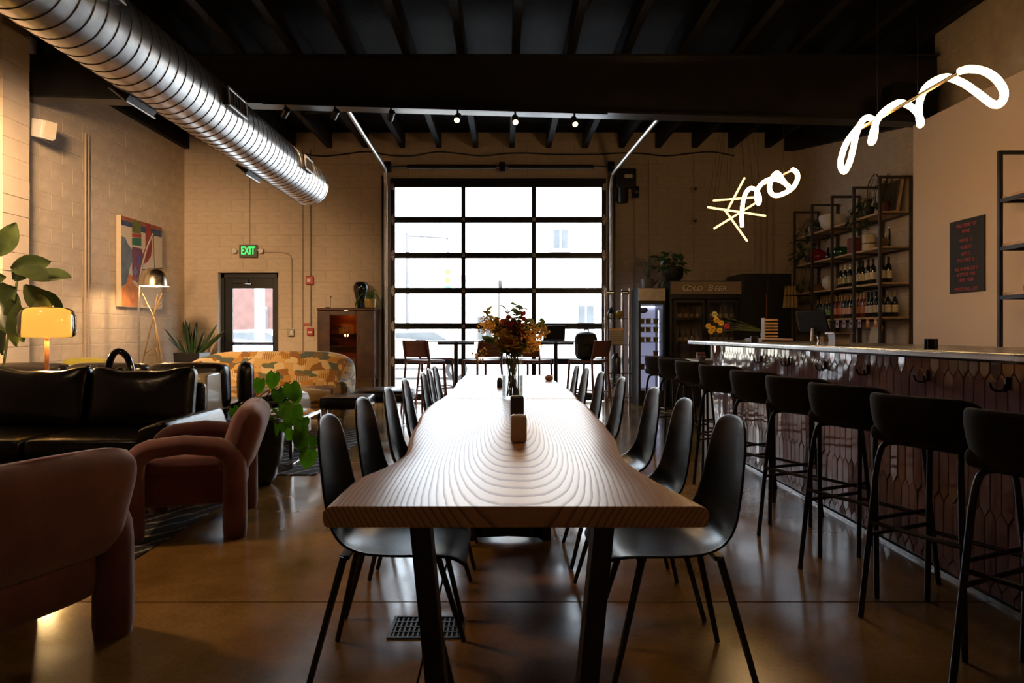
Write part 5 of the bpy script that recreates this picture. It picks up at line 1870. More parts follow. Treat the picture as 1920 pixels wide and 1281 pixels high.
ld = bpy.data.lights.new('cabinet_lamp', 'POINT'); ld.energy = 1.2; ld.color = (1, .5, .18); ld.shadow_soft_size = .03
lo = bpy.data.objects.new('cabinet_lamp', ld); COL.objects.link(lo); lo.parent = cb; lo.location = (-.05, 0, cz1 - .07)
gl_ = MB().lathe([(.022, 0), (.024, .004), (.004, .01), (.004, .04), (.022, .055), (.026, .085), (.022, .11)], 12, caps=False).mesh('drinking_glass', glass_mat('drinking glass', (.9, .85, .78), 2.5, .05), 60)
kk = 0
for zi, z in enumerate((PH(625, 11.1) + .006, PH(649, 11.1) + .006, cz0 + .04)):
    for k in range(6 if zi else 4):
        for row in range(2):
            g = share('drinking_glass', gl_, None, (cb.location.x - .23 + k * .068, cb.location.y - .10 + row * .10, z))
            tag(g, '%s stemmed glass in the %s row on the %s cabinet shelf' % (('leftmost', 'second', 'third', 'fourth', 'fifth', 'sixth')[k], ('front', 'back')[row], ('top', 'middle', 'bottom')[zi]), 'glass', ('glasses on the top cabinet shelf', 'glasses on the middle cabinet shelf', 'glasses on the bottom cabinet shelf')[zi])
hdl = MB().tube(smooth_path([(.19, fy - .03, .98), (.21, fy - .05, 1.02), (.215, fy - .05, 1.08), (.20, fy - .03, 1.12)], 4), .005, 6).build('door_handle', M_BRASS, cb)

vz = cb.location.y
bv = thing('black_vase', 'tall black vase on top of the dark cabinet', 'vase', (PX(674, 11.2), 11.33, cz1))
MB().lathe([(.055, 0), (.065, .02), (.09, .16), (.125, .30), (.13, .37), (.10, .43), (.085, .44), (.07, .43)], 24).build('vase_body', M_GLOSSBLK, bv, smooth=60)
sp_ = thing('spider_plant', 'spider plant in a yellow pot on the dark cabinet', 'plant', (PX(694, 11.15), 11.16, cz1))
MB().lathe([(.065, 0), (.085, .02), (.095, .15), (.085, .15), (.08, .12)], 20).build('pot', pm('yellow glazed pot', (.55, .36, .10), .35), sp_, smooth=50)
MB().lathe([(0, .125), (.082, .125)], 14, caps=False).build('soil', M_SOIL, sp_)
for k in range(16):
    a_ = k * 2.4
    r_ = .14 + .10 * ((k * 7) % 5) / 4
    h_ = .12 + .06 * ((k * 3) % 4) / 3
    c_, s_ = math.cos(a_), math.sin(a_) * .6
    MB().tube(smooth_path([(c_ * .02, s_ * .02, .12), (c_ * r_ * .5, s_ * r_ * .5, .12 + h_), (c_ * r_, s_ * r_, .10 + h_ * .2), (c_ * r_ * 1.1, s_ * r_ * 1.1, -.02 + h_ * .2)], 4), [.006] * 12 + [.001], 4, flat=.3).build('leaf', M_GREENLEAF, sp_)
an = thing('small_figurine', 'thin stalk ornament on the left of the dark cabinet top', 'ornament', (PX(619, 11.2), 11.22, cz1))
MB().box((-.05, 0, .012), (.06, .05, .024)).build('ornament_foot', M_BLACK, an, smooth=0, bevel=.006)
MB().tube([(0, 0, 0), (.005, 0, .18)], .004, 6).build('stalk', M_DKWOOD, an)
MB().lathe([(0, -.016), (.014, 0), (0, .016)], 10, c=(.005, 0, .19), caps=False).build('stalk_head', M_DKWOOD, an, smooth=180)

# ================================================================ BOTTLE SHELVES
SX = 4.50
UPY = [8.17, 8.78, 9.36, 9.97, 10.57]
BZ = [2.61, 2.19, 1.756, 1.343, .90]
sh = thing('bottle_shelving', 'steel framed shelving with oak boards holding bottles', 'shelving', (SX, 0, 0))
M_FRAME = pm('raw dark steel frame', (.075, .060, .050), .45, metal=.5, var=.2, scale=9)
tops = [PH(y, Z) for y, Z in zip((329.5, 350.6, 367, 383, 396), UPY)]
zt_ = sum(tops) / 5
for y in UPY:
    for x in (0.0, .37):
        MB().box((x, y, zt_ / 2), (.03, .03, zt_)).build('upright', M_FRAME, sh, smooth=0)
    MB().box((.185, y, zt_ - .015), (.34, .03, .03)).build('top_bar', M_FRAME, sh, smooth=0)
for z in BZ:
    b0 = MB()
    for k in range(4):
        MB().box((.185, (UPY[k] + UPY[k + 1]) / 2, z - .012), (.335, UPY[k + 1] - UPY[k] - .032, .024)).build('shelf_board', M_OAK, sh, smooth=0, bevel=.002, seg=1)
    for y in UPY:
        MB().box((.185, y, z - .035), (.34, .025, .022)).build('shelf_bracket', M_FRAME, sh, smooth=0)
    MB().box((.352, (UPY[0] + UPY[-1]) / 2, z - .035), (.02, UPY[-1] - UPY[0] - .03, .022)).build('shelf_bracket', M_FRAME, sh, smooth=0)

# ---- bottles
M_BOT = pm('dark green bottle glass', (.010, .014, .009), .07, var=.3, coat=.3)
M_BOTR = pm('rose wine bottle', (.16, .035, .018), .08, var=.2, coat=.3)
bcols = {'dark': M_BOT, 'rose': M_BOTR}
bmesh_ = {}


def bottle_proto(glass, labc, foil, s):
    key = (glass, labc, foil, s)
    if key in bmesh_: return bmesh_[key]
    body = MB().lathe([(.030 * s, 0), (.037 * s, .006 * s), (.037 * s, .175 * s), (.032 * s, .205 * s), (.016 * s, .235 * s), (.0145 * s, .30 * s), (.016 * s, .302 * s), (.016 * s, .31 * s), (.010 * s, .312 * s)], 14).mesh('bottle_body', bcols[glass], 50)
    lab = MB().lathe([(.0377 * s, .055 * s), (.0377 * s, .145 * s)], 14, caps=False).mesh('label_band', pm('label %s' % str(labc), labc, .6, var=.12, scale=40), 180)
    fo = MB().lathe([(.0166 * s, .245 * s), (.0153 * s, .30 * s), (.0170 * s, .302 * s), (.0170 * s, .3125 * s), (.004, .314 * s)], 12, caps=False).mesh('foil_cap', pm('foil %s' % str(foil), foil, .35, metal=.4), 50)
    bmesh_[key] = (body, lab, fo)
    return bmesh_[key]


def bottle(x, y, z, glass, labc, foil, lab, group, s=1.0):
    a_, b_, c_ = bottle_proto(glass, labc, foil, s)
    t = thing('wine_bottle', lab, 'bottle', (x, y, z), random.uniform(0, 6), group)
    share('bottle_body', a_, t); share('label_band', b_, t); share('foil_cap', c_, t)
    return t


CREAM_, GOLD_, BLK_ = (.70, .60, .44), (.45, .28, .10), (.02, .02, .02)
# third shelf (1.756)
for k, x in enumerate((1576.5, 1585, 1594)):
    bottle(SX + .10, ZX(x, SX + .10), BZ[2], 'dark', (.45, .40, .22), CREAM_, ('left', 'middle', 'right')[k] + ' one of three pale-capped dark bottles on the third shelf', 'pale-capped bottles on the third shelf', .98)
for k, x in enumerate((1611, 1617.5, 1628, 1637)):
    bottle(SX + .10, ZX(x, SX + .10), BZ[2], 'dark', CREAM_, BLK_, ('leftmost', 'second', 'third', 'rightmost')[k] + ' of four cream-labelled dark bottles on the third shelf', 'cream-labelled bottles on the third shelf', 1.02)
for k, (x, X) in enumerate(((1657.5, SX + .09), (1669, SX + .17))):
    bottle(X, UPY[0] + .12, BZ[2], 'dark', CREAM_, BLK_, ('left', 'right')[k] + ' of the two black bottles at the near end of the third shelf', 'near bottles of the third shelf', 1.02)
# lower shelf (1.343)
lowset = [((1533.5, 1539.5), 'dark', (.10, .14, .38), GOLD_, 'blue-labelled bottle on the fourth shelf', 'blue-labelled bottles', .92), ((1545.5, 1551, 1556.5), 'dark', (.22, .38, .16), GOLD_, 'green-labelled bottle on the fourth shelf', 'green-labelled bottles', .92),
          ((1563.5, 1568.8, 1574.1, 1579.4), 'rose', (.62, .24, .14), GOLD_, 'coral-labelled bottle on the fourth shelf', 'coral-labelled bottles', .98), ((1585, 1590.6, 1596.2), 'dark', (.70, .40, .30), GOLD_, 'pink-labelled bottle on the fourth shelf', 'pink-labelled bottles', .98),
          ((1608.5, 1614.5, 1621), 'rose', (.40, .15, .05), GOLD_, 'amber-labelled rose bottle on the fourth shelf', 'amber-labelled bottles', 1.0), ((1628, 1634.5, 1643), 'dark', (.62, .52, .46), BLK_, 'grey-labelled dark bottle on the fourth shelf', 'grey-labelled bottles', 1.02)]
POS = {2: ('left', 'right'), 3: ('left', 'middle', 'right'), 4: ('leftmost', 'second', 'third', 'rightmost')}
for xs, g, lc, fo, lab, grp, s in lowset:
    for k, x in enumerate(xs):
        bottle(SX + .09, ZX(x, SX + .09), BZ[3], g, lc, fo, POS[len(xs)][k] + ' ' + lab, grp + ' on the fourth shelf', s)
for k, X in enumerate((SX + .065, SX + .150, SX + .235)):
    bottle(X, UPY[0] + .10, BZ[3], 'dark', CREAM_, GOLD_, ('left', 'middle', 'right')[k] + ' gold-capped bottle at the near end of the fourth shelf', 'gold-capped bottles at the near shelf end', 1.0)
# price tags hanging from the lower board
for xs, c, nm in (((1532.5, 1542.5, 1554), (.48, .38, .04), 'yellow'), ((1570.5, 1583, 1596, 1612), (.62, .50, .62), 'lilac'), ((1627.5, 1642.5), (.62, .20, .03), 'orange')):
    for k, x in enumerate(xs):
        Z = ZX(x, SX - .012)
        t = thing('price_tag', '%s %s price tag clipped under the wine bottles' % (POS[len(xs)][k] if len(xs) > 1 else '', nm), 'price tag', (SX - .0155, Z, BZ[3] - .05), 0, nm + ' price tags under the wine bottles')
        MB().box((0, 0, -.03), (.003, .075, .10)).build('tag_card', pm('tag ' + nm, c, .6, var=.04), t, smooth=0)
        MB().box((-.002, 0, -.02), (.001, .04, .03)).build('tag_print', M_PAPER if nm != 'lilac' else M_BLACK, t, smooth=0)

# ---- other things on the shelves
def on(x, X, z): return (X, ZX(x, X), z)


X1 = SX + .15
rj = thing('red_flask', 'round red flask with a dark neck on the second shelf', 'flask', on(1533, X1, BZ[1]))
MB().lathe([(.05, 0), (.11, .03), (.13, .09), (.10, .16), (.04, .20)], 22).build('flask_body', pm('red lacquer', (.26, .012, .012), .25), rj, smooth=60)
MB().lathe([(.035, .19), (.03, .34), (.04, .35)], 14).build('flask_neck', M_DKWOOD, rj, smooth=50)
gp = thing('green_pot', 'shiny dark green round pot on the second shelf', 'pot', on(1577, X1, BZ[1]))
MB().lathe([(.07, 0), (.11, .03), (.115, .08), (.10, .125), (.085, .13), (.08, .12)], 24).build('pot_body', pm('emerald glaze', (.012, .07, .028), .08, coat=.5), gp, smooth=60)
MB().lathe([(.086, .13), (.084, .137), (.03, .15), (.0, .152)], 20, caps=False).build('lid', MATS['emerald glaze'], gp, smooth=60)
sb = thing('small_flask', 'tiny black and white bottle between red flask and green pot', 'bottle', on(1553, X1 - .05, BZ[1]))
MB().lathe([(.03, 0), (.042, .03), (.03, .08), (.012, .10), (.012, .17)], 16).build('flask_body', M_GLOSSBLK, sb, smooth=60)
MB().lathe([(.013, .168), (.013, .185), (.0, .19)], 10, caps=False).build('stopper', M_CREAM, sb)
rb_ = thing('red_tin', 'rust red boxy tin on the second shelf', 'tin', on(1605, X1 + .03, BZ[1]))
MB().box((0, 0, .11), (.16, .17, .22)).build('tin_body', pm('rust red tin', (.22, .045, .02), .45, var=.2), rb_, smooth=0, bevel=.012)
MB().tube([(0, 0, .22), (0, 0, .235)], .05, 16).build('lid', M_CREAM, rb_)
cc_ = thing('cream_crock', 'cream cylinder crock beside the rust red tin', 'crock', on(1629, X1 + .06, BZ[1]))
MB().lathe([(.075, 0), (.08, .01), (.08, .22), (.072, .23), (.07, .21)], 22).build('crock_body', M_CREAM, cc_, smooth=50)
MB().lathe([(.081, .10), (.081, .115)], 22, caps=False).build('glaze_band', M_DKWOOD, cc_)
gj = thing('glass_jar', 'big glass jar half full of corks at the near end of the second shelf', 'jar', (SX + .13, UPY[0] + .14, BZ[1]))
MB().lathe([(.06, 0), (.068, .01), (.068, .20), (.058, .235), (.06, .25)], 24, caps=False).build('jar_glass', glass_mat('jar glass', (.93, .92, .88), 1.5), gj, smooth=60)
M_CORK = pm('cork', (.30, .17, .08), .8, var=.3, scale=30)
for k in range(34):
    a_ = k * 2.4; r_ = .048 * math.sqrt((k % 9) / 9)
    MB().tube([(0, 0, -.016), (0, 0, .016)], .011, 8).build('cork', M_CORK, gj, loc=(r_ * math.cos(a_), r_ * math.sin(a_), .022 + (k // 9) * .024), rot=(random.uniform(0, 3), random.uniform(0, 3), 0))
wp = thing('white_bowl_planter', 'wide white bowl planter on the top shelf', 'bowl', on(1560, X1, BZ[0]))
MB().lathe([(.09, 0), (.15, .06), (.175, .16), (.17, .20), (.155, .20), (.15, .17), (.0, .16)], 28, caps=False).build('bowl', M_WHITE, wp, smooth=60)
MB().lathe([(.085, 0), (.1, .015)], 20).build('foot_ring', M_WHITE, wp)
pf = thing('framed_picture', 'wooden framed picture leaning on the top shelf behind the trailing plant', 'picture', (SX + .26, (UPY[0] + UPY[1]) / 2, BZ[0]))
for (c, d) in (((0, 0, .015), (.025, .46, .03)), ((0, 0, .435), (.025, .46, .03)), ((0, -.215, .225), (.025, .03, .39)), ((0, .215, .225), (.025, .03, .39))):
    MB().box(c, d).build('frame_bar', M_OAK, pf, smooth=0)
MB().box((.006, 0, .225), (.008, .40, .39)).build('print', pm('dark print', (.10, .06, .03), .5, var=.5, scale=7), pf, smooth=0)
pf.rotation_euler = (0, R(9), 0)


def shelf_plant(name, label, loc, potmat, nleaf, spread, trail, leafm, s=1.0):
    t = thing(name, label, 'plant', loc)
    MB().lathe([(.055, 0), (.075, .10), (.08, .12), (.07, .12), (.066, .10)], 18).build('pot', potmat, t, smooth=50)
    MB().lathe([(0, .105), (.068, .105)], 14, caps=False).build('soil', M_SOIL, t)
    for k in range(nleaf):
        a_ = k * 2.4
        rr_ = spread * (.35 + .65 * ((k * 5) % 7) / 6)
        dz = random.uniform(-trail, .12 if trail < .3 else .06)
        cx_, cy_ = math.cos(a_) * rr_ * .75, math.sin(a_) * rr_
        if cx_ > .16: cx_ = .16
        p = Vector((cx_ - (.10 if dz < -.05 else 0), cy_, .16 + dz))
        put_leaf(leafm, t, p, a_, R(random.uniform(-60, 10)), random.uniform(-.6, .6), s * random.uniform(.7, 1.2))
        if k % 2 == 0:
            MB().tube(smooth_path([(0, 0, .11), (cx_ * .6, cy_ * .6, .24), p], 4), .003, 4).build('stem', M_STEM, t)
    return t


ov = leaf_mesh('leaf', M_GREENLEAF, .085, .030, 'heart', .3)
ovd = leaf_mesh('leaf', M_DARKLEAF, .085, .030, 'heart', .3)
shelf_plant('trailing_plant', 'dark trailing plant at the far end of the top shelf', (SX + .16, 10.28, BZ[0]), M_CREAM, 44, .28, .55, ovd, 1.1)
shelf_plant('trailing_plant', 'olive trailing plant in front of the framed picture', (SX + .10, 8.62, BZ[0]), M_BLACK, 40, .18, .30, ovd, .9)
shelf_plant('trailing_plant', 'sprawling vine hanging low at the far shelf end', (SX + .12, 10.30, BZ[1]), M_BLACK, 40, .26, .60, ovd, 1.1)
shelf_plant('trailing_plant', 'small green plant on the fourth shelf above the blue labels', (SX + .26, 9.78, BZ[3]), M_BLACK, 16, .16, -.10, ov, .9)
gr = thing('grass_plant', 'spiky plant in a dark red pot at the near end of the top shelf', 'plant', (SX + .12, UPY[0] + .14, BZ[0]))
MB().lathe([(.05, 0), (.065, .12), (.058, .12), (.055, .10)], 18).build('pot', pm('dark red pot', (.10, .018, .014), .5), gr, smooth=50)
MB().lathe([(0, .105), (.057, .105)], 14, caps=False).build('soil', M_SOIL, gr)
for k in range(20):
    a_ = k * 2.4; r_ = .10 + .08 * ((k * 7) % 5) / 4; h_ = .22 + .14 * ((k * 3) % 4) / 3
    c_, s_ = math.cos(a_), math.sin(a_)
    MB().tube(smooth_path([(c_ * .01, s_ * .01, .11), (c_ * r_ * .45, s_ * r_ * .45, .11 + h_), (c_ * r_, s_ * r_, .06 + h_ * .8), (c_ * r_ * 1.05, s_ * r_ * 1.05, h_ * .45)], 4), [.005] * 12 + [.001], 4, flat=.35).build('leaf', M_DARKLEAF, gr)
ws = thing('white_globe', 'white round globe on the third shelf by the leaves', 'globe', on(1556, X1 + .02, BZ[2]))
MB().lathe([(.03, 0), (.06, .012), (.10, .06), (.112, .11), (.10, .165), (.06, .205), (.0, .22)], 24).build('globe_shell', M_WHITE, ws, smooth=60)
MB().lathe([(.035, 0), (.045, .008)], 16).build('globe_foot', M_STEEL, ws)
ht = thing('brown_basket', 'low brown basket on the third shelf at the far end', 'basket', on(1535, X1, BZ[2]))
MB().lathe([(.10, 0), (.12, .06), (.11, .07), (.02, .12)], 20).build('basket_lid', pm('brown wicker', (.20, .08, .025), .7, var=.3, scale=40), ht, smooth=50)
MB().lathe([(.01, .12), (.015, .14), (0, .145)], 10, caps=False).build('knob', M_DKWOOD, ht)
fb2 = thing('leaflet_stand', 'leaflet in a wooden stand on the lowest visible shelf', 'leaflet', (SX + .06, 8.42, BZ[4]))
MB().box((0, 0, .19), (.006, .20, .26), (0, R(12), 0)).build('leaflet_sheet', M_PAPER, fb2, smooth=0)
MB().box((.02, .11, .19), (.012, .014, .30), (0, R(12), 0)).build('stand_side', M_OAK, fb2, smooth=0)
MB().box((.02, -.11, .19), (.012, .014, .30), (0, R(12), 0)).build('stand_side', M_OAK, fb2, smooth=0)
MB().box((.0, 0, .02), (.10, .24, .04)).build('stand_foot', M_OAK, fb2, smooth=0)

# back counter under the shelves
bc = thing('back_counter', 'dark counter running below the bottle shelves', 'counter', (4.12, 0, 0))
MB().box((0.02, 8.95, .42), (.50, 3.1, .84)).build('counter_body', M_BLACK, bc, smooth=0)
MB().box((0, 8.95, .86), (.56, 3.16, .04)).build('counter_top', M_STEEL, bc, smooth=0, bevel=.004)
for k in range(5):
    d = MB().box((-.238, 7.71 + k * .62, .44), (.02, .59, .72)).build('cabinet_door', M_BLACK, bc, smooth=0, bevel=.003, seg=1)
    MB().box((-.252, 7.71 + k * .62 + .22, .68), (.012, .12, .012)).build('handle', M_CHROME, d, smooth=0)

# ---- second shelving at the right edge
s2_ = thing('black_shelving', 'black steel shelf unit at the right edge on the smooth wall', 'shelving', (4.20, 5.78, 0))
zt2 = PH(283, 5.78)
for y in (0, -1.0, -2.0):
    for x in (0, .27):
        MB().box((x, y, zt2 / 2), (.03, .03, zt2)).build('upright', M_STEEL, s2_, smooth=0)
    MB().box((.135, y, zt2 - .015), (.24, .03, .03)).build('top_bar', M_STEEL, s2_, smooth=0)
for yy in (372, 462, 554):
    z = PH(yy, 5.75)
    for y in (-.5, -1.5):
        MB().box((.135, y, z + .012), (.25, .966, .022)).build('shelf_board', M_OAK, s2_, smooth=0)
        MB().box((.0, y, z - .018), (.025, .966, .03)).build('shelf_rail', M_STEEL, s2_, smooth=0)
    for y in (0, -1., -2.):
        MB().box((.135, y, z - .018), (.24, .025, .03)).build('shelf_bracket', M_STEEL, s2_, smooth=0)
cg = thing('cup_stack', 'pile of dark brown cups on the right edge shelf', 'cups', (4.32, 5.52, PH(462, 5.75) + .024))
for k, (dx, dy, z) in enumerate(((-.04, 0, 0), (.05, -.02, 0), (.0, -.10, 0), (-.03, -.01, .062), (.04, -.06, .062), (.0, -.03, .124))):
    MB().lathe([(.028, 0), (.04, .01), (.042, .058), (.038, .06), (.034, .02)], 14, c=(dx, dy, z)).build('cup', M_DKWOOD, cg, smooth=50)
bb = thing('wooden_steps', 'small dark stepped block on the lower right edge shelf', 'ornament', (4.33, 5.50, PH(554, 5.75) + .024))
for k in range(3):
    MB().box((0, -.02 * k, .03 + .055 * k), (.14 - .035 * k, .20 - .055 * k, .052)).build('step', M_DKWOOD, bb, smooth=0, bevel=.004)

# ---- letter board menu on the smooth wall
XB = XP - .012
mbx = thing('letter_board', 'dark menu board with red letters on the smooth wall', 'menu board', (XB, 6.65, 1.9))
yA, yB_ = ZX(1781, XB), ZX(1846, XB)
zA, zB = PH(418, yA), PH(551, yA)
ym, zm = (yA + yB_) / 2, (zA + zB) / 2
MB().box((.004, ym - 6.65, zm - 1.9), (.016, yA - yB_, zA - zB)).build('board', pm('charcoal felt', (.028, .026, .027), .8, var=.2, scale=60), mbx, smooth=0, bevel=.003)
M_REDTXT = pm('red plastic letters', (.42, .045, .025), .5, var=.05)
hgt = zA - zB
for (s_, f) in (('WELCOME TO', .085), ('HOST', .165), ('WHITE 12', .29), ('ROS\u00c9 12', .385), ('RED 12', .475), ('FEATURES 15', .56), ('ALL MURAL CITY', .68), ('BOTTLES FOR', .755), ('HERE  +$20', .83), ('PRICES INCL. GST', .955)):
    me = text_mesh(s_, .046, M_REDTXT, extrude=.002, sx=.92)
    share('lettering', me, mbx, (-.0065, ym - 6.65, zA - hgt * f - 1.9), (R(90), 0, R(-90)))

# ================================================================ COOLERS
c1 = thing('lit_cooler', 'narrow drinks cooler with a lit white interior', 'fridge', (PX(1222, 10.7), 11.0, 0))
cw2, chh = .42, PH(540, 10.7)
M_COOLW = pm('cooler liner', (.75, .76, .80), .5, emit=(.60, .62, 1.0), es=.32, var=.03)
d0 = -.30
for s in (-1, 1):
    MB().box((s * (cw2 / 2 - .015), 0, chh / 2), (.03, .60, chh)).build('side_wall', M_BLACK, c1, smooth=0)
MB().box((0, .28, chh / 2), (cw2 - .06, .03, chh - .1)).build('back_liner', M_COOLW, c1, smooth=0)
MB().box((0, 0, .12), (cw2 - .06, .58, .24)).build('plinth', M_BLACK, c1, smooth=0)
MB().box((0, 0, chh - .13), (cw2 - .062, .58, .26)).build('canopy_box', M_BLACK, c1, smooth=0)
MB().box((0, d0 - .008, chh - .105), (cw2, .016, .20)).build('canopy_panel', pm('brushed panel', (.40, .36, .34), .35, metal=.7), c1, smooth=0, bevel=.004)
MB().box((0, .25, chh - .28), (cw2 - .08, .04, .015)).build('interior_lamp', pm('cool led', (1, 1, 1), .5, emit=(.7, .75, 1), es=3), c1, smooth=0)
MB().box((.17, .0, .86), (.012, .02, chh - .55)).build('interior_lamp', MATS['cool led'], c1, smooth=0)
MB().box((0, d0 - .004, .24 + (chh - .48) / 2), (cw2 - .07, .008, chh - .52)).build('glass_door', M_GLASS, c1, smooth=0)
for s in (-1, 1):
    MB().box((s * (cw2 / 2 - .018), d0 - .006, .22 + (chh - .46) / 2), (.036, .02, chh - .44)).build('door_frame', M_BLACK, c1, smooth=0)
zs = [PH(y, 10.7) for y in (607, 623, 642, 668, 693)]
for z in zs:
    MB().box((0, 0, z), (cw2 - .064, .48, .008)).build('wire_shelf', M_CHROME, c1, smooth=0)
CANS = [(0, (.55, .42, .12)), (1, (.50, .40, .10)), (2, (.42, .40, .10)), (3, (.50, .08, .06)), (4, (.42, .08, .08))]
for zi, col in CANS:
    for k, x in enumerate((-.12, -.02, .10)):
        if (zi, k) in ((3, 0), (3, 1)): continue
        t = thing('food_tub', '%s tub on the %s shelf of the lit cooler' % (('left', 'middle', 'right')[k], ('top', 'second', 'third', 'fourth', 'bottom')[zi]), 'tub', (c1.location.x + x, 10.86, zs[zi] + .0045), 0, 'tubs in the lit cooler')
        MB().lathe([(.036, 0), (.042, .06), (.0425, .065)], 12).build('tub_body', pm('tub %d' % zi, col, .5, var=.15), t, smooth=40)
        MB().lathe([(.045, .0655), (.045, .078), (0, .080)], 12, caps=False).build('lid', M_WHITE, t, smooth=40)
ob = thing('oval_badge', 'oval grey badge inside the top of the lit cooler', 'badge', (c1.location.x - .03, 11.255, PH(580, 10.85)))
MB().lathe([(.085, 0), (.085, .008), (.06, .010), (.06, .004)], 24, sy=.62).build('badge_ring', M_STEEL, ob, rot=(R(90), 0, 0))
MB().lathe([(.058, 0), (.058, .006)], 24, sy=.6).build('badge_face', M_FACFR, ob, rot=(R(90), 0, 0))

c2 = thing('cold_beer_cooler', 'wide dark two-door cooler with a COLD BEER header', 'fridge', (PX(1324, 10.55), 10.95, 0))
w2, h2 = 1.12, PH(526, 10.55)
M_BEERDK = pm('cooler black', (.010, .010, .010), .35, var=.2)
for s in (-1, 1):
    MB().box((s * (w2 / 2 - .02), 0, h2 / 2), (.04, .78, h2)).build('side_wall', M_BEERDK, c2, smooth=0)
MB().box((0, .37, h2 / 2), (w2 - .08, .03, h2 - .1)).build('back_liner', pm('dim liner', (.10, .085, .075), .6), c2, smooth=0)
MB().box((0, 0, .14), (w2 - .082, .76, .28)).build('plinth', M_BEERDK, c2, smooth=0)
MB().box((0, .01, h2 - .14), (w2 - .082, .74, .28)).build('header_box', M_BEERDK, c2, smooth=0)
hb = MB().box((0, -.392, h2 - .115), (w2 - .03, .02, .19)).build('header_panel', pm('header panel', (.34, .25, .17), .5, var=.12, scale=5), c2, smooth=0)
for (tx, xo, sz) in (('C', -.335, .135), ('OLD', -.185, .105), ('B', .055, .135), ('EER', .215, .105)):
    share('lettering', text_mesh(tx, sz, pm('letter outline', (.05, .03, .02), .5), extrude=.002, shear=.25, sx=1.18, bold=.010), hb, (xo, -.404, h2 - .115 - (.0 if sz > .12 else .012)), (R(90), 0, 0))
    share('lettering', text_mesh(tx, sz, pm('letter face', (.80, .68, .54), .5), extrude=.005, shear=.25, sx=1.18, bold=.0035), hb, (xo, -.406, h2 - .115 - (.0 if sz > .12 else .012)), (R(90), 0, 0))
for s in (-1, 1):
    dd = thing_part('glass_door', c2)
    x0_, x1_ = (-.50, -.02) if s < 0 else (.02, .50)
    xm, wd = (x0_ + x1_) / 2, x1_ - x0_
    MB().box((xm, -.385, .28 + (h2 - .60) / 2), (wd - .06, .008, h2 - .66)).build('pane', M_GLASS, dd, smooth=0)
    for q in (x0_ + .018, x1_ - .018):
        MB().box((q, -.388, .28 + (h2 - .58) / 2), (.036, .024, h2 - .58)).build('stile', M_BEERDK, dd, smooth=0)
    for z in (.30, h2 - .32):
        MB().box((xm, -.388, z), (wd - .074, .024, .05)).build('rail', M_BEERDK, dd, smooth=0)
    MB().box((x1_ - .01 if s < 0 else x0_ + .01, -.415, 1.0), (.014, .03, .40)).build('handle', M_STEEL, dd, smooth=0)
for z in (.62, .98, PH(600, 10.6)):
    MB().box((0, 0, z), (w2 - .085, .66, .010)).build('shelf', M_STEEL, c2, smooth=0)
bm_ = MB().lathe([(.028, 0), (.031, .006), (.031, .12), (.014, .16), (.013, .21), (.015, .212), (.015, .22), (0, .222)], 12, caps=True).mesh('bottle_body', pm('brown beer glass', (.09, .035, .010), .12), 50)
bl2 = MB().lathe([(.0316, .035), (.0316, .095)], 12, caps=False).mesh('label_band', pm('beer label', (.40, .28, .14), .6, var=.4, scale=30), 180)
for zi, z in enumerate((.285, .625, .985, PH(600, 10.6) + .005)):
    for k in range(11):
        if k == 5: continue
        t = thing('beer_bottle', '%s brown beer bottle from the left on the %s shelf of the wide cooler' % (('first', 'second', 'third', 'fourth', 'fifth', '', 'sixth', 'seventh', 'eighth', 'ninth', 'tenth')[k], ('bottom', 'lower', 'middle', 'top')[zi]), 'bottle', (c2.location.x - .45 + k * .09, 10.72, z), 0, 'beer bottles on the %s cooler shelf' % ('bottom', 'lower', 'middle', 'top')[zi])
        share('bottle_body', bm_, t); share('label_band', bl2, t)

# black double cabinet beside the coolers
bd = thing('black_cabinet', 'tall black two-door cabinet left of the far shelves', 'cabinet', (4.08, 10.95, 0))
hb_ = PH(513, 10.6)
MB().box((0, .02, hb_ / 2), (.76, .74, hb_)).build('cabinet_body', M_BLACK, bd, smooth=0)
for s in (-1, 1):
    dd = MB().box((s * .188, -.362, hb_ / 2 + .02), (.368, .022, hb_ - .10)).build('cabinet_door', M_BLACK, bd, smooth=0, bevel=.004)
    MB().tube([(s * .02, -.39, 1.35), (s * .02, -.39, 1.75)], .007, 8).build('handle', M_STEEL if s > 0 else M_WALNUT, dd)

# plants on the coolers
ov2 = leaf_mesh('leaf', pm('mid green leaf', (.05, .12, .018), .4, var=.3, rnd=.35), .10, .036, 'heart', .35)
cp_ = thing('bushy_plant', 'bushy green plant in a dark pot on the wide cooler', 'plant', (PX(1262, 10.8), 10.80, h2))
MB().lathe([(.10, 0), (.155, .08), (.165, .22), (.15, .23), (.145, .20)], 22).build('pot', M_BLACK, cp_, smooth=50)
MB().lathe([(0, .205), (.148, .205)], 16, caps=False).build('soil', M_SOIL, cp_)
for k in range(70):
    a_ = k * 2.4; r_ = .05 + .20 * ((k * 5) % 11) / 10
    z = .25 + .24 * ((k * 7) % 13) / 12 - r_ * .3
    p = Vector((math.cos(a_) * r_ - .06, math.sin(a_) * r_ * .7 - .03, z - (.22 if k % 6 == 0 else 0)))
    put_leaf(ov2, cp_, p, a_, R(random.uniform(-50, 30)), random.uniform(-.7, .7), random.uniform(.7, 1.25))
    if k % 3 == 0:
        MB().tube(smooth_path([(0, 0, .20), (p.x * .4, p.y * .4, .30), p], 3), .004, 4).build('stem', M_STEM, cp_)
hp = thing('small_potted_plant', 'sparse plant in a grey pot on the narrow cooler', 'plant', (PX(1217, 10.75), 10.85, chh))
MB().lathe([(.085, 0), (.10, .15), (.09, .15), (.085, .12)], 20).build('pot', pm('grey pot', (.20, .18, .17), .6), hp, smooth=50)
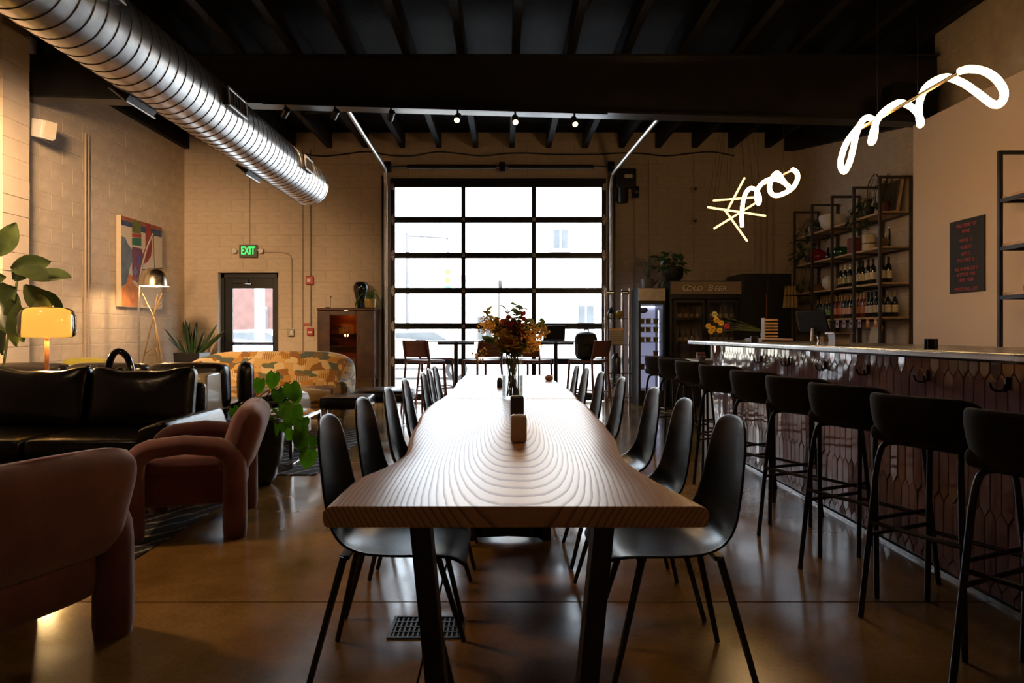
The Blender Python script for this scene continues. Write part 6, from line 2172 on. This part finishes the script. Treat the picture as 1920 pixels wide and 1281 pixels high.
MB().lathe([(0, .125), (.088, .125)], 14, caps=False).build('soil', M_SOIL, hp)
for k in range(16):
    a_ = k * 2.4; r_ = .08 + .10 * ((k * 5) % 7) / 6
    p = Vector((math.cos(a_) * r_, math.sin(a_) * r_ * .7, .36 + .16 * ((k * 3) % 5) / 4))
    put_leaf(ov2, hp, p, a_, R(random.uniform(-40, 20)), 0, .8)
    MB().tube(smooth_path([(0, 0, .12), (p.x * .3, p.y * .3, .26), p], 3), .0035, 4).build('stem', M_STEM, hp)

# yellow and red flowers in front of the coolers
fv = thing('flower_pot', 'yellow and red flowers standing at the far end of the bar', 'flowers', (2.72, 7.08, 1.07))
MB().lathe([(.05, 0), (.06, .06), (.05, .10), (.044, .10)], 18).build('vase_body', M_GLOSSBLK, fv, smooth=50)
for k, (x, y, c) in enumerate(((1343, 600, 0), (1337, 617, 0), (1328, 612, 0), (1352, 606, 0), (1333, 622, 0), (1363, 612, 1), (1349, 620, 0), (1340, 590, 2))):
    p = P(x, y, 7.05) - Vector(fv.location)
    fl_ = MB()
    for q in range(6):
        an_ = q * PI / 3
        fl_.rbox(p + Vector((math.cos(an_) * .018, 0, math.sin(an_) * .018)), (.026, .016, .026), .008, 3)
    fl_.build('blossom', pm(('yellow petal', 'red petal', 'pale petal')[c], ((.75, .42, .02), (.45, .02, .03), (.5, .45, .12))[c], .6), fv, smooth=180)
    MB().tube([(0, 0, .09), p * .5 + Vector((0, 0, .06)), p], .003, 5).build('flower_stem', M_STEM, fv)

# ================================================================ BAR-TOP THINGS
BT = 1.07


def bpos(x, y):
    Z = (H - BT) * F / (y - CY)
    return (PX(x, Z), Z, BT + .0005)


cd1 = thing('candle_holder', 'ribbed black candle holder on the near part of the bar', 'candle', bpos(1747, 656))
cd1.location = (2.10, 3.36, BT)
m = MB()
for k in range(8):
    a_ = k * PI / 4
    m.lathe([(.011, 0), (.012, .004), (.012, .046), (.010, .05)], 8, c=(math.cos(a_) * .020, math.sin(a_) * .020, 0))
m.build('ribbed_cup', M_BLACK, cd1, smooth=50)
MB().lathe([(.021, 0), (.021, .038), (0, .038)], 12).build('candle_wax', M_CREAM, cd1)
dup(cd1, (2.12, 5.78, BT), .3, 'ribbed black candle holder at the far part of the bar by the menus')
tb = thing('clear_tub', 'clear plastic tub with a flared rim on the bar', 'container', (2.10, 4.28, BT))
MB().lathe([(.062, 0), (.066, .003), (.062, .035), (.068, .068), (.084, .072), (.084, .076), (.066, .075)], 4, caps=True).build('tub_body', pm('frosted plastic', (.52, .44, .38), .25, var=.08), tb, smooth=0, rot=(0, 0, R(45)), bevel=.004)
MB().lathe([(.085, .0765), (.085, .080), (0, .081)], 4, caps=False).build('lid', M_CHROME, tb, smooth=0, rot=(0, 0, R(45)))
tl_ = thing('metal_jigger', 'small chrome and black jigger beside the clear tub', 'jigger', (2.14, 4.62, BT))
MB().lathe([(.022, 0), (.016, .03), (.022, .055), (.020, .055)], 14).build('jigger_body', M_CHROME, tl_, smooth=40)
MB().lathe([(.055, .056), (.055, .062), (0, .063)], 18, caps=True).build('dish', M_BLACK, tl_, smooth=40)
mn = thing('menu_stack', 'stack of pale menus lying on the bar', 'menus', (2.35, 6.1, BT))
for k in range(4):
    MB().box((random.uniform(-.01, .01), random.uniform(-.02, .02), .004 + k * .007), (.26, .46, .006), (0, 0, R(random.uniform(-6, 6)))).build('menu', pm('pinkish menu card', (.48, .36, .33), .6), mn, smooth=0)
sb_ = thing('slatted_box', 'striped box of wooden slats behind the bar candle', 'box', (2.55, 6.55, BT))
MB().box((0, .01, .11), (.11, .05, .21)).build('box_core', M_BLACK, sb_, smooth=0)
for k in range(7):
    MB().box((0, -.03, .015 + k * .031), (.125, .03, .016)).build('slat', M_OAK, sb_, smooth=0)
MB().box((-.066, -.01, .11), (.01, .08, .22)).build('side_board', M_PALEW, sb_, smooth=0)

# till screen, aprons, black tray on the back counter
ts = thing('till_screen', 'black till screen on a stand behind the bar', 'monitor', (3.98, 8.85, .88))
MB().box((0, 0, .02), (.28, .34, .02)).build('stand_base', M_STEEL, ts, smooth=0, bevel=.005)
MB().tube([(0, 0, .02), (.02, 0, .33)], .022, 10).build('stand_post', M_CHROME, ts)
scr = MB().box((0, 0, 0), (.03, .44, .28)).build('screen', M_BLACK, ts, smooth=0, bevel=.006, loc=(.02, 0, .42), rot=(0, R(-18), R(25)))
MB().box((0, .2245, 0), (.026, .006, .27)).build('screen_edge', M_CHROME, scr, smooth=0)
apn = thing('hanging_aprons', 'cream aprons hanging on the black cabinet door', 'aprons', (PX(1485, 10.5), 10.545, PH(536, 10.5)))
for k in range(4):
    x = -.075 + k * .047
    rows = []
    for i in range(6):
        f = i / 5
        w = .020 + .012 * f
        rows.append([(x * (1 + .3 * f) + w * q, -.012 - .008 * math.cos(q * 3), -.34 * f) for q in (-1, -.5, 0, .5, 1)])
    MB().grid(rows).build('apron', pm('cream cotton', (.50, .36, .18), .9, var=.1), apn, smooth=180, solid=.006)
MB().tube([(-.10, -.028, -.15), (.10, -.030, -.145)], .008, 6).build('apron_tie', M_BLACK, apn)
tr = thing('black_tray', 'long black tray on the back counter by the near shelf end', 'tray', (3.98, 7.75, .88))
MB().box((0, 0, .10), (.16, .70, .03)).build('tray_board', M_BLACK, tr, smooth=0, bevel=.006)
for y in (-.25, .25):
    MB().box((0, y, .043), (.12, .05, .085)).build('tray_foot', M_OAK, tr, smooth=0)

# things on the low ledge
for k, (x, c, lab) in enumerate(((1290, (.45, .40, .36), 'small pale bowl on the low ledge'), (1301, (.45, .04, .03), 'red cup on the low ledge'), (1324, (.50, .03, .03), 'red bottle on the low ledge behind the block'))):
    X = (2.09, 2.13, 2.45)[k]
    t = thing(('small_bowl', 'red_cup', 'red_bottle')[k], lab, ('bowl', 'cup', 'bottle')[k], (X, (7.23, 7.40, 7.42)[k], .8555))
    MB().lathe([(.03, 0), (.045, .02), (.045, .045 + .03 * k), (.038, .045 + .03 * k), (.03, .03)], 16).build(('bowl_body', 'cup_body', 'bottle_body')[k], pm('ledge item %d' % k, c, .4), t, smooth=50)
    MB().lathe([(.046, .044 + .03 * k), (.046, .05 + .03 * k)], 16, caps=False).build('rim', M_WHITE, t)

# ================================================================ CHROME DISPLAY TOWER
tw2 = thing('chrome_tower', 'chrome tube display tower right of the glass door', 'display stand', (PX(1154, 10.3), 10.3, 0))
zt3 = PH(545, 10.3)
for (x, y) in ((-.165, -.12), (-.115, .12), (.125, .12), (.19, -.12)):
    p_ = MB().tube([(x, y, 0), (x, y, zt3)], .020, 12).build('pole', M_CHROME, tw2)
    MB().lathe([(0, -.02), (.018, 0), (0, .02)], 10, c=(x, y, zt3 + .015), caps=False).build('finial', M_CHROME, p_, smooth=180)
for z in (PH(598, 10.3), PH(647, 10.3), PH(700, 10.3), .18):
    MB().box((.012, 0, z), (.32, .24, .012)).build('shelf', pm('smoked shelf', (.10, .09, .10), .15, metal=.3), tw2, smooth=0)
    for (x, y) in ((-.165, -.12), (.19, -.12)):
        MB().tube([(x, y, z - .015), (x, y, z + .015)], .026, 10).build('collar', M_CHROME, tw2)
for (x, y, r_) in ((-.10, -.12, .03), (.12, -.12, .032)):
    MB().tube([(x - .05, y, zt3 - .04), (x + .05, y, zt3 - .04)], r_, 12).build('lamp_head', M_CHROME, tw2)
o = Vector(tw2.location)
z_ = PH(598, 10.3) + .006
yb = thing('yellow_gourd', 'yellow round gourd on the chrome tower', 'ornament', (o.x + .055, o.y - .02, z_))
MB().lathe([(.02, 0), (.05, .02), (.058, .055), (.045, .10), (.02, .12)], 18).build('gourd_body', pm('yellow glaze', (.48, .33, .02), .35), yb, smooth=60)
MB().tube([(0, 0, .118), (.006, 0, .14)], .006, 6).build('stalk', M_STEM, yb)
bk2 = thing('black_cone', 'black pointed bottle behind the yellow gourd', 'ornament', (o.x - .06, o.y + .05, z_))
MB().lathe([(.06, 0), (.07, .04), (.045, .11), (.012, .17), (.0, .18)], 16).build('cone_body', M_BLACK, bk2, smooth=50)
MB().lathe([(.025, 0), (.03, .06), (.02, .075)], 12, c=(-.01, -.10, 0)).build('white_stopper', M_WHITE, bk2, smooth=50)
cdc = thing('info_card', 'white printed card in a holder on the chrome tower', 'card', (o.x + .005, o.y - .06, PH(647, 10.3) + .006))
MB().box((0, 0, .125), (.22, .008, .25)).build('card_sheet', M_PAPER, cdc, smooth=0)
for k in range(5):
    MB().box((0, -.005, .06 + k * .032), (.17, .001, .006)).build('print_line', M_FACFR, cdc, smooth=0)
MB().box((0, -.005, .225), (.20, .002, .02)).build('print_header', M_BRASS, cdc, smooth=0)
fl2 = thing('steel_flask', 'dark steel flask on the lower shelf of the chrome tower', 'flask', (o.x + .0, o.y - .02, PH(700, 10.3) + .006))
MB().lathe([(.07, 0), (.075, .02), (.075, .20), (.045, .26), (.03, .275)], 20).build('flask_body', pm('gunmetal', (.12, .12, .14), .3, metal=.8), fl2, smooth=50)
MB().lathe([(.034, .276), (.034, .30), (.0, .302)], 14, caps=False).build('screw_cap', M_BLACK, fl2)
lpz = thing('small_potted_plant', 'small plant in a pale pot at the foot of the chrome tower', 'plant', (o.x, o.y, .186))
MB().lathe([(.06, 0), (.08, .14), (.07, .14), (.065, .12)], 18).build('pot', M_CREAM, lpz, smooth=50)
for k in range(14):
    a_ = k * 2.4
    put_leaf(ov2, lpz, Vector((math.cos(a_) * .05, math.sin(a_) * .05, .15 + .12 * ((k * 5) % 7) / 6)), a_, R(random.uniform(-20, 50)), 0, .8)

# ================================================================ HIGH TABLES AND CHAIRS AT THE WINDOW
def high_table(label, x, Z):
    t = thing('high_table', label, 'table', (PX(x, Z), Z, 0), 0, 'high round tables at the overhead door')
    MB().lathe([(.20, 0), (.24, .01), (.06, .03), (.03, .06)], 28).build('base', M_BLKMETAL, t, smooth=40)
    MB().tube([(0, 0, .05), (0, 0, 1.0)], .033, 14).build('post', M_BLKMETAL, t)
    MB().tube([(-.28, 0, .985), (.28, 0, .985)], .02, 6).build('top_support', M_BLKMETAL, t)
    MB().lathe([(.05, 1.0), (.42, 1.008), (.44, 1.018), (.44, 1.024), (.0, 1.026)], 36).build('table_top', M_DKWOOD, t, smooth=40)
    return t


high_table('high round table left of the flower vase before the glass door', 855, 10.45)
high_table('high round table with the laptop before the glass door', 1042, 10.52)


def make_high_chair():
    t = thing('high_chair', 'x', 'chair', (0, 0, 0), 0, 'mauve plastic high chairs at the window')
    # forward = +x
    m = MB().rbox((.0, 0, .735), (.42, .42, .035), .016, 6, (0, 0, -.15))
    m.build('seat', M_MAUVEPL, t, smooth=180)
    rows = []
    for i in range(7):
        f = i / 6
        z = .80 + .235 * f
        w = .205 - .012 * f ** 2
        rows.append([(-.205 - .05 * f - .025 * (1 - (q / 3) ** 2), w * q / 3, z) for q in range(-3, 4)])
    MB().grid(rows).build('backrest', M_MAUVEPL, t, smooth=180, solid=.016)
    for s in (-1, 1):
        MB().tube(smooth_path([(-.265, s * .21, 1.035), (-.215, s * .21, .80), (-.205, s * .205, .72), (-.235, s * .225, .35), (-.27, s * .24, .0)], 4), .019, 8, flat=.8).build('rear_leg', M_MAUVEPL, t, smooth=60)
        MB().tube([(.19, s * .195, .725), (.215, s * .21, .35), (.24, s * .225, 0)], .018, 8).build('front_leg', M_MAUVEPL, t, smooth=60)
        MB().tube([(-.24, s * .228, .28), (.222, s * .214, .28)], .012, 6).build('side_rail', M_MAUVEPL, t)
    MB().tube([(.218, -.212, .30), (.218, .212, .30)], .013, 6).build('footrest', M_MAUVEPL, t)
    return t


hc = make_high_chair()
HC = [(798, 10.02, R(62), 'mauve high chair nearest the left door edge, seen from behind'), (818, 10.9, R(25), 'mauve high chair half hidden behind the leftmost one'), (903, 10.05, R(125), 'mauve high chair at the left table, just left of the flowers'),
      (1000, 10.05, R(60), 'mauve high chair at the laptop table, just right of the flowers'), (1102, 10.05, R(140), 'mauve high chair with the black backpack on it')]
for i, (x, Z, rz, lab) in enumerate(HC):
    loc = (PX(x, Z), Z, 0)
    if i == 0:
        hc.location = loc; hc.rotation_euler = (0, 0, rz); hc['label'] = lab
    else:
        dup(hc, loc, rz, lab)
lt = thing('laptop', 'open dark laptop on the right high table', 'laptop', (PX(1037, 10.35), 10.40, 1.026), R(6))
MB().box((0, .0, .008), (.33, .23, .014)).build('keyboard_base', M_STEEL, lt, smooth=0, bevel=.004)
MB().box((0, -.13, .125), (.33, .010, .225), (R(14), 0, 0)).build('screen_lid', M_BLACK, lt, smooth=0, bevel=.004)
bp_ = thing('backpack', 'black backpack sitting on the rightmost high chair', 'backpack', (PX(1099, 9.98), 10.0, .756), R(-12))
M_PACK = pm('black nylon', (.012, .011, .011), .6, var=.4, scale=25, bump=.3, bscale=40)
MB().rbox((0, 0, .20), (.32, .20, .40), .09, 6, (.06, .12, .03)).build('pack_body', M_PACK, bp_, smooth=180, sub=1)
MB().rbox((0, -.11, .13), (.24, .09, .20), .04, 5, (0, .1, 0)).build('front_pocket', M_PACK, bp_, smooth=180, sub=1)
MB().tube(smooth_path([(-.03, .03, .39), (-.02, .03, .44), (.03, .03, .44), (.04, .03, .39)], 4), .009, 7).build('top_handle', M_PACK, bp_)
for s in (-1, 1):
    MB().tube(smooth_path([(s * .07, .09, .38), (s * .10, .16, .28), (s * .11, .15, .12), (s * .12, .10, .03)], 4), .018, 6, flat=.4).build('shoulder_strap', M_PACK, bp_)

# ================================================================ THINGS ON THE DINING TABLE
TT = .7605


def tpos(x, y):
    Z = (H - .76) * F / (y - CY)
    return Vector((PX(x, Z), Z, TT))


wv_ = thing('stone_holder', 'cream stone tealight holder nearest on the long table', 'candle holder', tpos(972.5, 829))
Z = wv_.location.y
wd_ = 30 * Z / F
hh = (829 - 778) * Z / F
M_STONE = pm('cream veined stone', (.58, .42, .27), .45, var=.1, scale=14, alt=(.40, .26, .15))
MB().rbox((0, 0, hh / 2), (wd_, wd_, hh), .011, 4).build('holder_body', M_STONE, wv_, smooth=180)
MB().lathe([(.017, hh - .0015), (.017, hh + .001), (.014, hh + .001), (.013, hh - .001)], 18, caps=False).build('holder_mouth', M_BLACK, wv_)
bkh = thing('black_holder', 'black square tealight holder behind the cream one', 'candle holder', tpos(969.5, 779))
Z = bkh.location.y
wd_ = 25 * Z / F
hh = (779 - 742) * Z / F
MB().rbox((0, 0, hh / 2), (wd_, wd_, hh), .010, 4).build('holder_body', M_BLACK, bkh, smooth=180)
MB().lathe([(.018, hh - .001), (.018, hh + .001), (.014, hh + .001)], 18, caps=False).build('holder_mouth', M_GREENLEAF, bkh)
ss = thing('salt_shaker', 'tiny black shaker left of the flower vase', 'shaker', tpos(937, 727))
MB().lathe([(.018, 0), (.02, .004), (.02, .05), (.014, .06)], 14).build('shaker_body', M_BLACK, ss, smooth=40)
MB().lathe([(.014, .06), (.010, .07), (0, .071)], 12, caps=False).build('shaker_cap', M_STEEL, ss)
pb = thing('pebble', 'small brown wooden block on the far table', 'ornament', tpos(1029, 714))
MB().rbox((0, 0, .022), (.06, .10, .04), .015, 4).build('block_body', M_WALNUT, pb, smooth=180)
MB().rbox((0, .0, .045), (.03, .06, .006), .002, 3).build('block_top', M_OAK, pb, smooth=180)

# flower vase
vs = thing('flower_vase', 'clear glass cylinder vase of water on the long table', 'vase', tpos(961, 748))
Z = vs.location.y
rv = 19.5 * Z / F
hv = (748 - 668) * Z / F
M_VGLASS = glass_mat('vase glass', (.98, .99, .99), .55)
MB().lathe([(rv * .97, 0), (rv, .004), (rv, hv)], 32, caps=False).build('glass_wall', M_VGLASS, vs, smooth=60)
MB().lathe([(0, .001), (rv * .96, .001), (rv * .96, .010), (0, .010)], 32, caps=False).build('glass_base', M_VGLASS, vs, smooth=40)
MB().lathe([(rv, hv), (rv * 1.01, hv + .002), (rv * .96, hv + .002), (rv * .96, hv - .004)], 32, caps=False).build('rim', M_VGLASS, vs, smooth=60)
MB().lathe([(rv * .95, .011), (rv * .95, hv * .55), (0, hv * .55)], 28, caps=False).build('water', glass_mat('vase water', (.93, .96, .95), .6), vs, smooth=40)

bq = thing('dried_bouquet', 'mixed dried bouquet of yellow, red and green sprigs in the glass vase', 'flowers', vs.location + Vector((0, 0, .012)))
o = Vector(bq.location)
M_YAR = pm('yellow yarrow', (.82, .62, .28), .8, transl=.5, var=.3, scale=40, rnd=.25)
M_REDB = pm('red berry sprig', (.34, .05, .045), .6, transl=.45, var=.3, scale=30, rnd=.3)
M_OLV = pm('olive seed sprig', (.40, .28, .07), .7, transl=.5, var=.35, scale=30, rnd=.25)
M_EUC = pm('eucalyptus leaf', (.11, .17, .06), .5, transl=.45, var=.3, rnd=.25)
el = leaf_mesh('sprig_leaf', M_EUC, .030, .011, 'oval', .3)
ol = leaf_mesh('sprig_leaf', M_OLV, .030, .011, 'oval', .3)
rl_ = leaf_mesh('sprig_leaf', M_REDB, .026, .010, 'oval', .3)
rnd = random.Random(11)


def sprig(name, tip, kind, bulge=0.0, n=26):
    base = Vector((rnd.uniform(-.6, .6) * rv, rnd.uniform(-.6, .6) * rv, .005))
    mouth = Vector((rnd.uniform(-.6, .6) * rv, rnd.uniform(-.6, .6) * rv, hv))
    tip = P(*tip) - o
    path = smooth_path([base, mouth, mouth.lerp(tip, .5) + Vector((0, 0, .02)), tip], 6)
    st_ = MB().tube(path, .0022, 5).build(name, M_STEM, bq)
    m = MB()
    me = {'euc': el, 'olive': ol, 'red': rl_}.get(kind)
    L = len(path)
    if me is not None:
        vs_ = [v.co.copy() for v in me.vertices]; fs_ = [tuple(p.vertices) for p in me.polygons]
        for k in range(n):
            f = .42 + .58 * k / n
            p = path[min(L - 1, int(f * (L - 1)))] + Vector((rnd.uniform(-.006, .006), rnd.uniform(-.006, .006), rnd.uniform(-.008, .008)))
            mt = Matrix.Translation(p) @ (Matrix.Rotation(rnd.uniform(0, 6.28), 4, 'Z') @ Matrix.Rotation(-R(rnd.uniform(-10, 60)), 4, 'Y') @ Matrix.Rotation(rnd.uniform(-1, 1), 4, 'X')) @ Matrix.Scale(rnd.uniform(1.0, 1.8), 4)
            m.add([mt @ v for v in vs_], fs_)
        m.build('sprig_leaves', me.materials[0], st_, smooth=180, fix=False)['kind'] = 'stuff'
    else:
        for k in range(n):
            d = Vector((rnd.gauss(0, 1), rnd.gauss(0, .8), rnd.gauss(0, .55)))
            d = d.normalized() * (rnd.random() ** .4) * .058
            p = tip + d + Vector((0, 0, -.004))
            r_ = rnd.uniform(.0045, .0085)
            m.add([p + Vector((r_, 0, 0)), p + Vector((-r_, 0, 0)), p + Vector((0, r_, 0)), p + Vector((0, -r_, 0)), p + Vector((0, 0, r_)), p + Vector((0, 0, -r_))],
                  [(0, 2, 4), (2, 1, 4), (1, 3, 4), (3, 0, 4), (2, 0, 5), (1, 2, 5), (3, 1, 5), (0, 3, 5)])
        for k in range(7):
            q = tip + Vector((rnd.uniform(-.03, .03), rnd.uniform(-.03, .03), rnd.uniform(-.01, .015)))
            m.tube([tip - Vector((0, 0, .05)), q], .0010, 3, caps=False)
        m.build('flower_head', M_YAR, st_, smooth=180, fix=False)['kind'] = 'stuff'


Zv = Z
for x, y in ((985, 610), (1000, 628), (968, 636), (1012, 618), (1000, 645), (975, 622), (912, 608), (990, 630), (920, 606)):
    sprig('yarrow_stem', (x, y, Zv + rnd.uniform(-.08, .08)), 'yarrow', n=85)
for x, y in ((908, 580), (925, 600), (935, 625), (928, 612), (945, 650), (940, 640)):
    sprig('olive_stem', (x, y, Zv + rnd.uniform(-.08, .06)), 'olive', n=40)
for x, y in ((950, 595), (962, 600), (978, 590), (958, 612), (945, 600), (972, 606)):
    sprig('red_berry_stem', (x, y, Zv + rnd.uniform(-.06, .08)), 'red', n=34)
for x, y in ((977, 570), (950, 575), (968, 567), (1020, 604), (1010, 625), (905, 636), (990, 596), (1026, 600)):
    sprig('eucalyptus_stem', (x, y, Zv + rnd.uniform(-.06, .08)), 'euc', n=30)
for x, y in ((955, 655), (965, 650), (975, 658), (948, 662), (980, 650), (960, 640), (970, 665), (985, 660)):
    sprig('filler_stem', (x, y, Zv + rnd.uniform(-.05, .05)), 'olive' if x % 2 else 'euc', n=46)
sprig('yarrow_stem', (897, 664, Zv - .10), 'yarrow', n=26)

# ================================================================ FLOOR DRAIN
dr_ = thing('floor_drain', 'small dark metal drain grate set in the floor by the table', 'drain', (-.30, 2.66, 0))
for s in (-1, 1):
    MB().box((s * .135, 0, .003), (.012, .20, .006)).build('frame_bar', M_STEEL, dr_, smooth=0)
    MB().box((0, s * .094, .003), (.258, .012, .006)).build('frame_bar', M_STEEL, dr_, smooth=0)
for k in range(14):
    MB().box((-.12 + k * .0185, 0, .0025), (.007, .176, .004)).build('grate_bar', M_BLACK, dr_, smooth=0)
for y in (-.045, 0, .045):
    MB().box((0, y, .0035), (.256, .007, .004)).build('grate_bar', M_STEEL, dr_, smooth=0)
MB().box((0, 0, .0005), (.256, .176, .001)).build('drain_well', pm('drain void', (.002, .002, .002), .9), dr_, smooth=0)
